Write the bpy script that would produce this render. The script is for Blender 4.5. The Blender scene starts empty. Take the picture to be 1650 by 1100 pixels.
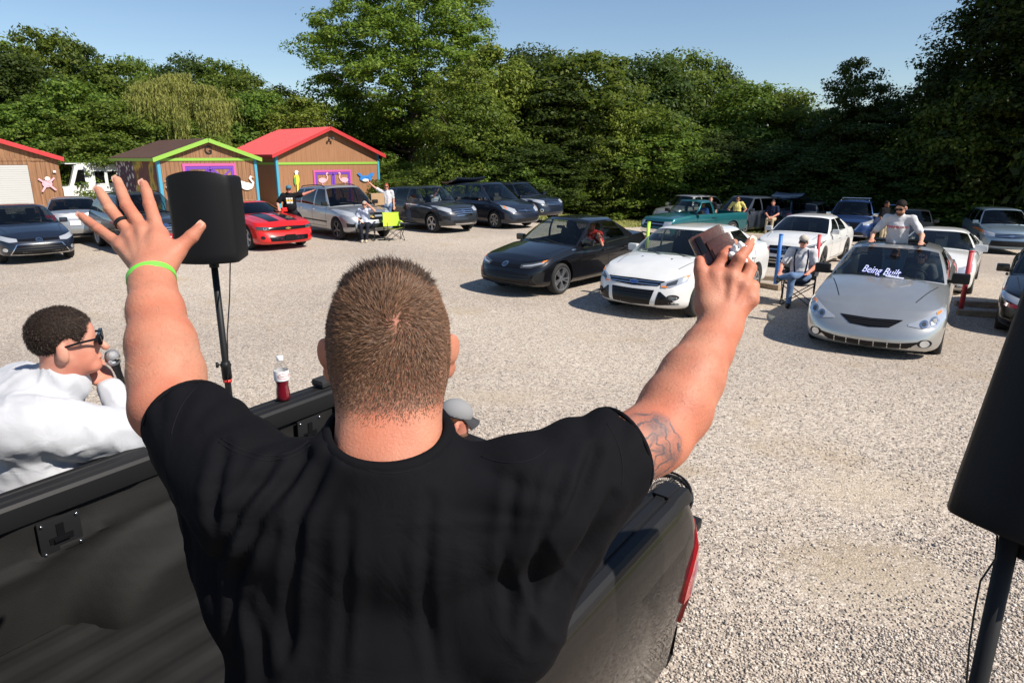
import bpy, bmesh, math, random
import numpy as np
from mathutils import Vector, Matrix, Euler
from mathutils.bvhtree import BVHTree
R = math.radians
SC = bpy.context.scene
COL = SC.collection

# ------------------------------------------------------------------ camera, sky, sun, exposure
F_PX, PITCH, CAM_H = 1090.0, R(15.2), 2.75          # focal length in 1650-px units, tilt, eye height
cam_data = bpy.data.cameras.new('camera')
cam_data.sensor_width = 36.0
cam_data.lens = F_PX / 1650 * 36
cam_data.clip_start, cam_data.clip_end = 0.05, 2000
cam_obj = bpy.data.objects.new('camera', cam_data)
cam_obj.location = (0, 0, CAM_H)
cam_obj.rotation_euler = (math.pi / 2 - PITCH, 0, 0)
COL.objects.link(cam_obj)
SC.camera = cam_obj

SUN_EL, SUN_AZ = R(46), R(121)                        # azimuth clockwise from the viewing direction
world = bpy.data.worlds.new('World')
SC.world = world
world.use_nodes = True
wn = world.node_tree.nodes
wl = world.node_tree.links
wn.clear()
w_out = wn.new('ShaderNodeOutputWorld')
w_bg = wn.new('ShaderNodeBackground')
w_sky = wn.new('ShaderNodeTexSky')
w_sky.sky_type = 'NISHITA'
w_sky.sun_disc = False
w_sky.sun_elevation = SUN_EL
w_sky.sun_rotation = SUN_AZ
w_sky.altitude = 100
w_sky.air_density = 1.0
w_sky.dust_density = 0.25
w_sky.ozone_density = 3.0
w_bg.inputs['Strength'].default_value = 0.088
wl.new(w_sky.outputs[0], w_bg.inputs[0])
wl.new(w_bg.outputs[0], w_out.inputs[0])

sun_data = bpy.data.lights.new('sun', 'SUN')
sun_data.energy = 4.9
sun_data.angle = R(0.53)
sun_data.color = (1.0, 0.93, 0.83)
sun_obj = bpy.data.objects.new('sun', sun_data)
sun_vec = Vector((math.sin(SUN_AZ) * math.cos(SUN_EL), math.cos(SUN_AZ) * math.cos(SUN_EL), math.sin(SUN_EL)))
sun_obj.rotation_euler = sun_vec.to_track_quat('Z', 'Y').to_euler()
sun_obj.location = sun_vec * 60
COL.objects.link(sun_obj)

SC.view_settings.view_transform = 'Standard'
SC.view_settings.look = 'None'
SC.view_settings.exposure = 0.5
SC.view_settings.gamma = 1.0
SC.view_settings.use_curve_mapping = False
SC.cycles.max_bounces = 6
SC.cycles.diffuse_bounces = 2
SC.cycles.glossy_bounces = 3
SC.cycles.transmission_bounces = 6
SC.cycles.transparent_max_bounces = 10
SC.cycles.caustics_reflective = False
SC.cycles.caustics_refractive = False

# ------------------------------------------------------------------ placing helpers
def smooth01(t):
    t = np.clip(t, 0, 1)
    return t * t * (3 - 2 * t)
def G(x, y):                                         # the lot falls gently away from the truck, most to the far right
    x, y = np.asarray(x, float), np.asarray(y, float)
    yy = np.clip(y, 0, 45)
    xx = np.clip(x, 0, 40)
    return (0.20 * (1 - smooth01((y - 2.5) / 9.5)) - .03 * np.maximum(xx - 3, 0) * smooth01((yy - 6) / 8)
            - .03 * np.maximum(yy - 15, 0) * smooth01(xx / 6))
CP, SP = math.cos(PITCH), math.sin(PITCH)
def ray(px, py):
    cx, cy = (px - 825) / F_PX, -(py - 550) / F_PX
    return np.array([cx, CP + cy * SP, -SP + cy * CP])
def at(px, py, depth):                               # point seen at a photo position, given its distance along the lens axis
    r = ray(px, py)
    return Vector(r * depth + np.array([0, 0, CAM_H]))
def on_ground(px, py, z=0.0):
    r = ray(px, py)
    zz = z
    for _ in range(30):
        t = (zz - CAM_H) / r[2]
        zz = z + float(G(r[0] * t, r[1] * t))
    return Vector((r[0] * t, r[1] * t, zz))
def gz(x, y):
    return float(G(x, y))

# ------------------------------------------------------------------ materials
MATS = {}
def nodes_of(m):
    return m.node_tree.nodes, m.node_tree.links
def mat(name, col, rough=0.6, metal=0.0, coat=0.0, spec=0.5, emit=None, noise=None, bump=None, alpha=1.0, trans=0.0, sheen=0.0, sss=0.0):
    """principled material; noise=(scale, amount) varies the colour, bump=(scale, strength, distance)"""
    if name in MATS:
        return MATS[name]
    m = bpy.data.materials.new(name)
    m.use_nodes = True
    n, l = nodes_of(m)
    b = n['Principled BSDF']
    b.inputs['Base Color'].default_value = (*col, 1)
    b.inputs['Roughness'].default_value = rough
    b.inputs['Metallic'].default_value = metal
    b.inputs['Coat Weight'].default_value = coat
    b.inputs['Coat Roughness'].default_value = 0.03
    b.inputs['Specular IOR Level'].default_value = spec
    b.inputs['Transmission Weight'].default_value = trans
    b.inputs['Sheen Weight'].default_value = sheen
    if sss:
        b.inputs['Subsurface Weight'].default_value = sss
        b.inputs['Subsurface Radius'].default_value = (0.012, 0.005, 0.003)
        b.inputs['Subsurface Scale'].default_value = 1.0
    tc = None
    if noise or bump:
        tc = n.new('ShaderNodeTexCoord')
    if noise:
        t = n.new('ShaderNodeTexNoise')
        t.inputs['Scale'].default_value = noise[0]
        t.inputs['Detail'].default_value = 5
        l.new(tc.outputs['Object'], t.inputs['Vector'])
        r = n.new('ShaderNodeMapRange')
        r.inputs['From Min'].default_value = 0.3
        r.inputs['From Max'].default_value = 0.7
        r.inputs['To Min'].default_value = 1 - noise[1]
        r.inputs['To Max'].default_value = 1 + noise[1]
        l.new(t.outputs['Fac'], r.inputs['Value'])
        x = n.new('ShaderNodeMixRGB')
        x.blend_type = 'MULTIPLY'
        x.inputs['Fac'].default_value = 1
        x.inputs['Color1'].default_value = (*col, 1)
        l.new(r.outputs[0], x.inputs['Color2'])
        l.new(x.outputs[0], b.inputs['Base Color'])
    if bump:
        t = n.new('ShaderNodeTexNoise')
        t.inputs['Scale'].default_value = bump[0]
        t.inputs['Detail'].default_value = 4
        l.new(tc.outputs['Object'], t.inputs['Vector'])
        u = n.new('ShaderNodeBump')
        u.inputs['Strength'].default_value = bump[1]
        u.inputs['Distance'].default_value = bump[2]
        l.new(t.outputs['Fac'], u.inputs['Height'])
        l.new(u.outputs[0], b.inputs['Normal'])
    MATS[name] = m
    return m

# ------------------------------------------------------------------ object helpers
def tag(o, label=None, cat=None, group=None, kind=None):
    if label: o['label'] = label
    if cat: o['category'] = cat
    if group: o['group'] = group
    if kind: o['kind'] = kind
    return o
def empty(name, loc=(0, 0, 0), rz=0.0, label=None, cat=None, group=None):
    o = bpy.data.objects.new(name, None)
    o.empty_display_size = 0.2
    o.location = loc
    o.rotation_euler = (0, 0, rz)
    COL.objects.link(o)
    return tag(o, label, cat, group)
def link_mesh(name, me, material=None, parent=None):
    o = bpy.data.objects.new(name, me)
    COL.objects.link(o)
    if material is not None:
        for m in (material if isinstance(material, (list, tuple)) else [material]):
            me.materials.append(m)
    if parent is not None:
        o.parent = parent
    return o
def mesh_np(name, V, Fs, material=None, parent=None, smooth=True, mi=None):
    """V (n,3); Fs: list of (m,k) int arrays or a python list of faces"""
    me = bpy.data.meshes.new(name)
    V = np.asarray(V, np.float32)
    if isinstance(Fs, np.ndarray):
        Fs = [Fs]
    if len(Fs) and isinstance(Fs[0], np.ndarray) and Fs[0].ndim == 2:
        loops = np.concatenate([f.ravel() for f in Fs]).astype(np.int32)
        tot = np.concatenate([np.full(len(f), f.shape[1], np.int32) for f in Fs])
        start = np.concatenate([[0], np.cumsum(tot)[:-1]]).astype(np.int32)
        me.vertices.add(len(V)); me.vertices.foreach_set('co', V.ravel())
        me.loops.add(len(loops)); me.loops.foreach_set('vertex_index', loops)
        me.polygons.add(len(tot)); me.polygons.foreach_set('loop_start', start); me.polygons.foreach_set('loop_total', tot)
        if mi is not None:
            me.polygons.foreach_set('material_index', np.asarray(mi, np.int32))
        me.update(calc_edges=True)
    else:
        me.from_pydata([tuple(map(float, v)) for v in V], [], Fs)
        if mi is not None:
            me.polygons.foreach_set('material_index', np.asarray(mi, np.int32))
    if smooth:
        me.polygons.foreach_set('use_smooth', np.ones(len(me.polygons), bool))
    me.validate(verbose=False)
    return link_mesh(name, me, material, parent)

class MB:
    """collects simple shapes and builds them as one mesh"""
    def __init__(self):
        self.v, self.f = [], []
    def add(self, vs, fs, M=None):
        o = len(self.v)
        for p in vs:
            p = Vector(p)
            self.v.append(tuple(M @ p) if M is not None else tuple(p))
        self.f += [tuple(i + o for i in f) for f in fs]
        return self
    def box(self, c, s, M=None, bevel=0.0):
        x, y, z = s[0] / 2, s[1] / 2, s[2] / 2
        cx, cy, cz = c
        if bevel <= 0:
            vs = [(cx + a * x, cy + b * y, cz + d * z) for d in (-1, 1) for a, b in ((-1, -1), (1, -1), (1, 1), (-1, 1))]
            return self.add(vs, [(3, 2, 1, 0), (4, 5, 6, 7), (0, 1, 5, 4), (1, 2, 6, 5), (2, 3, 7, 6), (3, 0, 4, 7)], M)
        bm = bmesh.new()
        bmesh.ops.create_cube(bm, size=1.0)
        for v in bm.verts:
            v.co = Vector((v.co.x * s[0] + cx, v.co.y * s[1] + cy, v.co.z * s[2] + cz))
        bmesh.ops.bevel(bm, geom=bm.edges[:], offset=bevel, segments=2, affect='EDGES', profile=0.7)
        bm.verts.index_update()
        self.add([v.co.copy() for v in bm.verts], [tuple(v.index for v in f.verts) for f in bm.faces], M)
        bm.free()
        return self
    def tube(self, pts, r, n=8, M=None, closed=False, caps=True):
        """tube along points; r is a radius or a list"""
        pts = [Vector(p) for p in pts]
        N = len(pts)
        rs = r if isinstance(r, (list, tuple)) else [r] * N
        vs, fs = [], []
        prev = None
        for i, p in enumerate(pts):
            if closed:
                t = pts[(i + 1) % N] - pts[i - 1]
            else:
                t = pts[min(i + 1, N - 1)] - pts[max(i - 1, 0)]
            t = t.normalized() if t.length > 1e-9 else Vector((0, 0, 1))
            if prev is None:
                a = t.orthogonal().normalized()
            else:
                a = prev - t * prev.dot(t)
                a = a.normalized() if a.length > 1e-6 else t.orthogonal().normalized()
            prev = a
            b = t.cross(a)
            for k in range(n):
                w = 2 * math.pi * k / n
                vs.append(p + (a * math.cos(w) + b * math.sin(w)) * rs[i])
        m = N if closed else N - 1
        for i in range(m):
            j = (i + 1) % N
            for k in range(n):
                fs.append((i * n + k, i * n + (k + 1) % n, j * n + (k + 1) % n, j * n + k))
        if caps and not closed:
            fs.append(tuple(reversed(range(n))))
            fs.append(tuple((N - 1) * n + k for k in range(n)))
        return self.add(vs, fs, M)
    def lathe(self, prof, n=20, M=None, cap=True):
        """profile of (radius, z) about Z"""
        vs, fs = [], []
        for r, z in prof:
            for k in range(n):
                w = 2 * math.pi * k / n
                vs.append((r * math.cos(w), r * math.sin(w), z))
        for i in range(len(prof) - 1):
            for k in range(n):
                fs.append((i * n + k, i * n + (k + 1) % n, (i + 1) * n + (k + 1) % n, (i + 1) * n + k))
        if cap:
            fs.append(tuple(reversed(range(n))))
            fs.append(tuple((len(prof) - 1) * n + k for k in range(n)))
        return self.add(vs, fs, M)
    def prism(self, poly, z0, z1, M=None):
        """polygon (x, y) extruded from z0 to z1"""
        n = len(poly)
        vs = [(p[0], p[1], z0) for p in poly] + [(p[0], p[1], z1) for p in poly]
        fs = [tuple(reversed(range(n))), tuple(range(n, 2 * n))]
        fs += [(i, (i + 1) % n, n + (i + 1) % n, n + i) for i in range(n)]
        return self.add(vs, fs, M)
    def sheet(self, rows, M=None):
        """grid of points"""
        m = len(rows[0])
        vs = [p for r_ in rows for p in r_]
        fs = [(i * m + j, i * m + j + 1, (i + 1) * m + j + 1, (i + 1) * m + j) for i in range(len(rows) - 1) for j in range(m - 1)]
        return self.add(vs, fs, M)
    def build(self, name, material, parent=None, smooth=False, angle=None):
        me = bpy.data.meshes.new(name)
        me.from_pydata(self.v, [], self.f)
        if smooth or angle:
            me.polygons.foreach_set('use_smooth', np.ones(len(me.polygons), bool))
            if angle:
                sharp_by_angle(me, angle)
        me.validate(verbose=False)
        return link_mesh(name, me, material, parent)

def sharp_by_angle(me, deg=35):
    bm = bmesh.new()
    bm.from_mesh(me)
    bmesh.ops.recalc_face_normals(bm, faces=bm.faces[:])
    lim = R(deg)
    for e in bm.edges:
        if len(e.link_faces) == 2 and e.calc_face_angle(0) > lim:
            e.smooth = False
    bm.to_mesh(me)
    bm.free()
def copy_tree(o, parent=None):
    c = o.copy()
    COL.objects.link(c)
    c.parent = parent
    for ch in list(o.children):
        copy_tree(ch, c)
    return c
def text_mesh(s, size, depth=0.004, shear=0.0, bold=0.0):
    cu = bpy.data.curves.new('lettering', 'FONT')
    cu.body = s
    cu.size = size
    cu.extrude = depth / 2
    cu.shear = shear
    cu.offset = bold
    cu.align_x, cu.align_y = 'CENTER', 'CENTER'
    cu.resolution_u = 3
    ob = bpy.data.objects.new('lettering', cu)
    COL.objects.link(ob)
    dg = bpy.context.evaluated_depsgraph_get()
    me = bpy.data.meshes.new_from_object(ob.evaluated_get(dg))
    bpy.data.objects.remove(ob)
    return me
def basis(o, x, y, z):
    return Matrix(((x[0], y[0], z[0], o[0]), (x[1], y[1], z[1], o[1]), (x[2], y[2], z[2], o[2]), (0, 0, 0, 1)))

# ------------------------------------------------------------------ numpy noise
def _hash(ix, iy, iz):
    h = (ix * 374761393 + iy * 668265263 + iz * 2147483647 * 3 + 1274126177) & 0xFFFFFFFF
    h = ((h ^ (h >> 13)) * 1274126177) & 0xFFFFFFFF
    h = (h ^ (h >> 16)) & 0xFFFF
    return h / 65535.0
def vnoise(P):
    P = np.asarray(P, float)
    i = np.floor(P).astype(np.int64)
    f = P - i
    f = f * f * (3 - 2 * f)
    out = 0
    for dx in (0, 1):
        for dy in (0, 1):
            for dz in (0, 1):
                w = (f[:, 0] if dx else 1 - f[:, 0]) * (f[:, 1] if dy else 1 - f[:, 1]) * (f[:, 2] if dz else 1 - f[:, 2])
                out = out + w * _hash(i[:, 0] + dx, i[:, 1] + dy, i[:, 2] + dz)
    return out * 2 - 1
def fbm(P, octaves=3):
    P = np.asarray(P, float)
    o, a, s = 0, 1.0, 0
    for k in range(octaves):
        o = o + a * vnoise(P * 2 ** k + 17.3 * k)
        s += a
        a *= 0.5
    return o / s

# ------------------------------------------------------------------ implicit surfaces (for bodies, cloth, hands)
class Field:
    def __init__(self, lo, hi, h):
        self.lo = np.array(lo, np.float32); self.h = h
        self.n = np.ceil((np.array(hi) - self.lo) / h).astype(int) + 1
        self.D = np.full(self.n, 9.0, np.float32)
    def _sub(self, lo, hi):
        a = np.clip(np.floor((np.array(lo) - self.lo) / self.h).astype(int), 0, self.n)
        b = np.clip(np.ceil((np.array(hi) - self.lo) / self.h).astype(int) + 1, 0, self.n)
        if np.any(b <= a):
            return None, None
        g = [self.lo[i] + self.h * np.arange(a[i], b[i], dtype=np.float32) for i in range(3)]
        X, Y, Z = np.meshgrid(*g, indexing='ij', sparse=True)
        return (slice(a[0], b[0]), slice(a[1], b[1]), slice(a[2], b[2])), (X, Y, Z)
    def _mix(self, s, d, k, op):
        c = self.D[s]
        if op == 'add':
            if k > 0:
                h = np.maximum(k - np.abs(c - d), 0) / k
                self.D[s] = np.minimum(c, d) - h * h * k * 0.25
            else:
                self.D[s] = np.minimum(c, d)
        else:
            d = -d
            if k > 0:
                h = np.maximum(k - np.abs(c - d), 0) / k
                self.D[s] = np.maximum(c, d) + h * h * k * 0.25
            else:
                self.D[s] = np.maximum(c, d)
    def cone(self, a, b, ra, rb, k=0.01, op='add', flat=None):
        a, b = np.array(a, np.float32), np.array(b, np.float32)
        m = max(ra, rb) + k + 3 * self.h
        s, g = self._sub(np.minimum(a, b) - m, np.maximum(a, b) + m)
        if s is None: return self
        ab = b - a
        L2 = float(ab @ ab) + 1e-12
        px, py, pz = g[0] - a[0], g[1] - a[1], g[2] - a[2]
        t = np.clip((px * ab[0] + py * ab[1] + pz * ab[2]) / L2, 0, 1)
        qx, qy, qz = px - t * ab[0], py - t * ab[1], pz - t * ab[2]
        if flat is not None:                          # (axis, factor): squash the section along an axis
            ax, fac = np.array(flat[0], np.float32), flat[1]
            ax = ax / np.linalg.norm(ax)
            dd = qx * ax[0] + qy * ax[1] + qz * ax[2]
            e = (1 / fac - 1) * dd
            qx, qy, qz = qx + e * ax[0], qy + e * ax[1], qz + e * ax[2]
        d = np.sqrt(qx * qx + qy * qy + qz * qz) - (ra + t * (rb - ra))
        self._mix(s, d, k, op)
        return self
    def ell(self, c, r, rot=None, k=0.01, op='add'):
        c, r = np.array(c, np.float32), np.array(r, np.float32)
        m = float(r.max()) + k + 3 * self.h
        s, g = self._sub(c - m, c + m)
        if s is None: return self
        px, py, pz = g[0] - c[0], g[1] - c[1], g[2] - c[2]
        if rot is not None:
            Rm = np.array(rot, np.float32)            # rows are the local axes
            px, py, pz = [Rm[i, 0] * px + Rm[i, 1] * py + Rm[i, 2] * pz for i in range(3)]
        k0 = np.sqrt((px / r[0]) ** 2 + (py / r[1]) ** 2 + (pz / r[2]) ** 2)
        k1 = np.sqrt((px / r[0] ** 2) ** 2 + (py / r[1] ** 2) ** 2 + (pz / r[2] ** 2) ** 2) + 1e-6
        self._mix(s, k0 * (k0 - 1) / k1, k, op)
        return self
    def half(self, p, n, k=0.0):
        """cut away the side the normal points to"""
        p, n = np.array(p, np.float32), np.array(n, np.float32)
        n = n / np.linalg.norm(n)
        s, g = self._sub(self.lo, self.lo + self.h * self.n)
        d = (g[0] - p[0]) * n[0] + (g[1] - p[1]) * n[1] + (g[2] - p[2]) * n[2]
        self._mix(s, -d, k, 'sub')
        return self
    def mesh(self):
        D = self.D
        ins = D < 0
        n = self.n
        c = ins[:-1, :-1, :-1].astype(np.int8)
        tot = np.zeros(n - 1, np.int8)
        for dx in (0, 1):
            for dy in (0, 1):
                for dz in (0, 1):
                    tot += ins[dx:n[0] - 1 + dx, dy:n[1] - 1 + dy, dz:n[2] - 1 + dz]
        act = (tot > 0) & (tot < 8)
        ci = np.argwhere(act)
        idx = np.full(n - 1, -1, np.int64)
        idx[act] = np.arange(len(ci))
        acc = np.zeros((len(ci), 3)); cnt = np.zeros(len(ci))
        cor = [(0, 0, 0), (1, 0, 0), (0, 1, 0), (1, 1, 0), (0, 0, 1), (1, 0, 1), (0, 1, 1), (1, 1, 1)]
        vals = [D[ci[:, 0] + a, ci[:, 1] + b, ci[:, 2] + d] for a, b, d in cor]
        for i in range(8):
            for j in range(i + 1, 8):
                if sum(abs(cor[i][q] - cor[j][q]) for q in range(3)) != 1:
                    continue
                x = (vals[i] < 0) != (vals[j] < 0)
                t = np.where(x, vals[i] / (vals[i] - vals[j] + 1e-12), 0)
                p = np.array(cor[i])[None] + t[:, None] * (np.array(cor[j]) - np.array(cor[i]))[None]
                acc += np.where(x[:, None], p, 0); cnt += x
        V = self.lo + self.h * (ci + acc / np.maximum(cnt, 1)[:, None])
        quads = []
        for ax in range(3):
            sl0 = [slice(None)] * 3; sl1 = [slice(None)] * 3
            sl0[ax] = slice(0, -1); sl1[ax] = slice(1, None)
            a, b = ins[tuple(sl0)], ins[tuple(sl1)]
            for flip in (0, 1):
                e = np.argwhere((a & ~b) if not flip else (~a & b))
                u, v = (ax + 1) % 3, (ax + 2) % 3
                ok = (e[:, u] > 0) & (e[:, v] > 0) & (e[:, u] < n[u] - 1) & (e[:, v] < n[v] - 1)
                e = e[ok]
                def at_(du, dv):
                    q = e.copy(); q[:, u] -= du; q[:, v] -= dv
                    return idx[q[:, 0], q[:, 1], q[:, 2]]
                f = np.stack([at_(1, 1), at_(0, 1), at_(0, 0), at_(1, 0)], 1)
                quads.append(f[:, ::-1] if flip else f)
        Q = np.concatenate(quads)
        Q = Q[(Q >= 0).all(1)]
        return V, Q
def vnormals(V, Q):
    a = V[Q[:, 2]] - V[Q[:, 0]]; b = V[Q[:, 3]] - V[Q[:, 1]]
    f = np.cross(a, b)
    N = np.zeros_like(V)
    for i in range(4):
        np.add.at(N, Q[:, i], f)
    return N / (np.linalg.norm(N, axis=1, keepdims=True) + 1e-12)
# ------------------------------------------------------------------ ground
rng = np.random.default_rng(7)
def ramp(n, stops, interp='LINEAR'):
    r = n.new('ShaderNodeValToRGB')
    r.color_ramp.interpolation = interp
    el = r.color_ramp.elements
    while len(el) > 1:
        el.remove(el[0])
    el[0].position = stops[0][0]; el[0].color = (*stops[0][1], 1)
    for p, c in stops[1:]:
        e = el.new(p); e.color = (*c, 1)
    return r
STONE_STOPS = [(0.0, (0.15, 0.135, 0.13)), (0.12, (0.26, 0.228, 0.20)), (0.30, (0.40, 0.34, 0.285)), (0.48, (0.475, 0.402, 0.335)),
               (0.64, (0.455, 0.40, 0.35)), (0.80, (0.555, 0.485, 0.415)), (1.0, (0.67, 0.61, 0.54))]
def gravel_material():
    m = bpy.data.materials.new('gravel')
    m.use_nodes = True
    n, l = nodes_of(m)
    b = n['Principled BSDF']
    b.inputs['Roughness'].default_value = 0.92
    b.inputs['Specular IOR Level'].default_value = 0.2
    tc = n.new('ShaderNodeTexCoord')
    wob = n.new('ShaderNodeTexNoise'); wob.inputs['Scale'].default_value = 30
    l.new(tc.outputs['Object'], wob.inputs['Vector'])
    add = n.new('ShaderNodeVectorMath'); add.operation = 'MULTIPLY_ADD'
    add.inputs[1].default_value = (0.02, 0.02, 0.02)
    l.new(wob.outputs['Color'], add.inputs[0]); l.new(tc.outputs['Object'], add.inputs[2])
    v = n.new('ShaderNodeTexVoronoi'); v.inputs['Scale'].default_value = 58
    v.inputs['Randomness'].default_value = 1.0
    l.new(add.outputs[0], v.inputs['Vector'])
    sep = n.new('ShaderNodeSeparateColor'); l.new(v.outputs['Color'], sep.inputs[0])
    cr = ramp(n, STONE_STOPS); l.new(sep.outputs[0], cr.inputs[0])
    # fines between the stones: patches of bare tan dirt and dark wet-looking dust
    big = n.new('ShaderNodeTexNoise'); big.inputs['Scale'].default_value = 0.55; big.inputs['Detail'].default_value = 7; big.inputs['Roughness'].default_value = 0.68
    l.new(tc.outputs['Object'], big.inputs['Vector'])
    pr = n.new('ShaderNodeMapRange'); pr.inputs['From Min'].default_value = 0.56; pr.inputs['From Max'].default_value = 0.74
    l.new(big.outputs['Fac'], pr.inputs['Value'])
    dirt = ramp(n, [(0.3, (0.36, 0.28, 0.19)), (0.7, (0.47, 0.38, 0.27))])
    fin = n.new('ShaderNodeTexNoise'); fin.inputs['Scale'].default_value = 9; fin.inputs['Detail'].default_value = 8
    l.new(tc.outputs['Object'], fin.inputs['Vector']); l.new(fin.outputs['Fac'], dirt.inputs[0])
    mx = n.new('ShaderNodeMixRGB'); l.new(pr.outputs[0], mx.inputs[0]); l.new(cr.outputs[0], mx.inputs[1]); l.new(dirt.outputs[0], mx.inputs[2])
    last = mx.outputs[0]
    for px, py, ex, ey, col in ((1405, 792, .55, .9, (.49, .41, .31)), (1378, 905, .42, .75, (.33, .26, .17)), (1440, 950, .5, .8, (.43, .365, .285)), (1085, 757, .22, .5, (.36, .28, .19)), (800, 640, .4, .9, (.45, .37, .28))):
        q = on_ground(px, py)
        sb = n.new('ShaderNodeVectorMath'); sb.operation = 'SUBTRACT'; sb.inputs[1].default_value = (q.x, q.y, q.z); l.new(tc.outputs['Object'], sb.inputs[0])
        sm = n.new('ShaderNodeVectorMath'); sm.operation = 'MULTIPLY'; sm.inputs[1].default_value = (1 / ey, 1 / ex, 0); l.new(sb.outputs[0], sm.inputs[0])
        ln = n.new('ShaderNodeVectorMath'); ln.operation = 'LENGTH'; l.new(sm.outputs[0], ln.inputs[0])
        ad = n.new('ShaderNodeMath'); ad.operation = 'MULTIPLY_ADD'; ad.inputs[1].default_value = 1.6; l.new(fin.outputs['Fac'], ad.inputs[0]); l.new(ln.outputs['Value'], ad.inputs[2])
        mr = n.new('ShaderNodeMapRange'); mr.inputs['From Min'].default_value = 1.75; mr.inputs['From Max'].default_value = .95; mr.inputs['To Max'].default_value = .55; l.new(ad.outputs[0], mr.inputs['Value'])
        m2 = n.new('ShaderNodeMixRGB'); l.new(mr.outputs[0], m2.inputs[0]); l.new(last, m2.inputs[1]); m2.inputs[2].default_value = (*col, 1); last = m2.outputs[0]
    tint = n.new('ShaderNodeTexNoise'); tint.inputs['Scale'].default_value = 0.16; tint.inputs['Detail'].default_value = 4
    l.new(tc.outputs['Object'], tint.inputs['Vector'])
    tr = ramp(n, [(0.35, (0.84, 0.82, 0.80)), (0.65, (1.12, 1.1, 1.06))]); l.new(tint.outputs['Fac'], tr.inputs[0])
    mu = n.new('ShaderNodeMixRGB'); mu.blend_type = 'MULTIPLY'; mu.inputs[0].default_value = 1
    l.new(last, mu.inputs[1]); l.new(tr.outputs[0], mu.inputs[2])
    l.new(mu.outputs[0], b.inputs['Base Color'])
    inv = n.new('ShaderNodeMath'); inv.operation = 'MULTIPLY_ADD'; inv.inputs[1].default_value = -1.0; inv.inputs[2].default_value = 1.0
    l.new(v.outputs['Distance'], inv.inputs[0])
    h2 = n.new('ShaderNodeMath'); h2.operation = 'MULTIPLY_ADD'; h2.inputs[1].default_value = 0.7
    l.new(sep.outputs[1], h2.inputs[0]); l.new(inv.outputs[0], h2.inputs[2])
    bu = n.new('ShaderNodeBump'); bu.inputs['Strength'].default_value = 0.7; bu.inputs['Distance'].default_value = 0.010
    l.new(h2.outputs[0], bu.inputs['Height']); l.new(bu.outputs[0], b.inputs['Normal'])
    return m
M_GRAVEL = gravel_material()

def grid_sheet(xs, ys, zf):
    X, Y = np.meshgrid(xs, ys)
    V = np.stack([X.ravel(), Y.ravel(), zf(X.ravel(), Y.ravel())], 1)
    m = len(xs)
    i = np.arange(len(ys) - 1)[:, None] * m + np.arange(m - 1)[None]
    i = i.ravel()
    return V, np.stack([i, i + 1, i + 1 + m, i + m], 1)
def grass_mat(name, a, b_):
    m = bpy.data.materials.new(name); m.use_nodes = True
    n, l = nodes_of(m); b = n['Principled BSDF']; b.inputs['Roughness'].default_value = 0.9
    tc = n.new('ShaderNodeTexCoord'); t = n.new('ShaderNodeTexNoise'); t.inputs['Scale'].default_value = 1.3; t.inputs['Detail'].default_value = 8
    l.new(tc.outputs['Object'], t.inputs['Vector'])
    r = ramp(n, [(0.35, a), (0.65, b_)]); l.new(t.outputs['Fac'], r.inputs[0]); l.new(r.outputs[0], b.inputs['Base Color'])
    return m
M_LAWN = grass_mat('lawn', (0.16, 0.18, 0.045), (0.30, 0.28, 0.09))
V, Q = grid_sheet(np.r_[-700, -200, np.linspace(-80, 80, 161), 200, 700], np.r_[-300, -60, np.linspace(-20, 14, 60), np.linspace(15, 100, 86), 250, 900], lambda x, y: G(x, y) - 0.045)
tag(mesh_np('ground', V, Q, M_LAWN), kind='structure')
_e = [on_ground(*q) for q in ((838, 352), (900, 357), (1050, 366), (1200, 375), (1350, 380), (1500, 385), (1640, 394))]
EDGE = [-60, -3] + [q.x for q in _e] + [60], [52, 52] + [q.y for q in _e] + [_e[-1].y - 16]
def far_edge(x):                                      # where the gravel ends and the mown strip begins
    return np.interp(x, EDGE[0], EDGE[1])
us = np.linspace(0, 1, 120)
xs = np.linspace(-60, 50, 140)
rows = []
for u in us:
    rows.append(np.stack([xs, -14 + (far_edge(xs) + 14) * (u ** 1.0)], 1))
P2 = np.concatenate(rows)
P2[-len(xs):, 1] += 0.5 * vnoise(np.c_[xs * 1.7, xs * 0, xs * 0])
V = np.c_[P2, G(P2[:, 0], P2[:, 1])]
i = (np.arange(len(us) - 1)[:, None] * len(xs) + np.arange(len(xs) - 1)[None]).ravel()
tag(mesh_np('gravel_lot', V, np.stack([i, i + 1, i + 1 + len(xs), i + len(xs)], 1), M_GRAVEL), kind='structure')

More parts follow.
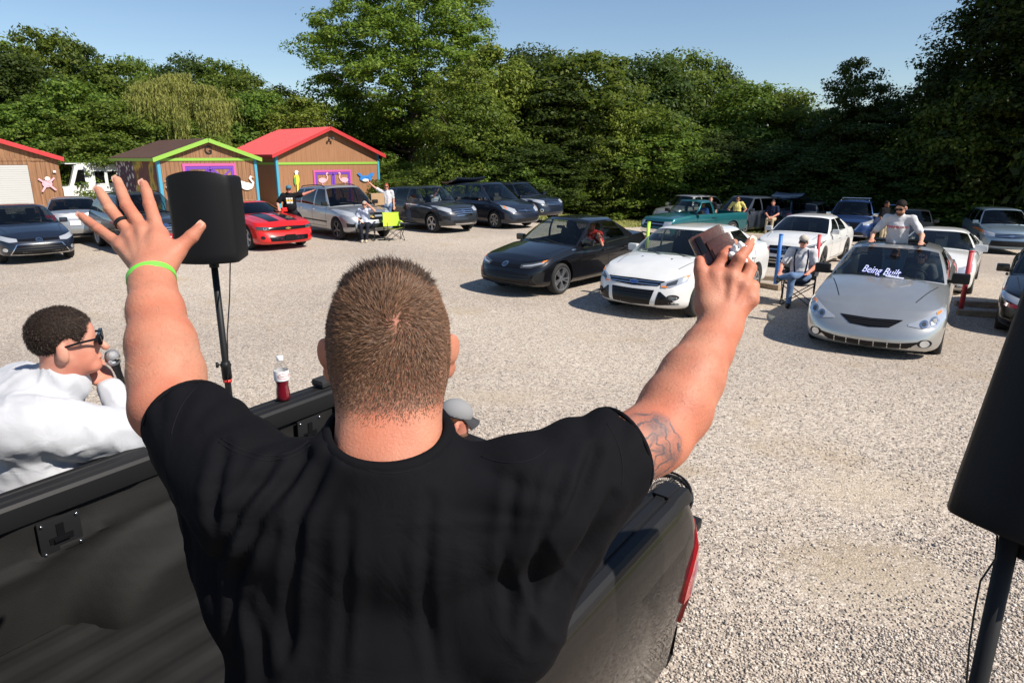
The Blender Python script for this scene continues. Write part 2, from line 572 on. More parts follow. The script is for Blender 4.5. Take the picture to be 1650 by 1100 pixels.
def stone_mat():
    m = bpy.data.materials.new('loose_stone'); m.use_nodes = True
    n, l = nodes_of(m); b = n['Principled BSDF']; b.inputs['Roughness'].default_value = 0.85
    g_ = n.new('ShaderNodeNewGeometry')
    cr = ramp(n, STONE_STOPS); l.new(g_.outputs['Random Per Island'], cr.inputs[0])
    l.new(cr.outputs[0], b.inputs['Base Color'])
    return m
def loose_stones(count=105000):
    px = rng.uniform(-30, 1690, count); u = rng.random(count)
    py = 470 + (1130 - 470) * u ** 0.62
    cx, cy = (px - 825) / F_PX, -(py - 550) / F_PX
    rx, ry, rz = cx, CP + cy * SP, -SP + cy * CP
    z = np.zeros(count)
    for _ in range(12):
        t = (z - CAM_H) / rz
        z = G(rx * t, ry * t)
    x, y = rx * t + rng.normal(0, .02, count), ry * t + rng.normal(0, .02, count)
    thin = fbm(np.c_[x * 0.8, y * 0.8, x * 0], 3)       # fewer stones where the dirt shows
    keep = rng.random(count) < np.clip(0.95 - 1.3 * np.maximum(thin, 0), 0.15, 1)
    for px, py, ex, ey in ((1405, 792, .5, .85), (1378, 905, .35, .6), (1440, 950, .4, .7)):
        q = on_ground(px, py); keep &= (((x - q.x) / ey) ** 2 + ((y - q.y) / ex) ** 2 > .9) | (rng.random(count) < .3)
    x, y = x[keep], y[keep]; nn = len(x)
    base = np.array([(1, 0, 0), (0, 1, 0), (-1, 0, 0), (0, -1, 0), (0, 0, 1), (0, 0, -1)], float)
    tri = np.array([(0, 1, 4), (1, 2, 4), (2, 3, 4), (3, 0, 4), (1, 0, 5), (2, 1, 5), (3, 2, 5), (0, 3, 5)])
    r = rng.uniform(.004, .0105, nn) * np.where(rng.random(nn) < .06, 1.5, 1)
    Vv = base[None] * r[:, None, None] * rng.uniform(.65, 1.3, (nn, 6, 1))
    Vv[:, :, 2] *= .75
    Vv += rng.normal(0, .18, Vv.shape) * r[:, None, None]
    a = rng.uniform(0, 6.28, nn); ca, sa = np.cos(a)[:, None], np.sin(a)[:, None]
    X = Vv[..., 0] * ca - Vv[..., 1] * sa; Y = Vv[..., 0] * sa + Vv[..., 1] * ca
    W = np.stack([X + x[:, None], Y + y[:, None], Vv[..., 2] + (G(x, y) + r * .35)[:, None]], -1).reshape(-1, 3)
    T = (tri[None] + 6 * np.arange(nn)[:, None, None]).reshape(-1, 3)
    o = mesh_np('loose_gravel', W, T, stone_mat(), smooth=False)
    tag(o, 'loose pinkish grey gravel strewn across the lot', 'gravel', kind='stuff')
loose_stones()

def grass_blades(n=26000):
    """the sunlit mown strip beyond the gravel and weeds along its edge"""
    x = rng.uniform(-1, 28, n); d = rng.random(n) ** 1.5 * 9
    y = far_edge(x) + d - .2
    h = rng.uniform(.04, .12, n); a = rng.uniform(0, 6.28, n); w = .02
    dx, dy = np.cos(a) * w, np.sin(a) * w
    lx, ly = rng.normal(0, .04, n), rng.normal(0, .04, n)
    W = np.stack([np.stack([x - dx, y - dy, G(x, y) - .05], -1), np.stack([x + dx, y + dy, G(x, y) - .05], -1), np.stack([x + lx, y + ly, h + G(x, y) - .04], -1)], 1).reshape(-1, 3)
    o = mesh_np('grass', W, np.arange(3 * n).reshape(-1, 3), grass_mat('grass_blade', (0.18, 0.21, 0.05), (0.34, 0.32, 0.10)), smooth=False)
    tag(o, 'short mown grass strip along the far edge of the gravel', 'grass', kind='stuff')
grass_blades()
# ------------------------------------------------------------------ trees
def leaf_mat(name, dark, light, trans=(0.18, 0.26, 0.03), tw=.32):
    m = bpy.data.materials.new(name); m.use_nodes = True
    n, l = nodes_of(m); b = n['Principled BSDF']
    b.inputs['Roughness'].default_value = 0.5
    b.inputs['Specular IOR Level'].default_value = 0.15
    g_ = n.new('ShaderNodeNewGeometry')
    cr = ramp(n, [(0.0, dark), (0.6, tuple((a + c) / 2 for a, c in zip(dark, light))), (1.0, light)])
    l.new(g_.outputs['Random Per Island'], cr.inputs[0])
    oi = n.new('ShaderNodeObjectInfo')
    hs = n.new('ShaderNodeHueSaturation')
    mr = n.new('ShaderNodeMapRange'); mr.inputs['To Min'].default_value = .75; mr.inputs['To Max'].default_value = 1.2
    l.new(oi.outputs['Random'], mr.inputs['Value']); l.new(mr.outputs[0], hs.inputs['Value'])
    mh = n.new('ShaderNodeMapRange'); mh.inputs['To Min'].default_value = .485; mh.inputs['To Max'].default_value = .515
    l.new(oi.outputs['Random'], mh.inputs['Value']); l.new(mh.outputs[0], hs.inputs['Hue'])
    l.new(cr.outputs[0], hs.inputs['Color'])
    l.new(hs.outputs[0], b.inputs['Base Color'])
    t = n.new('ShaderNodeBsdfTranslucent')
    t.inputs[0].default_value = (*trans, 1)
    mx = n.new('ShaderNodeMixShader'); mx.inputs[0].default_value = tw
    l.new(b.outputs[0], mx.inputs[1]); l.new(t.outputs[0], mx.inputs[2])
    l.new(mx.outputs[0], n['Material Output'].inputs[0])
    return m
M_BARK = mat('bark', (0.085, 0.065, 0.05), .95, noise=(6, .5), bump=(14, .8, .04))
M_LEAF = leaf_mat('leaf_mid', (0.046, 0.085, 0.014), (0.165, 0.215, 0.032))
M_LEAF_OAK = leaf_mat('leaf_oak', (0.066, 0.120, 0.016), (0.20, 0.26, 0.036))
M_LEAF_DK = leaf_mat('leaf_dark', (0.020, 0.040, 0.010), (0.075, 0.105, 0.022), (0.12, 0.17, 0.02), .28)
M_LEAF_YL = leaf_mat('leaf_yellow', (0.085, 0.115, 0.018), (0.23, 0.25, 0.04))
M_LEAF_WL = leaf_mat('leaf_willow', (0.20, 0.22, 0.05), (0.36, 0.37, 0.11), (0.32, 0.34, 0.08))

def leaves_np(C, N, size, aspect, r):
    """one folded rhombus per centre, normal near N"""
    n = len(C)
    N = N + r.normal(0, .55, (n, 3)); N /= np.linalg.norm(N, axis=1, keepdims=True) + 1e-9
    A = r.normal(0, 1, (n, 3)); A -= (A * N).sum(1, keepdims=True) * N
    A /= np.linalg.norm(A, axis=1, keepdims=True) + 1e-9
    A[:, 2] -= .35
    A /= np.linalg.norm(A, axis=1, keepdims=True) + 1e-9
    B = np.cross(N, A)
    s = size * r.uniform(.6, 1.35, (n, 1))
    q = np.stack([C - A * s * .5, C + B * s * aspect * .5 - N * s * .08, C + A * s * .5, C - B * s * aspect * .5 - N * s * .08], 1)
    return q.reshape(-1, 3), np.arange(4 * n).reshape(-1, 4)

def crown_mesh(seed, H, Wd, base, clumps, per, leaf, aspect=.55, top_pow=1.0, ragged=.35, clump_r=.9, shell=.62, low_w=.7, holes=0.0):
    """leaf clumps through an uneven crown volume; returns leaves and clump centres"""
    r = np.random.default_rng(seed)
    cs = []
    ang = r.uniform(0, 2 * math.pi, clumps * 3)
    u = r.random(clumps * 3)
    z = base + (H - base) * u
    prof = np.interp(u, [0, .12, .35, .6, .8, .93, 1], [low_w * .65, low_w, 1, .92 * top_pow, .70 * top_pow, .42 * top_pow, .08])
    lob = 1 + ragged * fbm(np.c_[np.cos(ang) * 1.7 + seed, np.sin(ang) * 1.7, u * 4.0], 2)
    rr = Wd / 2 * prof * lob * np.where(r.random(clumps * 3) < .75, r.uniform(shell, 1, clumps * 3), r.uniform(.15, shell, clumps * 3))
    C = np.c_[np.cos(ang) * rr, np.sin(ang) * rr, z]
    w = prof / prof.sum()
    pick = r.choice(len(C), clumps, replace=False, p=w)
    C = C[pick]
    lc, ln = [], []
    for c in C:
        k = int(per * r.uniform(.6, 1.4))
        d = r.normal(0, 1, (k, 3)); d /= np.linalg.norm(d, axis=1, keepdims=True)
        cr_ = clump_r * r.uniform(.55, 1.3)
        rad = cr_ * r.uniform(.25, 1.0, (k, 1)) ** .6
        sq = np.array([1.15, 1.15, .62])
        p = c + d * rad * sq
        p[:, 2] -= .10 * (d[:, 0] ** 2 + d[:, 1] ** 2) * cr_
        out = np.array([c[0], c[1], 0]); out = out / (np.linalg.norm(out) + .3)
        lc.append(p); ln.append(d * .7 + out * .35 + np.array([0, 0, .75]))
    P, N = np.concatenate(lc), np.concatenate(ln)
    V, Q = leaves_np(P, N, leaf, aspect, r)
    return V, Q, C
def trunk_mesh(seed, H, base, C, r0, limbs=16):
    r = np.random.default_rng(seed + 99)
    b = MB()
    bend = r.normal(0, .12, (6, 2)).cumsum(0)
    hs = np.linspace(-.15, H * .82, 6)
    ctr = [(bend[i, 0] * (i > 0), bend[i, 1] * (i > 0), hs[i]) for i in range(6)]
    b.tube(ctr, [r0 * 1.35, r0, r0 * .82, r0 * .6, r0 * .36, r0 * .1], 10)
    for i in r.choice(len(C), min(limbs, len(C)), replace=False):
        c = C[i]
        z0 = np.clip(c[2] * r.uniform(.45, .75), max(base * .55, .6), H * .78)
        x0 = np.interp(z0, hs, [p[0] for p in ctr]); y0 = np.interp(z0, hs, [p[1] for p in ctr])
        m = (np.array([x0, y0, z0]) * .5 + c * .5) + np.array([0, 0, -.25])
        rr = r0 * np.interp(z0, [0, H], [.42, .12])
        b.tube([(x0, y0, z0), tuple(m), tuple(c)], [rr, rr * .6, rr * .15], 6)
    me = bpy.data.meshes.new('trunk'); me.from_pydata(b.v, [], b.f)
    me.polygons.foreach_set('use_smooth', np.ones(len(me.polygons), bool)); me.materials.append(M_BARK)
    return me
TREES = {}
def variant(key, seed, H, Wd, base, clumps, per, leaf, m, r0=.22, **kw):
    V, Q, C = crown_mesh(seed, H, Wd, base, clumps, per, leaf, **kw)
    o = mesh_np('crown', V, Q, m, smooth=False)
    me = o.data
    bpy.data.objects.remove(o)
    TREES[key] = (me, trunk_mesh(seed, H, base, C, r0), H, Wd)
variant('broad', 1, 10, 9, .6, 300, 105, .27, M_LEAF, .22, low_w=.95, ragged=.5)
variant('broad2', 2, 10, 8, .8, 260, 105, .26, M_LEAF, .22, low_w=.85, top_pow=1.1, ragged=.6, clump_r=.8)
variant('dark', 3, 12, 9, .5, 330, 105, .26, M_LEAF_DK, .25, low_w=.95, ragged=.5)
variant('dark2', 4, 13, 7, .5, 270, 105, .26, M_LEAF_DK, .25, low_w=1.0, ragged=.7, top_pow=1.05, clump_r=.75)
variant('yellow', 5, 10, 8, .6, 260, 110, .24, M_LEAF_YL, .2, low_w=.9, ragged=.5, clump_r=.75)
variant('shrub', 6, 4, 5, .05, 130, 110, .20, M_LEAF, .06, low_w=1.1, ragged=.5, clump_r=.5)
variant('tall', 8, 18, 8, .5, 520, 120, .24, M_LEAF_DK, .3, low_w=1.0, ragged=.5, clump_r=.8)
variant('oak', 7, 18.5, 13.6, 4.2, 700, 130, .25, M_LEAF_OAK, .34, low_w=.86, ragged=.42, clump_r=.82, aspect=.5, shell=.55, top_pow=.98)

def put_tree(key, px, ytop, dist, width, label, name='tree', group=None, rz=None):
    crown, trunk, H, Wd = TREES[key]
    far = float(np.interp(px, [800, 900, 1040, 1100], [1, 1.12, 1.15, 1.3]))   # the wood stands well behind the last row of cars
    dist, width = dist * far, width * far
    r_ = ray(px, ytop)
    p = r_ * (dist / r_[1])
    zbase = gz(p[0], dist) - .05
    h = p[2] + CAM_H - zbase
    t = empty(name, (p[0], dist, zbase), 0, label, 'tree' if name != 'shrub' else 'shrub', group)
    rz = random.uniform(0, 6.28) if rz is None else rz
    for nm, me in (('crown', crown), ('trunk', trunk)):
        o = bpy.data.objects.new(nm, me); COL.objects.link(o); o.parent = t
        o.scale = (width / Wd, width / Wd, h / H); o.rotation_euler = (0, 0, rz)
    return t
random.seed(11)
GL, GR, GU = 'trees behind the sheds', 'trees behind the parked cars', 'bushes along the tree line'
put_tree('oak', 650, -70, 55.0, 15.2, 'tall sunlit oak beside the red roofed shed', rz=.6)
# left wood behind the sheds
for key, px, yt, d, w, lab in (
    ('broad2', 60, 44, 55, 8.0, 'tallest rounded tree above the leftmost shed'),
    ('broad', -40, 55, 52, 11, 'broad tree cut off by the left edge'),
    ('dark', 5, 85, 49, 9, 'dark tree behind the leftmost shed roof'),
    ('dark2', 132, 70, 56, 4.5, 'slim ragged tree standing up right of the tallest left tree'),
    ('broad', 185, 98, 53, 9, 'broad tree left of the willow top'),
    ('broad2', 218, 92, 58, 5, 'small flat topped tree peeking up left of the willow'),
    ('dark', 298, 92, 58, 8, 'dark tree rising right behind the willow crown'),
    ('broad2', 350, 95, 59, 7, 'rounded tree behind the right edge of the willow'),
    ('broad', 395, 122, 57, 8, 'lower tree between willow and oak'),
    ('broad2', 445, 140, 54, 8, 'tree at the left flank of the oak'),
    ('yellow', 480, 160, 48, 7, 'yellow green tree half hidden by the oak'),
    ('broad', 110, 130, 46, 8.5, 'leafy tree above the white step van'),
    ('broad2', 30, 165, 45.5, 7, 'leafy tree directly over the leftmost shed'),
    ('broad', 180, 165, 44.5, 8, 'leafy tree between leftmost shed and shingled shed'),
    ('broad', 420, 150, 50, 9, 'leafy tree above the red roof ridge'),
    ('broad2', 330, 190, 46.5, 7, 'leafy tree under the willow strands'),
    ('broad', 255, 180, 46, 8, 'leafy tree below the willow at its left'),
    ('broad', 500, 205, 47, 6, 'leafy tree behind the red roof'),
    ('broad2', 600, 165, 62, 10, 'leafy tree behind the oak trunk at its left'),
    ('broad', 690, 175, 62, 10, 'leafy tree behind the oak trunk at its right'),
):
    put_tree(key, px, yt, d, w, lab, group=GL)
# right wood
for key, px, yt, d, w, lab in (
    ('yellow', 790, 78, 44, 7.5, 'light green tree hugging the right side of the oak'),
    ('broad', 762, 150, 41, 7, 'leafy tree low at the right side of the oak'),
    ('dark', 862, 78, 45, 8, 'dark tree right of the oak with a rounded top'),
    ('broad2', 945, 82, 41, 9, 'broad sunlit tree in the middle of the right wood'),
    ('dark2', 905, 120, 39, 7, 'dark tree above the last car of the left row'),
    ('yellow', 985, 150, 39, 5.5, 'yellow green tree in the middle of the right wood'),
    ('dark', 1050, 92, 45, 9, 'dark rounded tree above the teal pickup'),
    ('broad', 1105, 88, 44, 8.5, 'high domed tree above the phone'),
    ('dark', 1150, 100, 46, 6, 'dark tree peeking up behind the domed tree'),
    ('broad2', 1060, 190, 37.5, 7, 'lower tree standing behind the white off-roader'),
    ('broad2', 1215, 132, 39, 7.5, 'sunlit tree above the white saloon'),
    ('broad', 1275, 150, 38, 7, 'sloping tree left of the sky gap'),
    ('dark', 1315, 185, 37, 6, 'low dark tree under the sky gap'),
    ('dark2', 1383, 92, 33, 3.6, 'narrow vine covered snag against the sky'),
    ('dark2', 1402, 170, 32.5, 6, 'vine covered tree below the snag'),
    ('dark', 1455, 148, 33, 5.2, 'dark tree above the man in the sunroof'),
    ('dark2', 1545, 105, 31, 4.6, 'dark tree stepping up towards the tallest one'),
    ('tall', 1650, -60, 30, 6.5, 'very tall dark tree at the right edge'),
    ('tall', 1760, -160, 28, 8, 'huge dark tree cut off by the right edge'),
    ('broad', 1590, 130, 28, 6, 'leafy tree above the pale blue crossover'),
    ('dark', 1150, 215, 36, 7, 'dark tree behind the grey minivan'),
    ('dark', 960, 205, 41, 7.5, 'dark tree standing behind the lawn strip'),
    ('dark', 850, 230, 38, 7, 'dark tree behind the navy estate'),
    ('dark', 1260, 230, 34, 6, 'dark low tree behind the raised tailgate'),
    ('dark', 1350, 235, 31, 6, 'dark low tree behind the blue off-roader'),
    ('dark', 1450, 245, 29, 5, 'dark low tree behind the dark saloon'),
):
    put_tree(key, px, yt, d, w, lab, group=GR)
# bushes that close the foot of the wood
k = 0
for px, yt, d, w, w2 in [(700, 268, 38, 4.5, 'under the oak at its right'), (755, 255, 39, 5, 'between oak and navy minivan'), (655, 272, 40, 4, 'behind the oak trunk'), (810, 262, 38.5, 5, 'behind the raised minivan tailgate'),
                     (870, 275, 39, 5.5, 'behind the navy estate'), (935, 278, 40, 5.5, 'at the left end of the lawn strip'), (1005, 278, 39, 5.5, 'at the right end of the lawn strip'), (1075, 278, 38, 6, 'behind the pale off-roader'), (1150, 280, 35, 6, 'behind the grey minivan'),
                     (1225, 282, 34, 6, 'behind the raised tailgate'), (1300, 285, 32.5, 5.5, 'behind the grey estate'), (1375, 290, 31, 5.5, 'behind the open blue door'), (1450, 295, 29.5, 5.5, 'behind the dark saloon'), (1530, 300, 28, 5.5, 'left of the pale blue crossover'),
                     (1610, 300, 26.5, 5.5, 'behind the pale blue crossover'), (640, 262, 47, 5, 'right of the red roofed shed'), (680, 258, 46, 5.5, 'low under the right side of the oak'), (730, 250, 44, 6, 'right of the oak trunk'), (600, 240, 50, 6, 'behind the right corner of the red roofed shed'), (20, 205, 43, 7, 'behind the leftmost shed'), (110, 225, 42, 6, 'behind the step van'), (175, 225, 42, 5, 'left of the shingled shed'), (350, 215, 44, 5, 'behind the shingled shed roof')]:
    put_tree('shrub', px, yt, d, w, 'dense green bush ' + w2, 'shrub', GU)
# tall trees just outside the frame on the sun side (they shade the wood and the lawn)
for x, y, h_, w in ((29, 30.5, 25, 12), (34, 36, 28, 13), (38, 30, 28, 13)):
    crown, trunk, H, Wd = TREES['dark']
    t = empty('tree', (x, y, gz(x, y)), 0, 'tall dark tree out of frame ' + ('nearest the lot' if x < 30 else 'farthest back' if y > 35 else 'farthest right'), 'tree', 'tall trees beyond the right edge')
    for nm, me in (('crown', crown), ('trunk', trunk)):
        o = bpy.data.objects.new(nm, me); COL.objects.link(o); o.parent = t
        o.scale = (w / Wd, w / Wd, h_ / H); o.rotation_euler = (0, 0, x)

def willow():
    r = np.random.default_rng(21)
    d = 47.0
    q = ray(288, 122); p = q * (d / q[1]); H = p[2] + CAM_H
    t = empty('willow_tree', (p[0], d, 0), 0, 'weeping willow with pale hanging strands', 'tree')
    lc, ln = [], []
    heads = []
    for i in range(46):
        a = r.uniform(0, 6.28); u = r.random() ** .6
        rad = 3.9 * u
        heads.append((rad * math.cos(a) * 1.0, rad * math.sin(a), H * (1.0 - .30 * u ** 2) - r.uniform(0, .5)))
    for hx, hy, hz in heads:
        for k in range(26):
            ox, oy = r.normal(0, .34, 2)
            L = r.uniform(1.6, 4.6)
            n = int(L * 11)
            s = np.linspace(0, 1, n)
            out = np.array([hx, hy]) / (math.hypot(hx, hy) + .5) * r.uniform(.1, .5)
            z = hz - np.maximum(s * L - .25, 0) + .25 * np.sin(np.clip(s * 6, 0, 3.1))
            P = np.c_[hx + ox + out[0] * np.minimum(s * 3, 1) + r.normal(0, .03, n), hy + oy + out[1] * np.minimum(s * 3, 1) + r.normal(0, .03, n), z]
            lc.append(P); ln.append(r.normal(0, 1, (n, 3)) + np.array([0, 0, .2]))
    P, N = np.concatenate(lc), np.concatenate(ln)
    ok = P[:, 2] > .4; P, N = P[ok], N[ok]
    n = len(P)
    A = np.c_[r.normal(0, .25, n), r.normal(0, .25, n), -np.ones(n)]; A /= np.linalg.norm(A, axis=1, keepdims=True)
    B = np.cross(A, N); B /= np.linalg.norm(B, axis=1, keepdims=True) + 1e-9
    s = r.uniform(.12, .24, (n, 1))
    V = np.stack([P - A * s * .5, P + B * s * .16, P + A * s * .6, P - B * s * .16], 1).reshape(-1, 3)
    mesh_np('crown', V, np.arange(4 * n).reshape(-1, 4), M_LEAF_WL, t, smooth=False)
    me = trunk_mesh(5, H * .95, 1.5, np.array(heads), .3, 24)
    o = bpy.data.objects.new('trunk', me); COL.objects.link(o); o.parent = t
willow()
# ------------------------------------------------------------------ cars
def paint(name, col, metal=0.0, rough=0.35):
    return mat('paint_' + name, col, rough=rough, metal=metal, coat=1.0, spec=.25, noise=(3.0, 0.05))
M_TYRE = mat('tyre_rubber', (0.018, 0.018, 0.018), 0.85, noise=(25, .3))
M_RIM = mat('alloy_rim', (0.62, 0.63, 0.65), 0.28, 0.9)
M_RIMD = mat('dark_alloy', (0.10, 0.10, 0.11), 0.35, 0.8)
M_TRIM = mat('black_trim', (0.012, 0.012, 0.013), 0.5, spec=.25)
M_GLOSSB = mat('gloss_black', (0.006, 0.006, 0.007), 0.18, spec=.3)
M_CLAD = mat('grey_cladding', (0.06, 0.06, 0.062), 0.7)
M_CHROME = mat('chrome', (0.78, 0.79, 0.8), 0.12, 1.0)
M_LAMP = mat('lamp_glass', (0.62, 0.64, 0.66), 0.08, 0.55, coat=1.0)
M_LAMPD = mat('lamp_dark', (0.07, 0.075, 0.08), 0.1, 0.3, coat=1.0)
M_AMBER = mat('amber_lens', (0.75, 0.22, 0.03), 0.15, coat=1.0)
M_REDL = mat('red_lens', (0.45, 0.015, 0.02), 0.15, coat=1.0)
M_SEAT = mat('car_seat', (0.045, 0.043, 0.042), 0.8)
M_SEATL = mat('car_seat_tan', (0.20, 0.17, 0.14), 0.8)
M_PLATE = mat('plate_white', (0.7, 0.7, 0.72), 0.4)
M_PLATER = mat('plate_red', (0.35, 0.02, 0.03), 0.4)
M_GOLD = mat('badge_gold', (0.72, 0.50, 0.16), 0.3, .8)
M_BLUEB = mat('badge_blue', (0.015, 0.05, 0.22), 0.25, coat=.6)
M_WHITE = mat('plain_white', (0.8, 0.8, 0.8), 0.5)
def glass_mat(name, tint, refl=1.0):
    m = bpy.data.materials.new(name); m.use_nodes = True
    n, l = nodes_of(m)
    n.remove(n['Principled BSDF'])
    t = n.new('ShaderNodeBsdfTransparent'); t.inputs[0].default_value = (*tint, 1)
    g_ = n.new('ShaderNodeBsdfGlossy'); g_.inputs['Roughness'].default_value = 0.015
    lw = n.new('ShaderNodeLayerWeight'); lw.inputs['Blend'].default_value = .5
    pw = n.new('ShaderNodeMath'); pw.operation = 'POWER'; pw.inputs[1].default_value = 4.0; l.new(lw.outputs['Facing'], pw.inputs[0])
    fr = n.new('ShaderNodeMath'); fr.operation = 'MULTIPLY_ADD'; fr.inputs[1].default_value = .85; fr.inputs[2].default_value = .05; l.new(pw.outputs[0], fr.inputs[0])
    mx = n.new('ShaderNodeMixShader')
    l.new(fr.outputs[0], mx.inputs[0]); l.new(t.outputs[0], mx.inputs[1]); l.new(g_.outputs[0], mx.inputs[2])
    l.new(mx.outputs[0], n['Material Output'].inputs[0])
    return m
M_GLASS = glass_mat('car_glass', (0.60, 0.65, 0.63))
M_GLASSD = glass_mat('car_glass_tinted', (0.10, 0.105, 0.11))
M_CLEAR = glass_mat('clear_glass', (0.9, 0.93, 0.92))

_wheel_cache = {}
def wheel_meshes(r, w, rim_r, style, spokes):
    key = (r, w, rim_r, style, spokes)
    if key in _wheel_cache:
        return _wheel_cache[key]
    My = Matrix.Rotation(-math.pi / 2, 4, 'X')            # lathe axis to +Y (outside)
    b = MB().lathe([(rim_r * .98, -w / 2), (r * .90, -w / 2), (r * .985, -w * .36), (r, -w * .2), (r, w * .2), (r * .985, w * .36), (r * .9, w / 2), (rim_r * 1.02, w * .46), (rim_r, w * .3)], 36, My, cap=False)
    ty = bpy.data.meshes.new('tyre'); ty.from_pydata(b.v, [], b.f)
    ty.polygons.foreach_set('use_smooth', np.ones(len(ty.polygons), bool)); ty.materials.append(M_TYRE)
    d = MB()
    d.lathe([(rim_r * 1.01, w * .47), (rim_r * .93, w * .44), (rim_r * .9, w * .1), (rim_r * .9, -w * .4)], 36, My, cap=False)
    d.lathe([(.001, w * .40), (rim_r * .2, w * .41), (rim_r * .24, w * .34)], 18, My, cap=False)
    for k in range(spokes):
        a0 = 2 * math.pi * k / spokes
        for tw in ((-.5, .5) if style == 'twin' else (0,)):
            hw0, hw1 = (.10, .15) if style == 'five' else ((.05, .06) if style == 'twin' else (.075, .09))
            a = a0 + tw * (.33 if style == 'twin' else 0)
            c, s = math.cos(a), math.sin(a)
            ring = []
            for rr, hw, y in ((rim_r * .16, hw0, w * .40), (rim_r * .55, (hw0 + hw1) / 2, w * .41), (rim_r * .93, hw1, w * .43)):
                ring.append([(rr * c - hw * rim_r * s, y, rr * s + hw * rim_r * c), (rr * c + hw * rim_r * s, y, rr * s - hw * rim_r * c),
                             (rr * c + hw * rim_r * s * 1.2, y - .035, rr * s - hw * rim_r * c * 1.2), (rr * c - hw * rim_r * s * 1.2, y - .035, rr * s + hw * rim_r * c * 1.2)])
            vs = [p for q in ring for p in q]
            fs = [(4 * i + j, 4 * i + (j + 1) % 4, 4 * i + 4 + (j + 1) % 4, 4 * i + 4 + j) for i in range(2) for j in range(4)]
            d.add(vs, fs)
    ri = bpy.data.meshes.new('rim'); ri.from_pydata(d.v, [], d.f)
    bd = MB().lathe([(rim_r * .9, 0), (.001, 0)], 30, My @ Matrix.Translation((0, 0, w * .12)), cap=False)
    bk = bpy.data.meshes.new('brake_disc'); bk.from_pydata(bd.v, [], bd.f); bk.materials.append(M_TRIM)
    _wheel_cache[key] = (ty, ri, bk)
    return _wheel_cache[key]

def lerp_list(pts, x):
    xs = [p[0] for p in pts]; ys = [p[1] for p in pts]
    if xs[0] > xs[-1]:
        xs, ys = xs[::-1], ys[::-1]
    # smooth (monotone-ish) interpolation: linear on a lightly smoothed curve
    x = np.asarray(x, float)
    d = 0.06
    return (np.interp(x - d, xs, ys) + 2 * np.interp(x, xs, ys) + np.interp(x + d, xs, ys)) / 4

BASE = dict(
    sedan=dict(wb=2.65, fo=.93, ro=1.0, W=1.78, H=1.45, r=.318, zb=.20,
               zs=[(2.3, .66), (1.9, .75), (1.2, .875), (.85, .93), (0, .93), (-1.0, .975), (-1.8, 1.03), (-2.35, 1.0)],
               cowl=1.0, hf=.12, hr=-.9, rb=-1.72, win=[(.60, -.03, -.34, -.27), (-.42, -.35, -1.18, -.86)], crown=.07),
    coupe=dict(wb=2.75, fo=1.0, ro=1.1, W=1.82, H=1.41, r=.325, zb=.18,
               zs=[(2.4, .62), (2.0, .74), (1.3, .86), (.85, .91), (0, .91), (-1.0, .95), (-1.8, 1.0), (-2.5, .96)],
               cowl=.92, hf=-.05, hr=-.85, rb=-1.85, win=[(.50, -.20, -.62, -.52), (-.70, -.60, -1.25, -.90)], crown=.08),
    suv=dict(wb=2.78, fo=.92, ro=1.0, W=1.88, H=1.72, r=.365, zb=.26,
             zs=[(2.35, .84), (2.0, .95), (1.3, 1.03), (1.0, 1.06), (0, 1.07), (-1.2, 1.11), (-2.4, 1.14)],
             cowl=1.08, hf=.32, hr=-1.85, rb=-2.28, win=[(.72, .20, -.22, -.2), (-.31, -.29, -1.16, -1.10), (-1.24, -1.18, -1.95, -1.72)], crown=.07),
    van=dict(wb=3.0, fo=1.0, ro=1.08, W=1.96, H=1.76, r=.34, zb=.20,
             zs=[(2.5, .72), (2.1, .86), (1.5, 1.0), (1.2, 1.04), (0, 1.05), (-1.5, 1.07), (-2.55, 1.1)],
             cowl=1.5, hf=.5, hr=-2.15, rb=-2.5, win=[(1.02, .34, 0.0, 0.0), (-.1, -.1, -1.22, -1.2), (-1.32, -1.30, -2.2, -2.0)], crown=.07),
    pickup=dict(wb=3.0, fo=.85, ro=1.05, W=1.74, H=1.62, r=.35, zb=.30,
                zs=[(2.35, .86), (2.1, .95), (1.3, 1.03), (1.0, 1.06), (0, 1.06), (-2.6, 1.06)],
                cowl=.95, hf=.35, hr=-.38, rb=-.62, win=[(.62, .24, -.30, -.22)], crown=.05, bed=True),
)

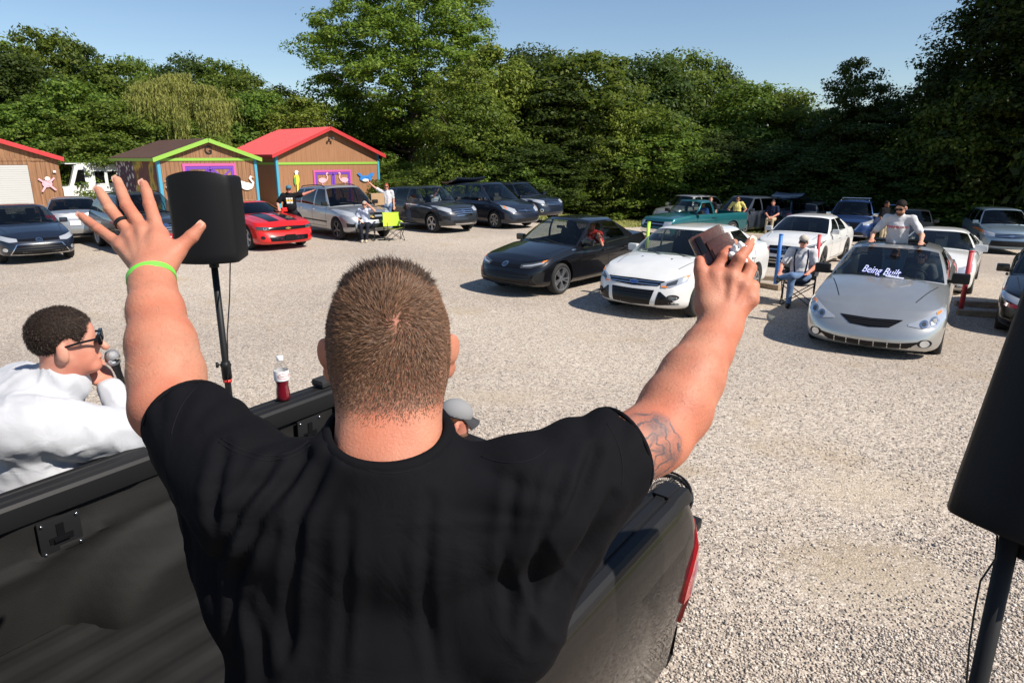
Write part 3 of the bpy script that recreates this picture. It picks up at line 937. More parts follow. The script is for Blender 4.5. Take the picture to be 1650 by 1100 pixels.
class Car:
    def __init__(self, name, typ, label, cat, color, loc, heading, z=None, group=None, **ov):
        p = dict(BASE[typ]); p.update(ov)
        self.p, self.typ = p, typ
        self.root = empty(name, (loc[0], loc[1], gz(loc[0], loc[1]) if z is None else z), heading, label, cat, group)
        self.paint = color
        self.xf, self.xr = p['wb'] / 2 + p['fo'], -p['wb'] / 2 - p['ro']
        self.hw = p['W'] / 2
        self.xa, self.xb = self.xf - p.get('af', .8), self.xr + p.get('ar', .6)
        self.nose = p.get('nose', [(0, -.10), (.08, -.04), (.25, 0), (.5, -.02), (.7, -.06), (.85, -.13), (1, -.27)])
        self.tail = p.get('tail', [(0, -.12), (.1, -.04), (.3, 0), (.55, -.02), (.8, -.05), (1, -.14)])
        self.wprof = p.get('wprof', [(0, .90), (.06, .95), (.2, .975), (.42, .985), (.62, 1.0), (.78, .992), (.9, .965), (1, .915)])
        self.build_body()
        self.windows()
        self.wheels()
        if p.get('seats', True):
            self.interior()
    # --- lower body as rings of height, closed by a crowned top
    def zs(self, x):
        return lerp_list(self.p['zs'], x)
    def ringpts(self, v):
        p = self.p
        xs, ys = [], []
        nf = 16
        dxf = np.interp(v, [a for a, _ in self.nose], [b for _, b in self.nose])
        dxr = np.interp(v, [a for a, _ in self.tail], [b for _, b in self.tail])
        w = self.hw * np.interp(v, [a for a, _ in self.wprof], [b for _, b in self.wprof])
        ef, er = p.get('ef', .62), p.get('er', .5)
        ph = np.linspace(0, math.pi / 2, nf + 1) ** 1.0
        ph = (ph + 0.18 * np.sin(2 * ph))                 # more points near the corner
        ph = np.clip(ph, 0, math.pi / 2)
        X = self.xa + (self.xf - self.xa + dxf) * np.cos(ph) ** ef
        Y = w * np.sin(ph) ** p.get('ey', .72)
        side = np.linspace(self.xa, self.xb, 40)[1:-1]
        Xs = side; Ys = np.full_like(side, w)
        X2 = self.xb - (self.xb - self.xr + dxr) * np.cos(ph[::-1]) ** er
        Y2 = w * np.sin(ph[::-1]) ** p.get('eyr', .6)
        X, Y = np.r_[X, Xs, X2], np.r_[Y, Ys, Y2]
        return X, Y
    def topz(self, x, s):
        c = self.p['crown'] * np.interp(x, [self.xr + .12, self.xr + .45, self.xf + self.nose[-1][1] - .55, self.xf + self.nose[-1][1] - .2, self.xf + self.nose[-1][1]], [0, .8, 1, .75, 0])
        return self.zs(x) + c * (1 - s ** 2.4)
    def build_body(self):
        p = self.p
        vl = [0, .03, .08, .15, .22, .3, .38, .46, .54, .62, .7, .78, .85, .91, .96, 1.0]
        rows = []
        for v in vl:
            X, Y = self.ringpts(v)
            zt = self.zs(X)
            zbx = p['zb'] + .03 * np.clip((np.abs(X) - p['wb'] / 2) / .8, 0, 1)
            Z = zbx + (zt - zbx) * v
            rows.append(np.stack([X, Y, Z], 1))
        X, Y = self.ringpts(1.0)
        self.top_X, self.top_Y = X, Y
        lo, hi = (p['rb'] + .12 if not p.get('bed') else p['rb'] + .06), p['cowl'] - .3
        for s in (.985, .96, .93, .88, .86, .7, .5, .3, .12, 0):
            z = self.topz(X, s)
            inside = (X > lo) & (X < hi)
            z = np.where(inside & (s <= .86), .42, z)
            if p.get('bed'):
                inb = (X < p['rb'] - .12) & (X > self.xr + .12)
                z = np.where(inb & (s <= .88), .62, z)
            rows.append(np.stack([X, Y * s, z], 1))
        bot = [np.stack([rows[0][:, 0], rows[0][:, 1] * s, rows[0][:, 2]], 1) for s in (0, .5)]
        rows = bot + rows
        A = np.array(rows)                                  # (rows, n, 3), y >= 0 half
        nr, n = A.shape[:2]
        B = A.copy(); B[:, :, 1] *= -1
        V = np.concatenate([A.reshape(-1, 3), B.reshape(-1, 3)])
        fs = []; mi = []
        cl = p.get('clad', 0)
        for i in range(nr - 1):
            for j in range(n - 1):
                a = i * n + j
                f = (a, a + 1, a + n + 1, a + n)
                fs.append(f[::-1]); o = nr * n
                fs.append(tuple(o + k for k in f))
                if i < 2: m_ = 1
                elif i - 2 < len(vl) - 1: m_ = 1 if vl[i - 2] < cl else 0
                else:
                    zz = A[i, j, 2]
                    m_ = 2 if (A[i + 1, j, 2] < .63 and A[i + 1, j + 1, 2] < .65) else 0
                mi += [m_, m_]
        # greenhouse
        gV, gF, gM = self.greenhouse()
        me = bpy.data.meshes.new('body')
        me.from_pydata(V.tolist(), [], fs)
        me.polygons.foreach_set('material_index', mi)
        bm = bmesh.new(); bm.from_mesh(me)
        bmesh.ops.remove_doubles(bm, verts=bm.verts, dist=.0008)
        bmesh.ops.dissolve_degenerate(bm, dist=.0005, edges=bm.edges)
        bmesh.ops.recalc_face_normals(bm, faces=bm.faces)
        bm.to_mesh(me)
        # projection target: closed body plus the greenhouse skin including glass
        me2 = bpy.data.meshes.new('t'); me2.from_pydata(gV.tolist(), [], gF)
        bt = bm.copy(); bt.from_mesh(me2)
        self.bvh = BVHTree.FromBMesh(bt)
        bt.free()
        bg = bmesh.new(); bg.from_mesh(me2)
        bmesh.ops.recalc_face_normals(bg, faces=bg.faces)
        self.gbvh = BVHTree.FromBMesh(bg); bg.free(); bm.free()
        # wheel arches
        if p.get('arches', True):
            ra = p['r'] * 1.13 + .012
            cut = MB()
            for sx in (p['wb'] / 2, -p['wb'] / 2):
                for sy in (1, -1):
                    Mx = Matrix.Translation((sx, sy * (self.hw - .14), p['r'] + .01)) @ Matrix.Rotation(math.pi / 2, 4, 'X')
                    cut.lathe([(ra, -.16), (ra, .16)], 40, Mx)
            ob = bpy.data.objects.new('tmp', me); COL.objects.link(ob)
            cme = bpy.data.meshes.new('cut'); cme.from_pydata(cut.v, [], cut.f)
            co = bpy.data.objects.new('tmpc', cme); COL.objects.link(co)
            md = ob.modifiers.new('b', 'BOOLEAN'); md.operation = 'DIFFERENCE'; md.object = co; md.solver = 'EXACT'
            dg = bpy.context.evaluated_depsgraph_get(); dg.update()
            me3 = bpy.data.meshes.new_from_object(ob.evaluated_get(dg))
            bpy.data.objects.remove(ob); bpy.data.objects.remove(co)
            if len(me3.polygons) > 500:
                me = me3
            bm = bmesh.new(); bm.from_mesh(me)
            for f in bm.faces:
                c = f.calc_center_median()
                for sx in (p['wb'] / 2, -p['wb'] / 2):
                    d = math.hypot(c.x - sx, c.z - p['r'] - .01)
                    if d < ra + .004 and abs(c.y) < self.hw - .02 and abs(c.y) > self.hw - .32:
                        rad = Vector((c.x - sx, 0, c.z - p['r'] - .01))
                        if abs(f.normal.dot(rad.normalized())) > .8 or abs(f.normal.y) > .8 and d < ra - .03:
                            f.material_index = 1
            bm.to_mesh(me); bm.free()
        # join the painted greenhouse frame
        keep = [k for k in range(len(gF)) if gM[k] == 0]
        used = sorted({i for k in keep for i in gF[k]})
        mp = {u: i for i, u in enumerate(used)}
        bm = bmesh.new(); bm.from_mesh(me)
        vs = [bm.verts.new(gV[u]) for u in used]
        rp = p.get('roof_mat')
        for k in keep:
            try:
                f = bm.faces.new([vs[mp[i]] for i in gF[k]])
                f.material_index = 3 if (rp and self.groof[k]) else 0
            except ValueError:
                pass
        bmesh.ops.recalc_face_normals(bm, faces=bm.faces)
        lim = R(32)
        for f in bm.faces: f.smooth = True
        for e in bm.edges:
            if len(e.link_faces) == 2 and e.calc_face_angle(0) > lim: e.smooth = False
        bm.to_mesh(me); bm.free()
        me.name = 'body'
        me.materials.clear()
        o = link_mesh('body', me, [self.paint, p.get('cladmat', M_TRIM), M_SEAT] + ([rp] if rp else []), self.root)
        self.body = o
    def wtop(self, x):
        n = len(self.top_X)
        return np.interp(x, self.top_X[::-1], self.top_Y[::-1])
    def zr(self, x):
        p = self.p
        xm = p.get('xm', p['hf'] - .45)
        k = p.get('rc', .035)
        return p['H'] - k * np.minimum((np.asarray(x) - xm) ** 2, 4) * np.where(np.asarray(x) < xm, p.get('rck', .8), 1.3)
    def greenhouse(self):
        p = self.p
        bb, btp = p.get('bow', .26), p.get('bowt', .14)
        inset = p.get('inset', .985)
        wr = self.hw * p.get('wr', .70)
        L = p['hf'] - p['hr']
        def wT(x):
            return wr * (1 - .05 * ((x - (p['hf'] + p['hr']) / 2) / (L / 2)) ** 2)
        segs = []                                           # (xb, yb, xt, yt, kind) along the right-hand half ring from front centre to rear centre
        cb = p['cowl'] - bb; ct = p['hf'] - btp
        wb_, wt_ = self.wtop(cb) * inset, wT(ct)
        for k in range(0, 11):
            q = k / 10 * .965
            segs.append((p['cowl'] - bb * q ** 2.2, wb_ * q, p['hf'] - btp * q ** 2.2, wt_ * q, 'ws'))
        brk = [(cb, ct, 'pA')]
        for (a, b, c, d) in p['win']:
            brk.append((a, b, 'w')); brk.append((c, d, 'p'))
        rbc, rtc = p['rb'] + p.get('bowr', .2), p['hr'] + p.get('bowrt', .1)
        brk.append((rbc, rtc, 'end'))
        for i in range(len(brk) - 1):
            a, b = brk[i], brk[i + 1]
            n = 8 if a[2] == 'w' else 2
            for k in range(n):
                t = k / n
                xb, xt = a[0] + (b[0] - a[0]) * t, a[1] + (b[1] - a[1]) * t
                segs.append((xb, self.wtop(xb) * inset, xt, wT(xt), 'p' if a[2] != 'w' else 'w%d' % i))
        wb2, wt2 = self.wtop(rbc) * inset, wT(rtc)
        segs.append((rbc, wb2, rtc, wt2, 'p'))
        for k in range(0, 9):
            q = (1 - k / 8) * .94
            segs.append((p['rb'] + p.get('bowr', .2) * q ** 2, wb2 * q, p['hr'] + p.get('bowrt', .1) * q ** 2, wt2 * q, 'rg'))
        S = np.array([s[:4] for s in segs]); kinds = [s[4] for s in segs]
        n = len(S)
        vl = [0, .05, .2, .4, .6, .78, .915, 1.0]
        rows = []
        bz = self.topz(S[:, 0], np.minimum(S[:, 1] / np.maximum(self.wtop(S[:, 0]), .01), 1)) - .012
        tz = self.zr(S[:, 2]) - .06 * (S[:, 3] / wT(S[:, 2])) ** 4
        bul = p.get('bulge', .035)
        tx = np.gradient(S[:, 0] + S[:, 2]); ty = np.gradient(S[:, 1] + S[:, 3])
        nx, ny = ty, -tx
        # outward: away from the centre line in y, forward at the front, backward at the rear
        nl = np.hypot(nx, ny) + 1e-9
        nx, ny = nx / nl, ny / nl
        for v in vl:
            b = bul * 4 * v * (1 - v)
            X = S[:, 0] + (S[:, 2] - S[:, 0]) * v + nx * b
            Y = np.maximum(S[:, 1] + (S[:, 3] - S[:, 1]) * v + ny * b, 0)
            Y[0] = 0; Y[-1] = 0
            Z = bz + (tz - bz) * v
            rows.append(np.stack([X, Y, Z], 1))
        nring = len(rows)
        for s in (.96, .9, .8, .65, .45, .22, 0):
            Y = S[:, 3] * s
            Z = self.zr(S[:, 2]) - .06 * (Y / wT(S[:, 2])) ** 4
            rows.append(np.stack([S[:, 2], Y, Z], 1))
        A = np.array(rows); nr = len(A)
        B = A.copy(); B[:, :, 1] *= -1
        V = np.concatenate([A.reshape(-1, 3), B.reshape(-1, 3)])
        fs, mm, roof = [], [], []
        self.gparts = {}
        openw = p.get('open', [])
        for i in range(nr - 1):
            for j in range(n - 1):
                a = i * n + j
                k0, k1 = kinds[j], kinds[j + 1]
                isg = 0
                if 1 <= i < nring - 2:
                    kk = k0
                    if kk == 'ws' and k1 == 'ws': isg = 'ws'
                    elif kk.startswith('w') and kk != 'ws': isg = kk
                    elif kk == 'rg' and k1 == 'rg': isg = 'rg'
                f = (a, a + 1, a + n + 1, a + n)
                o = nr * n
                f2 = tuple(o + q for q in f[::-1])
                for side, ff in ((1, f), (-1, f2)):
                    fs.append(ff); mm.append(1 if isg else 0); roof.append(i >= nring - 1)
                    if isg:
                        key = isg if isg in ('ws', 'rg') else (isg, side)
                        self.gparts.setdefault(key, []).append(ff)
        self.gV = V
        self.groof = roof
        return V, fs, mm
    def windows(self):
        p = self.p
        tint = p.get('tint', [])
        for key, ff in self.gparts.items():
            used = sorted({i for f in ff for i in f})
            mp = {u: i for i, u in enumerate(used)}
            nm = 'windshield' if key == 'ws' else ('rear_window' if key == 'rg' else 'side_window')
            if nm == 'side_window' and key in p.get('open', []):
                continue
            if nm == 'rear_window' and p.get('norg'):
                continue
            m_ = M_GLASSD if (nm in p.get('dark', ('rear_window',)) or key in tint) else p.get('glass', M_GLASS)
            me = bpy.data.meshes.new(nm)
            me.from_pydata([tuple(self.gV[u]) for u in used], [], [tuple(mp[i] for i in f) for f in ff])
            bm = bmesh.new(); bm.from_mesh(me)
            bmesh.ops.remove_doubles(bm, verts=bm.verts, dist=.0005)
            bmesh.ops.recalc_face_normals(bm, faces=bm.faces)
            for f in bm.faces: f.smooth = True
            bm.to_mesh(me); bm.free()
            g_ = link_mesh(nm, me, m_, self.root)
    def wheels(self):
        p = self.p
        st, sp, m_ = p.get('rim', ('five', 5, M_RIM))
        ty, ri, bk = wheel_meshes(p['r'], p.get('tw', .21), p['r'] * p.get('rimf', .68), st, sp)
        steer = p.get('steer', 0)
        for sx in (p['wb'] / 2, -p['wb'] / 2):
            for sy in (1, -1):
                w = bpy.data.objects.new('wheel', ty); COL.objects.link(w); w.parent = self.root
                w.location = (sx, sy * (self.hw - p.get('tw', .21) / 2 - .012), p['r'])
                w.rotation_euler = (0, .3 * sx, (0 if sy > 0 else math.pi) + (steer if sx > 0 else 0))
                rm = bpy.data.objects.new('rim', ri); COL.objects.link(rm); rm.parent = w
                if not ri.materials: ri.materials.append(m_)
                rm.material_slots[0].link = 'OBJECT'; rm.material_slots[0].material = m_
                b = bpy.data.objects.new('brake_disc', bk); COL.objects.link(b); b.parent = w
    def interior(self):
        p = self.p
        sm = p.get('seatmat', M_SEAT)
        zf = .42
        fx = p['hf'] - .42 if self.typ != 'van' else .55
        for x in (fx, fx - .85) + ((fx - 1.7,) if self.typ in ('van',) else ()):
            if x < p['rb'] + (.3 if self.typ in ('suv', 'van') else .85): continue
            for y in (.36, -.36):
                b = MB()
                b.box((x + .05, y, zf + .17), (.5, .48, .2), bevel=.05)
                Mr = Matrix.Translation((x - .2, y, zf + .2)) @ Matrix.Rotation(R(-14), 4, 'Y')
                b.box((0, 0, .27), (.14, .46, .54), Mr, bevel=.05)
                b.box((0, 0, .62), (.1, .24, .16), Mr, bevel=.04)
                b.build('seat', sm, self.root, angle=40)
        xd = p['cowl'] - .42
        zd = float(self.zs(xd)) + .0
        MB().box((xd, 0, zd - .12), (.42, 1.3 * p['W'] / 1.8, .22), bevel=.06).build('dashboard', M_TRIM, self.root, angle=40)
        pts = [(xd - .32 + .05 * math.sin(a), .36 + .18 * math.cos(a), zd - .02 + .17 * math.sin(a)) for a in np.linspace(0, 2 * math.pi, 17)[:-1]]
        MB().tube(pts, .014, 6, closed=True).build('steering_wheel', M_TRIM, self.root, smooth=True)
        MB().box((p['hf'] + .12, 0, p['H'] - .2), (.03, .22, .065), bevel=.012).build('rear_view_mirror', M_TRIM, self.root)
    # --- projecting details on the skin
    def hit(self, view, a, b, bvh=None):
        t = bvh or self.bvh
        if view == 'front': o, d = Vector((6, a, b)), Vector((-1, 0, 0))
        elif view == 'rear': o, d = Vector((-6, a, b)), Vector((1, 0, 0))
        elif view == 'left': o, d = Vector((a, 4, b)), Vector((0, -1, 0))
        elif view == 'right': o, d = Vector((a, -4, b)), Vector((0, 1, 0))
        else: o, d = Vector((a, b, 4)), Vector((0, 0, -1))
        loc, nor, _, _ = t.ray_cast(o, d)
        if loc is None:
            loc, nor, _, _ = t.find_nearest(o + d * (o.length - 1))
        if nor.dot(d) > 0: nor = -nor
        return loc, nor, d
    def patch(self, name, view, top, bot, m, eps=.006, n=12, k=4, mirror=False, parent=None, skirt=.012, bvh=None):
        def rs(pl, t):
            P = np.array(pl, float)
            if len(P) == 1: return P[0]
            s = np.r_[0, np.cumsum(np.linalg.norm(np.diff(P, axis=0), axis=1))]
            return np.array([np.interp(t * s[-1], s, P[:, i]) for i in (0, 1)])
        res = []
        for sg in ((1, -1) if mirror else (1,)):
            rows = []
            for i in range(k + 1):
                row = []
                for j in range(n + 1):
                    q = rs(top, j / n) * (1 - i / k) + rs(bot, j / n) * i / k
                    a, b = (q[0] * sg, q[1]) if view in ('front', 'rear') else ((q[0], q[1]) if view != 'top' else (q[0], q[1] * sg))
                    vw = view if view not in ('left', 'right') else ('left' if sg > 0 else 'right')
                    if view == 'right': vw = 'right'
                    loc, nor, d = self.hit(vw, a, b, bvh)
                    row.append(loc + nor * eps)
                    edge = (nor, d)
                rows.append(row)
            b_ = MB().sheet(rows)
            # skirt back to the body
            ring = [(0, j) for j in range(n + 1)] + [(i, n) for i in range(1, k + 1)] + [(k, j) for j in range(n - 1, -1, -1)] + [(i, 0) for i in range(k - 1, 0, -1)]
            out = [rows[i][j] for i, j in ring]
            inn = [q + d * skirt for q in out]
            N = len(out)
            b_.add(out + inn, [(q, (q + 1) % N, N + (q + 1) % N, N + q) for q in range(N)])
            o = b_.build(name, m, parent or self.root, smooth=True, angle=45)
            res.append(o)
        return res if mirror else res[0]
    def seam(self, view, lines, w=.011, m=None, name='panel_gap', eps=.0025, mirror=True, bvh=None):
        b = MB()
        for pl in lines:
            P = np.array(pl, float)
            s = np.r_[0, np.cumsum(np.linalg.norm(np.diff(P, axis=0), axis=1))]
            n = max(2, int(s[-1] / .07))
            Q = np.stack([np.interp(np.linspace(0, s[-1], n + 1), s, P[:, i]) for i in (0, 1)], 1)
            T = np.gradient(Q, axis=0); T /= np.linalg.norm(T, axis=1, keepdims=True) + 1e-9
            Nn = np.stack([-T[:, 1], T[:, 0]], 1) * w / 2
            for sg in ((1, -1) if mirror else (1,)):
                rows = []
                for e in (1, -1):
                    row = []
                    for q, nn in zip(Q, Nn):
                        a, c = q + nn * e
                        if view in ('left', 'right'):
                            vw = ('left' if sg > 0 else 'right') if mirror else view
                            loc, nor, d = self.hit(vw, a, c, bvh)
                        elif view == 'top':
                            loc, nor, d = self.hit(view, a, c * sg, bvh)
                        else:
                            loc, nor, d = self.hit(view, a * sg, c, bvh)
                        row.append(loc + nor * eps)
                    rows.append(row)
                b.sheet(rows)
        return b.build(name, m or M_TRIM, self.root)
    def shape(self, name, view, vs, fs, m, eps=.008, bvh=None, parent=None):
        out = []
        for a, c in vs:
            loc, nor, d = self.hit(view, a, c, bvh)
            out.append(loc - d * eps)
        return MB().add(out, fs).build(name, m, parent or self.root)
    def ellipse(self, name, view, c, rx, rz, m, eps=.01, inner=0.0, n=20, parent=None):
        A = [(c[0] + rx * math.cos(t), c[1] + rz * math.sin(t)) for t in np.linspace(0, 2 * math.pi, n + 1)[:-1]]
        if inner:
            B = [(c[0] + rx * inner * math.cos(t), c[1] + rz * inner * math.sin(t)) for t in np.linspace(0, 2 * math.pi, n + 1)[:-1]]
            return self.shape(name, view, A + B, [(i, (i + 1) % n, n + (i + 1) % n, n + i) for i in range(n)], m, eps, parent=parent)
        return self.shape(name, view, A, [tuple(range(n))], m, eps, parent=parent)
    def bars(self, view, hw, zz, h, m, eps=.012, name='grille_bar', shrink=0.0):
        for i, z in enumerate(zz):
            w = hw - shrink * i
            self.patch(name, view, [(-w, z + h / 2), (w, z + h / 2)], [(-w, z - h / 2), (w, z - h / 2)], m, eps, 12, 1)
    def mirrors(self, x, z, m=None, size=(.12, .2, .14), glass=True):
        for sg in (1, -1):
            loc, nor, d = self.hit('left' if sg > 0 else 'right', x, z)
            b = MB()
            b.box((0, 0, 0), size, Matrix.Translation((x - .02, loc.y + sg * (size[1] / 2 + .05), z + .03)), bevel=.035)
            b.box((0, 0, 0), (.06, .12, .04), Matrix.Translation((x, loc.y + sg * .02, z - .02)))
            b.build('door_mirror', m or self.paint, self.root, angle=50)
    def handles(self, xs, z, m=None):
        for x in xs:
            for sg in (1, -1):
                loc, nor, d = self.hit('left' if sg > 0 else 'right', x, z)
                MB().box((0, 0, 0), (.2, .03, .03), Matrix.Translation((x, loc.y + sg * .016, z)), bevel=.01).build('door_handle', m or self.paint, self.root)
    def doors(self, xs, z0, ztop_of=None):
        """vertical gaps between doors plus the sill line"""
        L = []
        for x, xt in xs:
            zt = float(self.zs(xt)) - .01
            L.append([(xt, zt), (x, (z0 + zt) / 2), (x, z0)])
        L.append([(xs[0][0], z0), (xs[-1][0], z0)])
        self.seam('left', L)
    def plate(self, view, z, m, w=.31, h=.16, y=0.0):
        loc, nor, d = self.hit(view, y, z)
        s = 1 if view == 'front' else -1
        xs_ = [abs(self.hit(view, y + a, z + b)[0].x) for a in (-w / 2, w / 2) for b in (-h / 2, h / 2)]
        MB().box((0, 0, 0), (.012, w, h), Matrix.Translation((s * (max(xs_) + .014), y, z)), bevel=.004).build('license_plate', m, self.root)
    def wipers(self, x=None):
        p = self.p
        for y0, y1 in ((.55, .05), (-.02, -.5)):
            L = [(p['cowl'] - .02 - .1 * abs(y0), y0), (p['cowl'] - .12 - .12 * abs(y1), y1)]
            self.seam('top', [L], .018, M_TRIM, 'wiper', .012, mirror=False)
    def roof_rails(self, x0, x1, y, m, cross=False):
        for sg in (1, -1):
            pts = []
            for t in np.linspace(0, 1, 9):
                x = x0 + (x1 - x0) * t
                loc, _, _ = self.hit('top', x, sg * y)
                pts.append((x, sg * y, loc.z + (.005 if t in (0, 1) else .05)))
            MB().tube(pts, .017, 6).build('roof_rail', m, self.root, smooth=True)
        if cross:
            for x in (x0 + (x1 - x0) * .25, x0 + (x1 - x0) * .75):
                loc, _, _ = self.hit('top', x, 0)
                MB().box((x, 0, loc.z + .06), (.06, 2 * y, .025), bevel=.01).build('roof_bar', m, self.root)
    def text(self, s, size, view, c, m, bvh=None, shear=0, rot=0, eps=.004, name='lettering', flip=False):
        me = text_mesh(s, size, .0005, shear)
        ca, sa = math.cos(rot), math.sin(rot)
        for v in me.vertices:
            x, y = v.co.x * ca - v.co.y * sa, v.co.x * sa + v.co.y * ca
            a = c[0] + (x if not flip else -x); b = c[1] + y
            loc, nor, d = self.hit(view, a, b, bvh)
            v.co = loc + nor * (eps + (.001 if v.co.z > 0 else 0))
        me.materials.clear()
        return link_mesh(name, me, m, self.root)
    def emblem(self, kind, y, z, s=.07, view='front'):
        if kind == 'ovals':
            o = self.ellipse('badge', view, (y, z), s, s * .68, M_CHROME, .016, .78)
            self.ellipse('badge_oval', view, (y, z + s * .18), s * .72, s * .34, M_CHROME, .017, .72, parent=None)
            self.ellipse('badge_oval', view, (y, z), s * .3, s * .6, M_CHROME, .018, .7)
        elif kind == 'bow':
            v = [(-1, -.28), (-.45, -.28), (-.38, -.55), (.42, -.55), (.36, -.28), (1.05, -.28), (.92, .28), (.4, .28), (.33, .55), (-.47, .55), (-.4, .28), (-1.08, .28)]
            V2 = [(y + a * s, z + b * s * .62) for a, b in v]
            self.shape('badge', view, V2, [tuple(range(12))], M_GOLD, .022)
        elif kind == 'oval':
            self.ellipse('badge_rim', view, (y, z), s, s * .42, M_CHROME, .016)
            self.ellipse('badge', view, (y, z), s * .88, s * .34, M_BLUEB, .019)
            self.text('Ford', s * .55, view, (y, z), M_CHROME, shear=.25, eps=.023)
        elif kind == 'H':
            self.ellipse('badge_rim', view, (y, z), s, s * .62, M_CHROME, .016, .8)
            for q in (-1, 1):
                self.shape('badge_bar', view, [(y + q * s * .45 + a, z + b) for a, b in ((-.012 * s / .07, -s * .4), (.012 * s / .07, -s * .4), (.018 * s / .07, s * .4), (-.006 * s / .07, s * .4))], [(0, 1, 2, 3)], M_CHROME, .018)
            self.shape('badge_bar', view, [(y - s * .4, z - s * .1), (y + s * .4, z - s * .02), (y + s * .4, z + s * .14), (y - s * .4, z + s * .06)], [(0, 1, 2, 3)], M_CHROME, .018)
        elif kind == 'ringbar':
            self.ellipse('badge', view, (y, z), s, s, M_CHROME, .018, .78)
            self.shape('badge_bar', view, [(y - s * 1.1, z - s * .16), (y + s * 1.1, z - s * .16), (y + s * 1.1, z + s * .16), (y - s * 1.1, z + s * .16)], [(0, 1, 2, 3)], M_CHROME, .02)
        elif kind == 'star':
            self.ellipse('badge', view, (y, z), s, s, M_CHROME, .018, .84)
            for t in (90, 210, 330):
                c_, s_ = math.cos(R(t)), math.sin(R(t))
                self.shape('badge_bar', view, [(y + a * -s_ * s * .16, z + a * c_ * s * .16) for a in (-1, 1)] + [(y + c_ * s * .95, z + s_ * s * .95)], [(0, 1, 2)], M_CHROME, .02)
        else:
            self.ellipse('badge', view, (y, z), s, s * .55, M_CHROME, .016, .7)

def place(px, py, ref, heading):
    """car centre such that local point ref=(x forward, y left) touches the ground seen at the photo position"""
    q = on_ground(px, py)
    h = R(heading)
    fx, fy = math.cos(h), math.sin(h)
    return (q.x - fx * ref[0] + fy * ref[1], q.y - fy * ref[0] - fx * ref[1])
# ------------------------------------------------------------------ the parked cars
G_FRONT = 'cars parked facing the truck'
P_BLACK = mat('paint_black', (0.004, 0.004, 0.005), .3, coat=1.0, spec=.15)
P_WHITE = paint('white', (0.68, 0.68, 0.665))
P_SILVER = paint('silver', (0.52, 0.52, 0.50), .75, .32)
P_NAVY = paint('navy', (0.010, 0.015, 0.028), .15)
P_SLATE = paint('slate', (0.022, 0.026, 0.033), .2)
P_GREY = paint('grey', (0.15, 0.165, 0.185), .6)
P_RED = paint('red', (0.62, 0.012, 0.010), .1)
P_TEAL = paint('teal', (0.006, 0.095, 0.11), .35)
P_BLUE = paint('blue', (0.012, 0.035, 0.12), .45)
P_ICE = paint('ice_blue', (0.22, 0.30, 0.37), .6)
P_STEEL = paint('steel', (0.40, 0.41, 0.42), .7)

def sedan_common(c, z=.72, mx=.52, hand=None, mirror=None):
    c.mirrors(mx, float(c.zs(mx)) + .04, mirror)
    x0 = c.p['win'][0]; x1 = c.p['win'][-1]
    c.doors([(c.p['win'][0][0] + .06, c.p['win'][0][0] + .1), (c.p['win'][0][2] - .04, c.p['win'][0][2] - .04), (c.p['win'][-1][2] + .12, c.p['win'][-1][2] - .02)], .30)
    c.handles([c.p['win'][0][2] + .12, c.p['win'][-1][2] + .12] if len(c.p['win']) > 1 and c.typ != 'coupe' else [c.p['win'][0][2] + .14], float(c.zs(-.3)) - .15, hand)
    c.wipers()
def hood_gap(c, y0=.62, y1=.70, x1=None):
    xf = c.xf - .34
    c.seam('top', [[(xf - .22, y0), (c.p['cowl'] + .02, y1)]], .012)

# 1 black saloon, first of the front row
h = -131
c = Car('parked_car', 'sedan', 'glossy black saloon, leftmost of the near row, person in red at its open window', 'car', P_BLACK,
        place(901, 474, (1.35, .82), h), R(h), rim=('twin', 5, M_RIM), rimf=.74, H=1.46, r=.325, open=[('w13', 1)], fo=.95, ro=.98,
        nose=[(0, -.12), (.1, -.03), (.25, 0), (.5, -.03), (.75, -.08), (.9, -.16), (1, -.28)])
CAR_BLACK = c
c.patch('grille', 'front', [(-.62, .50), (0, .53), (.62, .50)], [(-.74, .27), (0, .25), (.74, .27)], M_GLOSSB, .006, 20, 5)
c.bars('front', .66, [.32, .38, .44], .014, M_TRIM, .012)
c.patch('grille_strip', 'front', [(-.5, .655), (0, .66), (.5, .655)], [(-.5, .60), (0, .595), (.5, .60)], M_GLOSSB, .006, 14, 2)
c.patch('headlight', 'front', [(.40, .665), (.62, .70), (.83, .755)], [(.42, .60), (.62, .605), (.82, .675)], M_LAMPD, .008, 12, 4, True)
c.patch('headlight_strip', 'front', [(.46, .645), (.62, .668), (.8, .715)], [(.46, .628), (.62, .64), (.8, .69)], M_LAMP, .013, 10, 2, True)
c.patch('indicator', 'front', [(.77, .735), (.81, .75)], [(.77, .70), (.81, .72)], M_AMBER, .014, 4, 2, True)
c.patch('fog_vent', 'front', [(.70, .50), (.84, .53)], [(.76, .31), (.82, .33)], M_TRIM, .008, 5, 4, True)
c.emblem('ovals', 0, .655, .075)
sedan_common(c, hand=P_BLACK)
hood_gap(c)
c.seam('left', [[(.95, float(c.zs(.95)) - .03), (.0, float(c.zs(0)) - .025), (-1.3, float(c.zs(-1.3)) - .02)]], .022, M_CHROME, 'window_trim')
c.patch('tail_light', 'rear', [(.45, .86), (.84, .9)], [(.45, .76), (.85, .74)], M_REDL, .006, 6, 3, True)

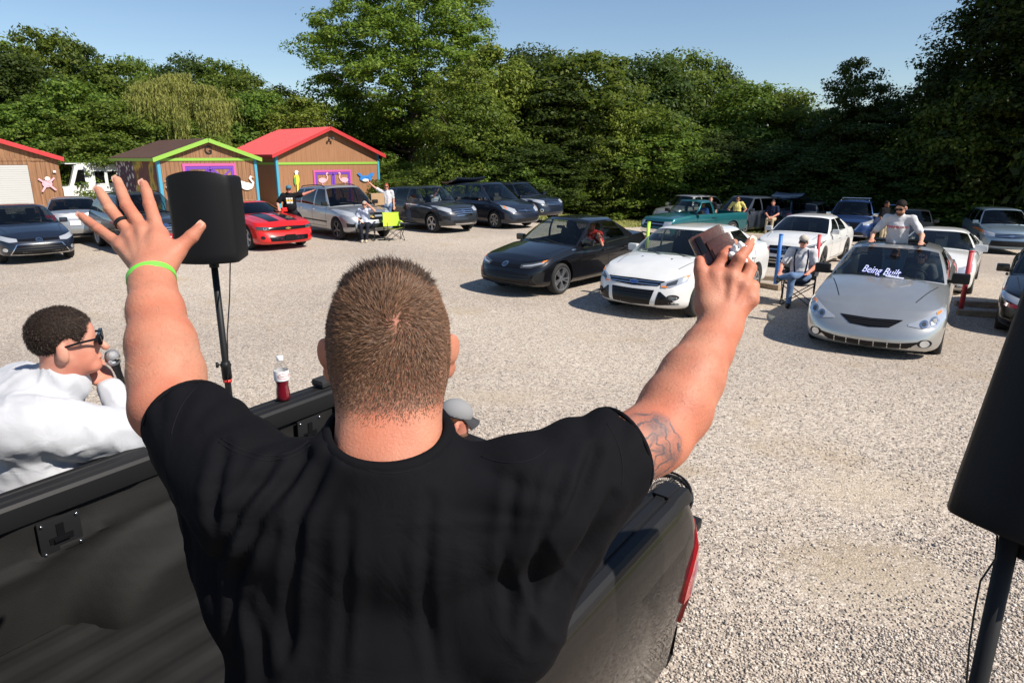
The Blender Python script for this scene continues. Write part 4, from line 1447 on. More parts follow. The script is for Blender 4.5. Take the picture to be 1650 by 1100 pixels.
# 2 white compact
h = -130
c = Car('parked_car', 'sedan', 'white compact saloon with oval badge, behind the raised hand with the phone', 'car', P_WHITE,
        place(1117, 509, (1.33, .80), h), R(h), rim=('split', 7, M_RIM), rimf=.66, H=1.47, W=1.82, fo=.90, ro=.98, cowl=1.12, hf=.2,
        zs=[(2.3, .70), (1.95, .80), (1.25, .93), (.9, .965), (0, .96), (-1.0, 1.0), (-1.8, 1.05), (-2.35, 1.02)],
        win=[(.68, .05, -.34, -.27), (-.42, -.35, -1.22, -.86)], nose=[(0, -.14), (.1, -.03), (.25, 0), (.5, -.03), (.75, -.09), (.9, -.18), (1, -.34)])
CAR_WHITE = c
c.patch('upper_grille', 'front', [(-.56, .70), (0, .71), (.56, .70)], [(-.47, .62), (0, .60), (.47, .62)], M_GLOSSB, .006, 16, 3)
c.bars('front', .50, [.675, .635], .016, M_CHROME, .014, shrink=.03)
c.patch('grille', 'front', [(-.42, .55), (0, .545), (.42, .55)], [(-.36, .30), (0, .28), (.36, .30)], M_GLOSSB, .006, 16, 5)
c.bars('front', .37, [.35, .40, .45, .50], .010, M_TRIM, .011)
c.patch('side_intake', 'front', [(.50, .53), (.53, .53)], [(.45, .30), (.80, .32)], M_GLOSSB, .007, 8, 4, True)
c.patch('lower_lip', 'front', [(-.45, .255), (0, .245), (.45, .255)], [(-.42, .235), (0, .225), (.42, .235)], M_TRIM, .007, 12, 1)
c.patch('headlight', 'front', [(.50, .665), (.68, .735), (.855, .815)], [(.52, .60), (.68, .61), (.855, .70)], M_LAMP, .008, 12, 5, True)
c.patch('headlight_bowl', 'front', [(.60, .67), (.74, .735)], [(.60, .625), (.74, .66)], M_LAMPD, .013, 5, 3, True)
c.patch('indicator', 'front', [(.515, .628), (.62, .625)], [(.53, .603), (.62, .605)], M_AMBER, .014, 4, 1, True)
c.patch('side_marker', 'front', [(.80, .775), (.84, .80)], [(.80, .735), (.84, .75)], M_AMBER, .014, 3, 2, True)
for sg in (1, -1):
    c.ellipse('fog_light', 'front', (sg * .72, .44), .085, .05, M_TRIM, .01)
    c.ellipse('fog_lens', 'front', (sg * .72, .44), .055, .035, M_LAMPD, .013)
c.emblem('oval', 0, .665, .085)
sedan_common(c, hand=P_WHITE, mirror=P_WHITE)
hood_gap(c)
for sg in (1, -1):
    c.ellipse('washer_jet', 'top', (1.3, sg * .3), .018, .018, M_TRIM, .01)
c.patch('tail_light', 'rear', [(.55, .9), (.86, .93)], [(.55, .76), (.87, .76)], M_REDL, .006, 6, 3, True)
c.patch('tail_light_wrap', 'left', [(-2.1, .93), (-1.85, .95)], [(-2.1, .80), (-2.0, .82)], M_REDL, .006, 4, 3, True)

# 3 silver coupe with windscreen lettering
h = -124
c = Car('parked_car', 'coupe', 'silver coupe with white and blue lettering on its windscreen, man standing in its sunroof', 'car', P_SILVER,
        place(1393, 573, (2.30, 0), h), R(h), rim=('five', 5, M_RIM), W=1.82, H=1.43, r=.33, fo=.98, ro=1.15, ef=.55, ey=.68, cowl=.98, hf=.0,
        zs=[(2.4, .60), (2.05, .73), (1.3, .885), (.85, .945), (0, .95), (-1.0, .98), (-1.8, 1.02), (-2.5, .97)], crown=.085,
        nose=[(0, -.10), (.1, -.02), (.25, 0), (.45, -.01), (.65, -.06), (.85, -.17), (1, -.34)])
CAR_SILVER = c
c.patch('grille', 'front', [(-.40, .625), (0, .612), (.40, .625)], [(-.25, .525), (0, .505), (.25, .525)], M_GLOSSB, .007, 16, 5)
c.bars('front', .33, [.595, .565, .54], .008, M_TRIM, .012, shrink=.03)
c.patch('lower_grille', 'front', [(-.66, .375), (-.4, .335), (0, .32), (.4, .335), (.66, .375)], [(-.50, .27), (0, .245), (.50, .27)], M_GLOSSB, .007, 20, 3)
for y in (-.42, -.26, -.09, .09, .26, .42):
    c.patch('grille_post', 'front', [(y - .006, .335), (y + .006, .335)], [(y - .006, .26), (y + .006, .26)], P_SILVER, .012, 1, 3)
c.patch('lower_grille_bar', 'front', [(-.55, .305), (0, .285), (.55, .305)], [(-.55, .295), (0, .275), (.55, .295)], M_TRIM, .012, 14, 1)
c.patch('headlight', 'front', [(.47, .585), (.62, .655), (.80, .765), (.865, .80)], [(.47, .565), (.62, .545), (.80, .565), (.885, .66)], M_LAMP, .008, 14, 5, True)
for sg in (1, -1):
    c.ellipse('headlight_bowl', 'front', (sg * .655, .605), .05, .05, M_CHROME, .018, .55)
    c.ellipse('projector', 'front', (sg * .655, .605), .028, .028, M_LAMPD, .019)
    c.ellipse('headlight_bowl', 'front', (sg * .77, .645), .055, .055, M_CHROME, .018, .6)
    c.ellipse('projector', 'front', (sg * .77, .645), .033, .033, M_LAMPD, .019)
    c.ellipse('fog_light_bezel', 'front', (sg * .70, .345), .085, .058, M_TRIM, .008)
    c.ellipse('fog_light', 'front', (sg * .70, .345), .055, .05, M_LAMP, .013)
c.patch('indicator', 'front', [(.77, .735), (.82, .765)], [(.78, .705), (.825, .735)], M_AMBER, .015, 5, 2, True)
c.mirrors(.50, float(c.zs(.5)) + .05, M_TRIM, size=(.13, .24, .16))
c.doors([(.55, .6), (-.68, -.72)], .28)
c.handles([-.55], .80)
c.wipers()
hood_gap(c, .50, .72)
# sunroof opening, tilted lid and the lettering
c.patch('sunroof_opening', 'top', [(-.12, -.42), (-.12, .42)], [(-.52, -.42), (-.52, .42)], M_GLOSSB, .004, 10, 4)
c.patch('sunroof_glass', 'top', [(-.45, -.43), (-.45, .43)], [(-.80, -.42), (-.80, .42)], M_GLOSSB, .03, 10, 4)
M_SHOE = mat('windscreen_paint', (0.62, 0.66, 0.88), .6)
M_SHOEB = mat('windscreen_paint_blue', (0.05, 0.08, 0.55), .6)
c.text('Being Built', .125, 'front', (-.09, 1.085), M_SHOE, bvh=c.gbvh, shear=.35, rot=R(-3), eps=.007)
c.text('Being Built', .125, 'front', (-.086, 1.082), M_SHOEB, bvh=c.gbvh, shear=.35, rot=R(-3), eps=.004, name='lettering_shadow')
c.seam('front', [[(.0, 1.035), (.25, 1.02)]], .012, M_SHOE, 'lettering_underline', .006, mirror=False, bvh=c.gbvh)
# 4 white executive saloon behind
h = -128
c = Car('parked_car', 'coupe', 'white four door saloon with dark windscreen behind the seated man', 'car', P_WHITE,
        place(1258, 432, (2.22, 0), h), R(h), rim=('twin', 5, M_RIMD), rimf=.74, H=1.43, fo=.92, ro=1.05, wb=2.7,
        cowl=1.05, hf=.1, hr=-.9, rb=-1.85, win=[(.62, -.05, -.36, -.3), (-.43, -.37, -1.22, -.92)], dark=('rear_window', 'windshield'), af=.75, roof_mat=M_GLOSSB,
        zs=[(2.4, .64), (2.0, .80), (1.3, .92), (.85, .95), (0, .945), (-1.0, .97), (-1.8, .99), (-2.5, .93)])
CAR_CLA = c
c.patch('grille', 'front', [(-.40, .70), (0, .71), (.40, .70)], [(-.47, .50), (0, .48), (.47, .50)], M_GLOSSB, .007, 14, 4)
c.bars('front', .43, [.60], .03, M_CHROME, .014)
c.emblem('star', 0, .60, .085)
c.patch('lower_grille', 'front', [(-.55, .40), (0, .40), (.55, .40)], [(-.6, .27), (0, .26), (.6, .27)], M_GLOSSB, .007, 14, 2)
c.bars('front', .55, [.33], .012, M_CHROME, .012)
c.patch('side_intake', 'front', [(.62, .43), (.84, .47)], [(.65, .29), (.80, .30)], M_GLOSSB, .007, 6, 3, True)
c.patch('headlight', 'front', [(.52, .71), (.70, .77), (.88, .84)], [(.50, .62), (.70, .63), (.88, .72)], M_LAMPD, .008, 10, 4, True)
c.patch('headlight_strip', 'front', [(.56, .70), (.84, .805)], [(.56, .68), (.84, .775)], M_LAMP, .014, 8, 1, True)
c.mirrors(.56, float(c.zs(.56)) + .05, P_WHITE)
c.doors([(.62, .7), (-.4, -.4), (-1.15, -1.3)], .28); c.handles([-.25, -1.1], .80); hood_gap(c)
# 5 white sports coupe close behind the silver one
h = -126
c = Car('parked_car', 'coupe', 'white sports coupe right behind the silver coupe', 'car', P_WHITE,
        place(1487, 472, (2.1, 0), h), R(h), H=1.33, wb=2.5, fo=.9, ro=.95, W=1.80, cowl=.72, hf=-.15, hr=-.75, rb=-1.7, rim=('five', 5, M_RIM),
        zs=[(2.3, .58), (1.9, .76), (1.3, .87), (.85, .88), (0, .89), (-1.0, .95), (-1.7, .95), (-2.4, .86)], wr=.62, win=[(.34, -.25, -.6, -.5), (-.7, -.6, -1.15, -.85)])
c.patch('headlight', 'front', [(.52, .66), (.82, .76)], [(.52, .52), (.83, .60)], M_LAMP, .008, 8, 4, True)
c.patch('lower_grille', 'front', [(-.6, .40), (.6, .40)], [(-.6, .28), (.6, .28)], M_GLOSSB, .007, 12, 2)
c.mirrors(.40, .95, P_WHITE, size=(.14, .26, .16)); c.handles([-.5], .78); c.doors([(.45, .5), (-.62, -.66)], .28)

# 6 dark saloon behind the man in the sunroof
c = Car('parked_car', 'sedan', 'dark grey saloon in tree shade behind the man in the sunroof', 'car', P_SLATE, place(1478, 396, (2.2, .4), -122), R(-122))
c.patch('headlight', 'front', [(.5, .68), (.84, .76)], [(.5, .60), (.84, .66)], M_LAMP, .008, 8, 3, True)
c.patch('grille', 'front', [(-.5, .55), (.5, .55)], [(-.6, .28), (.6, .28)], M_GLOSSB, .006, 10, 3); sedan_common(c)
# 7 car cut by the right edge
h = -128
c = Car('parked_car', 'sedan', 'black saloon cut off by the right edge beside the red post', 'car', P_BLACK, place(1611, 528, (1.33, -.80), h), R(h), rim=('five', 5, M_RIMD))
c.patch('headlight', 'front', [(.42, .665), (.62, .70), (.86, .77)], [(.42, .60), (.62, .605), (.84, .675)], M_LAMP, .008, 12, 4, True)
c.patch('grille', 'front', [(-.62, .50), (0, .53), (.62, .50)], [(-.7, .27), (0, .25), (.7, .27)], M_GLOSSB, .006, 14, 4)
c.patch('side_marker', 'left', [(1.95, .62), (2.1, .6)], [(1.95, .57), (2.1, .55)], M_REDL, .008, 4, 1, True)
sedan_common(c); hood_gap(c)

# 8 ice blue crossover, far right
h = -113
c = Car('parked_car', 'suv', 'pale blue crossover parked on the grass edge at far right', 'car', P_ICE, place(1625, 411, (2.15, 0), h), R(h), clad=.16, cladmat=M_CLAD, dark=('rear_window', 'side_window'), wb=2.62, W=1.82, H=1.68)
c.patch('grille', 'front', [(-.5, .84), (0, .85), (.5, .84)], [(-.5, .72), (0, .70), (.5, .72)], M_GLOSSB, .007, 12, 3)
c.bars('front', .5, [.80, .75], .022, M_CHROME, .014); c.emblem('H', 0, .78, .08)
c.patch('lower_grille', 'front', [(-.62, .60), (.62, .60)], [(-.66, .40), (.66, .40)], M_TRIM, .007, 12, 3)
c.patch('headlight', 'front', [(.53, .86), (.72, .92), (.88, .98)], [(.53, .75), (.72, .75), (.9, .82)], M_LAMP, .008, 10, 4, True)
c.patch('indicator', 'front', [(.82, .93), (.895, .975)], [(.82, .83), (.895, .87)], M_AMBER, .014, 3, 2, True)
c.mirrors(.72, 1.14); c.wipers(); hood_gap(c)
MB().tube([(-1.4, .0, 1.66), (-1.6, 0, 1.95)], .006, 5).build('aerial', M_TRIM, c.root)

# 9 blue seven seater with open door
h = -121
c = Car('parked_car', 'suv', 'deep blue off-roader with roof rack and its driver door open', 'car', P_BLUE, place(1362, 389, (2.25, .0), h), R(h), dark=('rear_window',), W=1.94, H=1.76, clad=.14, tw=.24)
CAR_PATH = c
c.patch('grille', 'front', [(-.50, .90), (0, .91), (.50, .90)], [(-.30, .62), (0, .60), (.30, .62)], M_GLOSSB, .007, 14, 4)
for sg in (1, -1):
    c.patch('grille_frame', 'front', [(sg * .50, .92), (sg * .58, .92)], [(sg * .27, .59), (sg * .34, .59)], M_CHROME, .015, 2, 6)
c.bars('front', .28, [.60], .03, M_CHROME, .014)
c.emblem('ringbar', 0, .78, .075)
c.patch('headlight', 'front', [(.56, .90), (.74, .95), (.92, 1.02)], [(.60, .80), (.74, .80), (.93, .90)], M_LAMP, .008, 10, 4, True)
c.patch('lower_grille', 'front', [(-.6, .52), (.6, .52)], [(-.66, .38), (.66, .38)], M_TRIM, .007, 12, 2)
c.bars('front', .66, [.37], .025, M_CHROME, .013, 'bumper_trim')
c.mirrors(.78, 1.14, M_CHROME); c.roof_rails(.1, -1.7, .58, M_CHROME, True); c.wipers(); hood_gap(c)
c.doors([(.7, .75), (-.26, -.26), (-1.15, -1.2)], .40)
# the open front door, hinged at its leading edge
Md = Matrix.Translation((.72, c.hw * .97, 0)) @ Matrix.Rotation(R(-62), 4, 'Z') @ Matrix.Rotation(math.pi, 4, 'Z')
b = MB()
b.box((.46, 0, .72), (.94, .11, .72), Md, bevel=.03)
d = b.build('door', P_BLUE, c.root, angle=40)
MB().tube([(.02, 0, 1.09), (.42, -.09, 1.60), (.92, -.10, 1.62), (.94, 0, 1.09)], .028, 6, Md).build('window_frame', P_BLUE, d)
MB().add([(.06, -.01, 1.08), (.92, -.01, 1.08), (.92, -.09, 1.6), (.44, -.085, 1.58)], [(0, 1, 2, 3)], Md).build('door_window', M_GLASS, d)

# 10 teal pickup
h = -147
c = Car('pickup_truck', 'pickup', 'old teal pickup truck with open bed behind the lime post', 'pickup', P_TEAL, place(1082, 388, (1.7, .5), h), R(h), glass=M_GLASS, dark=(), rim=('five', 5, M_RIM), af=.5, ar=.3, ef=.5, wr=.72)
CAR_TEAL = c
c.patch('grille', 'front', [(-.5, .84), (.5, .84)], [(-.5, .66), (.5, .66)], M_GLOSSB, .008, 10, 3); c.bars('front', .52, [.75], .03, M_CHROME, .014)
c.patch('headlight', 'front', [(.54, .85), (.82, .86)], [(.54, .68), (.82, .68)], M_LAMP, .008, 6, 3, True)
c.patch('bumper', 'front', [(-.8, .56), (0, .57), (.8, .56)], [(-.8, .42), (0, .41), (.8, .42)], M_CHROME, .03, 14, 2)
c.mirrors(.60, 1.14, M_TRIM); c.doors([(.66, .7), (-.42, -.42)], .42); c.handles([-.28], .92, M_TRIM); c.wipers()
c.patch('tail_light', 'rear', [(.68, .92), (.84, .92)], [(.68, .66), (.84, .66)], M_REDL, .008, 3, 3, True)
MB().box((-.9, 0, 1.0), (.04, 1.4, .12)).build('bed_front_panel', P_TEAL, c.root)

# 11 white off-roader behind the pickup
h = -140
c = Car('parked_car', 'suv', 'pale silver off-roader behind the teal pickup', 'car', P_STEEL, place(1075, 366, (2.1, .3), h), R(h), H=1.68, W=1.75, roof_mat=P_WHITE, cowl=.95, hf=.5)
c.patch('headlight', 'front', [(.52, .86), (.8, .86)], [(.52, .72), (.8, .72)], M_LAMP, .008, 6, 3, True); c.mirrors(.62, 1.15)
MB().tube([(.7, -.7, 1.1), (.6, -.72, 1.9)], .006, 5).build('aerial', M_TRIM, c.root)
c.doors([(.7, .75), (-.26, -.26), (-1.15, -1.2)], .40)

# 12 grey minivan
h = -142
c = Car('minivan', 'van', 'dark blue grey minivan beside the man in the yellow shirt', 'minivan', paint('van_grey', (0.05, 0.06, 0.08), .3), place(1166, 374, (2.2, .3), h), R(h), dark=('rear_window', 'side_window'))
c.patch('grille', 'front', [(-.45, .74), (.45, .74)], [(-.4, .62), (.4, .62)], M_GLOSSB, .007, 10, 2); c.bars('front', .43, [.68], .02, M_CHROME, .014); c.emblem('H', 0, .68, .07)
c.patch('headlight', 'front', [(.5, .78), (.72, .86), (.92, .96)], [(.5, .64), (.72, .66), (.94, .82)], M_LAMP, .008, 10, 4, True)
c.mirrors(1.06, 1.12); c.doors([(.95, 1.0), (-.05, -.05), (-1.27, -1.27)], .30); c.handles([.1, -.2], .93)

def open_hatch(c, ang, zh=None, m=None):
    """a raised tailgate hinged at the rear roof edge"""
    p = c.p
    hx, hz = p['hr'] + .02, p['H'] - .07
    Mh = Matrix.Translation((hx, 0, hz)) @ Matrix.Rotation(R(ang), 4, 'Y')
    w = c.hw * .72
    rows, inn = [], []
    for i, (u, ww, dz) in enumerate(((0, .98, 0), (.12, 1, .03), (.35, 1.06, .06), (.6, 1.12, .07), (.85, 1.15, .05), (1.1, 1.14, .0), (1.18, 1.1, -.05))):
        rows.append([Mh @ Vector((-u, w * ww * t, dz + .05 * (1 - t * t))) for t in np.linspace(-1, 1, 13)])
        inn.append([Mh @ Vector((-u, w * ww * t, dz + .05 * (1 - t * t) - .06)) for t in np.linspace(-1, 1, 13)])
    b = MB().sheet(rows); b.sheet(inn[::-1])
    n = 13
    edge = lambda A: [A[0][j] for j in range(n)] + [A[i][n - 1] for i in range(1, 7)] + [A[6][j] for j in range(n - 2, -1, -1)] + [A[i][0] for i in range(5, 0, -1)]
    e1, e2 = edge(rows), edge(inn); N = len(e1)
    b.add(e1 + e2, [(q, (q + 1) % N, N + (q + 1) % N, N + q) for q in range(N)])
    o = b.build('tailgate', m or c.paint, c.root, smooth=True, angle=40)
    g_ = MB().sheet([[q + (rows[2][6] - inn[2][6]) * .08 for q in rows[i][2:11]] for i in (1, 2, 3)])
    g_.build('tailgate_window', M_GLOSSB, o, smooth=True)
    for sg in (1, -1):
        a = Vector((hx - .1, sg * w * .95, hz - .25)); e = Mh @ Vector((-.55, sg * w * 1.0, -.02))
        MB().tube([a, e], .011, 5).build('gas_strut', M_TRIM, o)

# 13 dark van with raised tailgate, rear towards us
h = 42
c = Car('parked_car', 'suv', 'dark off-roader backed in with its tailgate raised, person sitting in the opening', 'car', P_NAVY, place(1252, 372, (-2.1, -.2), h), R(h), norg=True, seats=False, H=1.8, W=1.95)
CAR_HATCH = c
open_hatch(c, 172)
c.patch('tail_light', 'rear', [(.72, 1.02), (.9, 1.04)], [(.72, .72), (.92, .72)], M_REDL, .008, 3, 4, True)
# 14 grey estate beside it
h = 48
c = Car('parked_car', 'suv', 'grey estate car seen from behind, in tree shade right of the raised tailgate', 'car', paint('estate_grey', (0.16, 0.165, 0.16), .5), place(1290, 372, (-2.0, .0), h), R(h), H=1.58, W=1.75, dark=('rear_window', 'side_window'), zb=.22, r=.33)
c.patch('tail_light', 'rear', [(.6, 1.0), (.84, 1.02)], [(.6, .76), (.86, .76)], M_REDL, .008, 3, 4, True)
c.plate('rear', .72, M_PLATE); c.mirrors(.7, 1.12)

# ---- the row on the left
h = -46
c = Car('parked_car', 'sedan', 'dark navy saloon at the far left edge', 'car', P_NAVY, place(70, 424, (2.15, 0), h), R(h), fo=.95, nose=[(0, -.12), (.1, -.03), (.25, 0), (.5, -.03), (.75, -.08), (.9, -.16), (1, -.30)])
c.patch('grille', 'front', [(-.52, .53), (0, .54), (.52, .53)], [(-.68, .27), (0, .25), (.68, .27)], M_CHROME, .006, 16, 4)
c.patch('grille_mesh', 'front', [(-.50, .52), (0, .53), (.50, .52)], [(-.65, .285), (0, .265), (.65, .285)], M_GLOSSB, .010, 16, 4)
c.bars('front', .55, [.32, .38, .44], .014, M_TRIM, .014)
c.patch('grille_strip', 'front', [(-.46, .66), (0, .665), (.46, .66)], [(-.46, .61), (0, .60), (.46, .61)], M_GLOSSB, .006, 12, 2)
c.emblem('ovals', 0, .635, .08)
c.patch('headlight', 'front', [(.48, .67), (.65, .71), (.86, .78)], [(.48, .60), (.65, .59), (.86, .67)], M_LAMP, .008, 12, 4, True)
for sg in (1, -1): c.ellipse('fog_light', 'front', (sg * .76, .40), .05, .05, M_LAMP, .012)
sedan_common(c); hood_gap(c)

h = 122
c = Car('parked_car', 'sedan', 'silver saloon seen from behind, between the navy saloon and the raised hand', 'car', P_STEEL, place(150, 392, (-2.15, -.4), h), R(h))
c.patch('tail_light', 'rear', [(.50, .95), (.84, .97)], [(.52, .76), (.86, .74)], M_REDL, .008, 6, 4, True)
c.patch('reverse_light', 'rear', [(.60, .87), (.78, .87)], [(.60, .82), (.78, .82)], M_LAMP, .013, 3, 2, True)
c.plate('rear', .70, M_PLATE); c.patch('rear_bumper_step', 'rear', [(-.6, .36), (.6, .36)], [(-.6, .28), (.6, .28)], M_TRIM, .006, 10, 2)
sedan_common(c)

h = -45
c = Car('parked_car', 'suv', 'dark grey off-roader with a red front plate behind the raised open hand', 'car', P_SLATE, place(292, 409, (2.25, .3), h), R(h), clad=.18, cladmat=M_CLAD, wb=2.85, W=1.9)
c.patch('grille', 'front', [(-.5, .90), (.5, .90)], [(-.46, .66), (.46, .66)], M_GLOSSB, .007, 12, 3); c.bars('front', .48, [.84, .78, .72], .03, M_CHROME, .014); c.emblem('oval', 0, .86, .10)
c.patch('headlight', 'front', [(.54, .92), (.74, .96), (.9, 1.0)], [(.54, .78), (.74, .78), (.92, .86)], M_LAMP, .008, 10, 4, True)
c.plate('front', .55, M_PLATER)
c.ellipse('plate_seal', 'front', (0, .55), .06, .06, M_WHITE, .03)
c.mirrors(.74, 1.15); c.roof_rails(.2, -1.8, .6, M_TRIM); c.wipers(); hood_gap(c)

h = -44
c = Car('sports_car', 'coupe', 'red sports coupe with twin black bonnet stripes', 'car', P_RED, place(405, 402, (1.42, -.82), h), R(h), W=1.92, H=1.37, wb=2.85, fo=.98, r=.36, rim=('five', 5, M_RIM), ef=.45, ey=.6, rimf=.74, dark=('rear_window', 'windshield', 'side_window'),
        zs=[(2.5, .70), (2.1, .83), (1.3, .93), (.85, .97), (0, .97), (-1.0, 1.0), (-1.8, 1.05), (-2.5, 1.0)], cowl=.75, hf=-.15, hr=-.95, rb=-1.75, win=[(.34, -.28, -.6, -.55), (-.72, -.66, -1.15, -.95)], crown=.06,
        nose=[(0, -.06), (.1, 0), (.3, 0), (.5, -.06), (.62, -.12), (.72, -.1), (.85, -.1), (1, -.25)])
CAR_RED = c
c.patch('upper_grille', 'front', [(-.62, .71), (0, .72), (.62, .71)], [(-.60, .63), (0, .61), (.60, .63)], M_GLOSSB, .007, 16, 3)
c.patch('lower_grille', 'front', [(-.64, .44), (0, .45), (.64, .44)], [(-.60, .30), (0, .285), (.60, .30)], M_GLOSSB, .007, 16, 3)
c.patch('headlight', 'front', [(.60, .72), (.90, .74)], [(.60, .62), (.90, .65)], M_LAMPD, .008, 8, 3, True)
for sg in (1, -1):
    c.ellipse('headlight_ring', 'front', (sg * .72, .675), .045, .042, M_CHROME, .016, .6)
    c.ellipse('fog_light', 'front', (sg * .80, .42), .055, .05, M_TRIM, .01)
c.emblem('bow', 0, .665, .085); c.plate('front', .40, M_GLOSSB, .34, .17)
for y in (.30, -.30):
    c.patch('bonnet_stripe', 'top', [(2.02, y - .17), (2.02, y + .17)], [(.72, y - .22), (.72, y + .22)], M_GLOSSB, .005, 4, 14)
c.patch('bonnet_vent', 'top', [(1.35, -.10), (1.35, .10)], [(1.05, -.10), (1.05, .10)], P_RED, .015, 4, 3)
c.mirrors(.36, 1.04); c.doors([(.4, .45), (-.72, -.75)], .30); c.handles([-.55], .84); hood_gap(c, .62, .74)

h = -48
c = Car('parked_car', 'suv', 'silver crossover with gold badge behind the woman in the folding chair', 'car', P_STEEL, place(549, 386, (1.48, -.84), h), R(h), W=1.98, H=1.78, wb=2.95, r=.37, clad=.10, rim=('five', 5, M_RIMD), dark=('rear_window', 'side_window'),
        cowl=1.15, hf=.38, win=[(.78, .26, -.22, -.2), (-.31, -.29, -1.25, -1.2), (-1.34, -1.28, -2.0, -1.78)])
CAR_TRAV = c
c.patch('grille', 'front', [(-.58, .90), (0, .92), (.58, .90)], [(-.52, .70), (0, .68), (.52, .70)], M_GLOSSB, .007, 14, 4)
c.bars('front', .57, [.80], .055, M_STEELP if 'M_STEELP' in globals() else P_STEEL, .014); c.emblem('bow', 0, .80, .115)
c.patch('lower_grille', 'front', [(-.62, .55), (0, .56), (.62, .55)], [(-.55, .42), (0, .41), (.55, .42)], M_GLOSSB, .007, 14, 3)
c.patch('headlight', 'front', [(.62, .93), (.78, .99), (.93, 1.04)], [(.60, .82), (.78, .80), (.96, .88)], M_LAMP, .008, 10, 4, True)
c.patch('fog_vent', 'front', [(.68, .56), (.90, .60)], [(.70, .46), (.88, .47)], M_TRIM, .008, 5, 3, True)
c.mirrors(.80, 1.16, M_TRIM); c.doors([(.75, .8), (-.26, -.26), (-1.28, -1.3)], .42); c.handles([-.1, -1.1], .98, M_CHROME); c.wipers(); hood_gap(c)
c.seam('left', [[(.8, .58), (-1.0, .60)]], .05, M_TRIM, 'side_moulding', .006); c.roof_rails(.1, -1.9, .62, M_TRIM)

h = -46
c = Car('parked_car', 'suv', 'dark blue grey crossover with barred chrome grille, right of the lime chair', 'car', P_SLATE, place(699, 375, (1.35, -.82), h), R(h), W=1.88, H=1.68, wb=2.7, clad=.16, cladmat=M_CLAD, dark=('rear_window',), rim=('five', 5, M_RIM),
        cowl=1.1, hf=.3, zs=[(2.3, .84), (2.0, .95), (1.3, 1.02), (1.0, 1.05), (0, 1.07), (-1.2, 1.13), (-2.3, 1.18)])
CAR_SANTA = c
c.patch('grille', 'front', [(-.46, .90), (0, .91), (.46, .90)], [(-.34, .64), (0, .62), (.34, .64)], M_GLOSSB, .007, 14, 4)
c.bars('front', .46, [.87, .80, .73, .66], .03, M_CHROME, .014, shrink=.03); c.emblem('H', 0, .82, .08)
c.patch('headlight', 'front', [(.50, .90), (.70, .96), (.90, 1.02)], [(.54, .80), (.70, .79), (.92, .90)], M_LAMP, .008, 10, 4, True)
c.patch('lower_grille', 'front', [(-.5, .50), (.5, .50)], [(-.56, .42), (.56, .42)], M_TRIM, .007, 12, 2); c.patch('skid_plate', 'front', [(-.45, .37), (.45, .37)], [(-.42, .33), (.42, .33)], M_CHROME, .008, 10, 1)
c.patch('fog_vent', 'front', [(.62, .66), (.86, .66)], [(.64, .52), (.84, .55)], M_TRIM, .008, 5, 3, True)
c.mirrors(.76, 1.15); c.doors([(.72, .76), (-.26, -.26), (-1.12, -1.15)], .42); c.handles([-.12, -1.0], 1.0, M_CHROME); c.wipers(); hood_gap(c)

h = -46
c = Car('minivan', 'van', 'navy minivan with its rear tailgate raised, left of the last car in its row', 'minivan', P_NAVY, place(799, 368, (1.5, -.86), h), R(h), dark=('rear_window',), norg=True, rim=('five', 7, M_RIM), open=[('w13', -1)])
CAR_SIENNA = c
open_hatch(c, 172)
c.patch('grille', 'front', [(-.45, .76), (0, .78), (.45, .76)], [(-.42, .66), (0, .64), (.42, .66)], M_GLOSSB, .007, 12, 3); c.bars('front', .45, [.73, .69], .016, M_CHROME, .014); c.emblem('ovals', 0, .72, .07)
c.patch('headlight', 'front', [(.52, .78), (.72, .86), (.90, .93)], [(.52, .66), (.72, .66), (.93, .80)], M_LAMP, .008, 10, 4, True)
c.patch('indicator', 'front', [(.82, .88), (.87, .90)], [(.83, .78), (.87, .80)], M_AMBER, .014, 3, 3, True)
c.patch('lower_grille', 'front', [(-.55, .44), (.55, .44)], [(-.6, .32), (.6, .32)], M_TRIM, .007, 12, 2)
c.mirrors(1.06, 1.12); c.doors([(.95, 1.0), (-.05, -.05), (-1.27, -1.27)], .30); c.wipers(); hood_gap(c)

h = -46
c = Car('parked_car', 'suv', 'dark navy estate, last of the left row next to the lawn', 'car', P_NAVY, place(893, 361, (2.25, .0), h), R(h), H=1.66, W=1.84, clad=.2, cladmat=M_CLAD, dark=('rear_window', 'side_window'))
c.patch('grille', 'front', [(-.42, .88), (.42, .88)], [(-.36, .70), (.36, .70)], M_GLOSSB, .007, 12, 3); c.bars('front', .42, [.84, .79, .74], .02, M_CHROME, .014)
c.patch('headlight', 'front', [(.46, .92), (.68, .96), (.88, 1.0)], [(.50, .80), (.68, .80), (.9, .90)], M_LAMP, .008, 10, 4, True)
for sg in (1, -1): c.ellipse('fog_light', 'front', (sg * .70, .52), .07, .07, M_CHROME, .012, .6)
c.mirrors(.74, 1.14); c.roof_rails(.1, -1.8, .6, M_TRIM); c.doors([(.72, .76), (-.26, -.26), (-1.15, -1.18)], .42); c.wipers(); hood_gap(c)
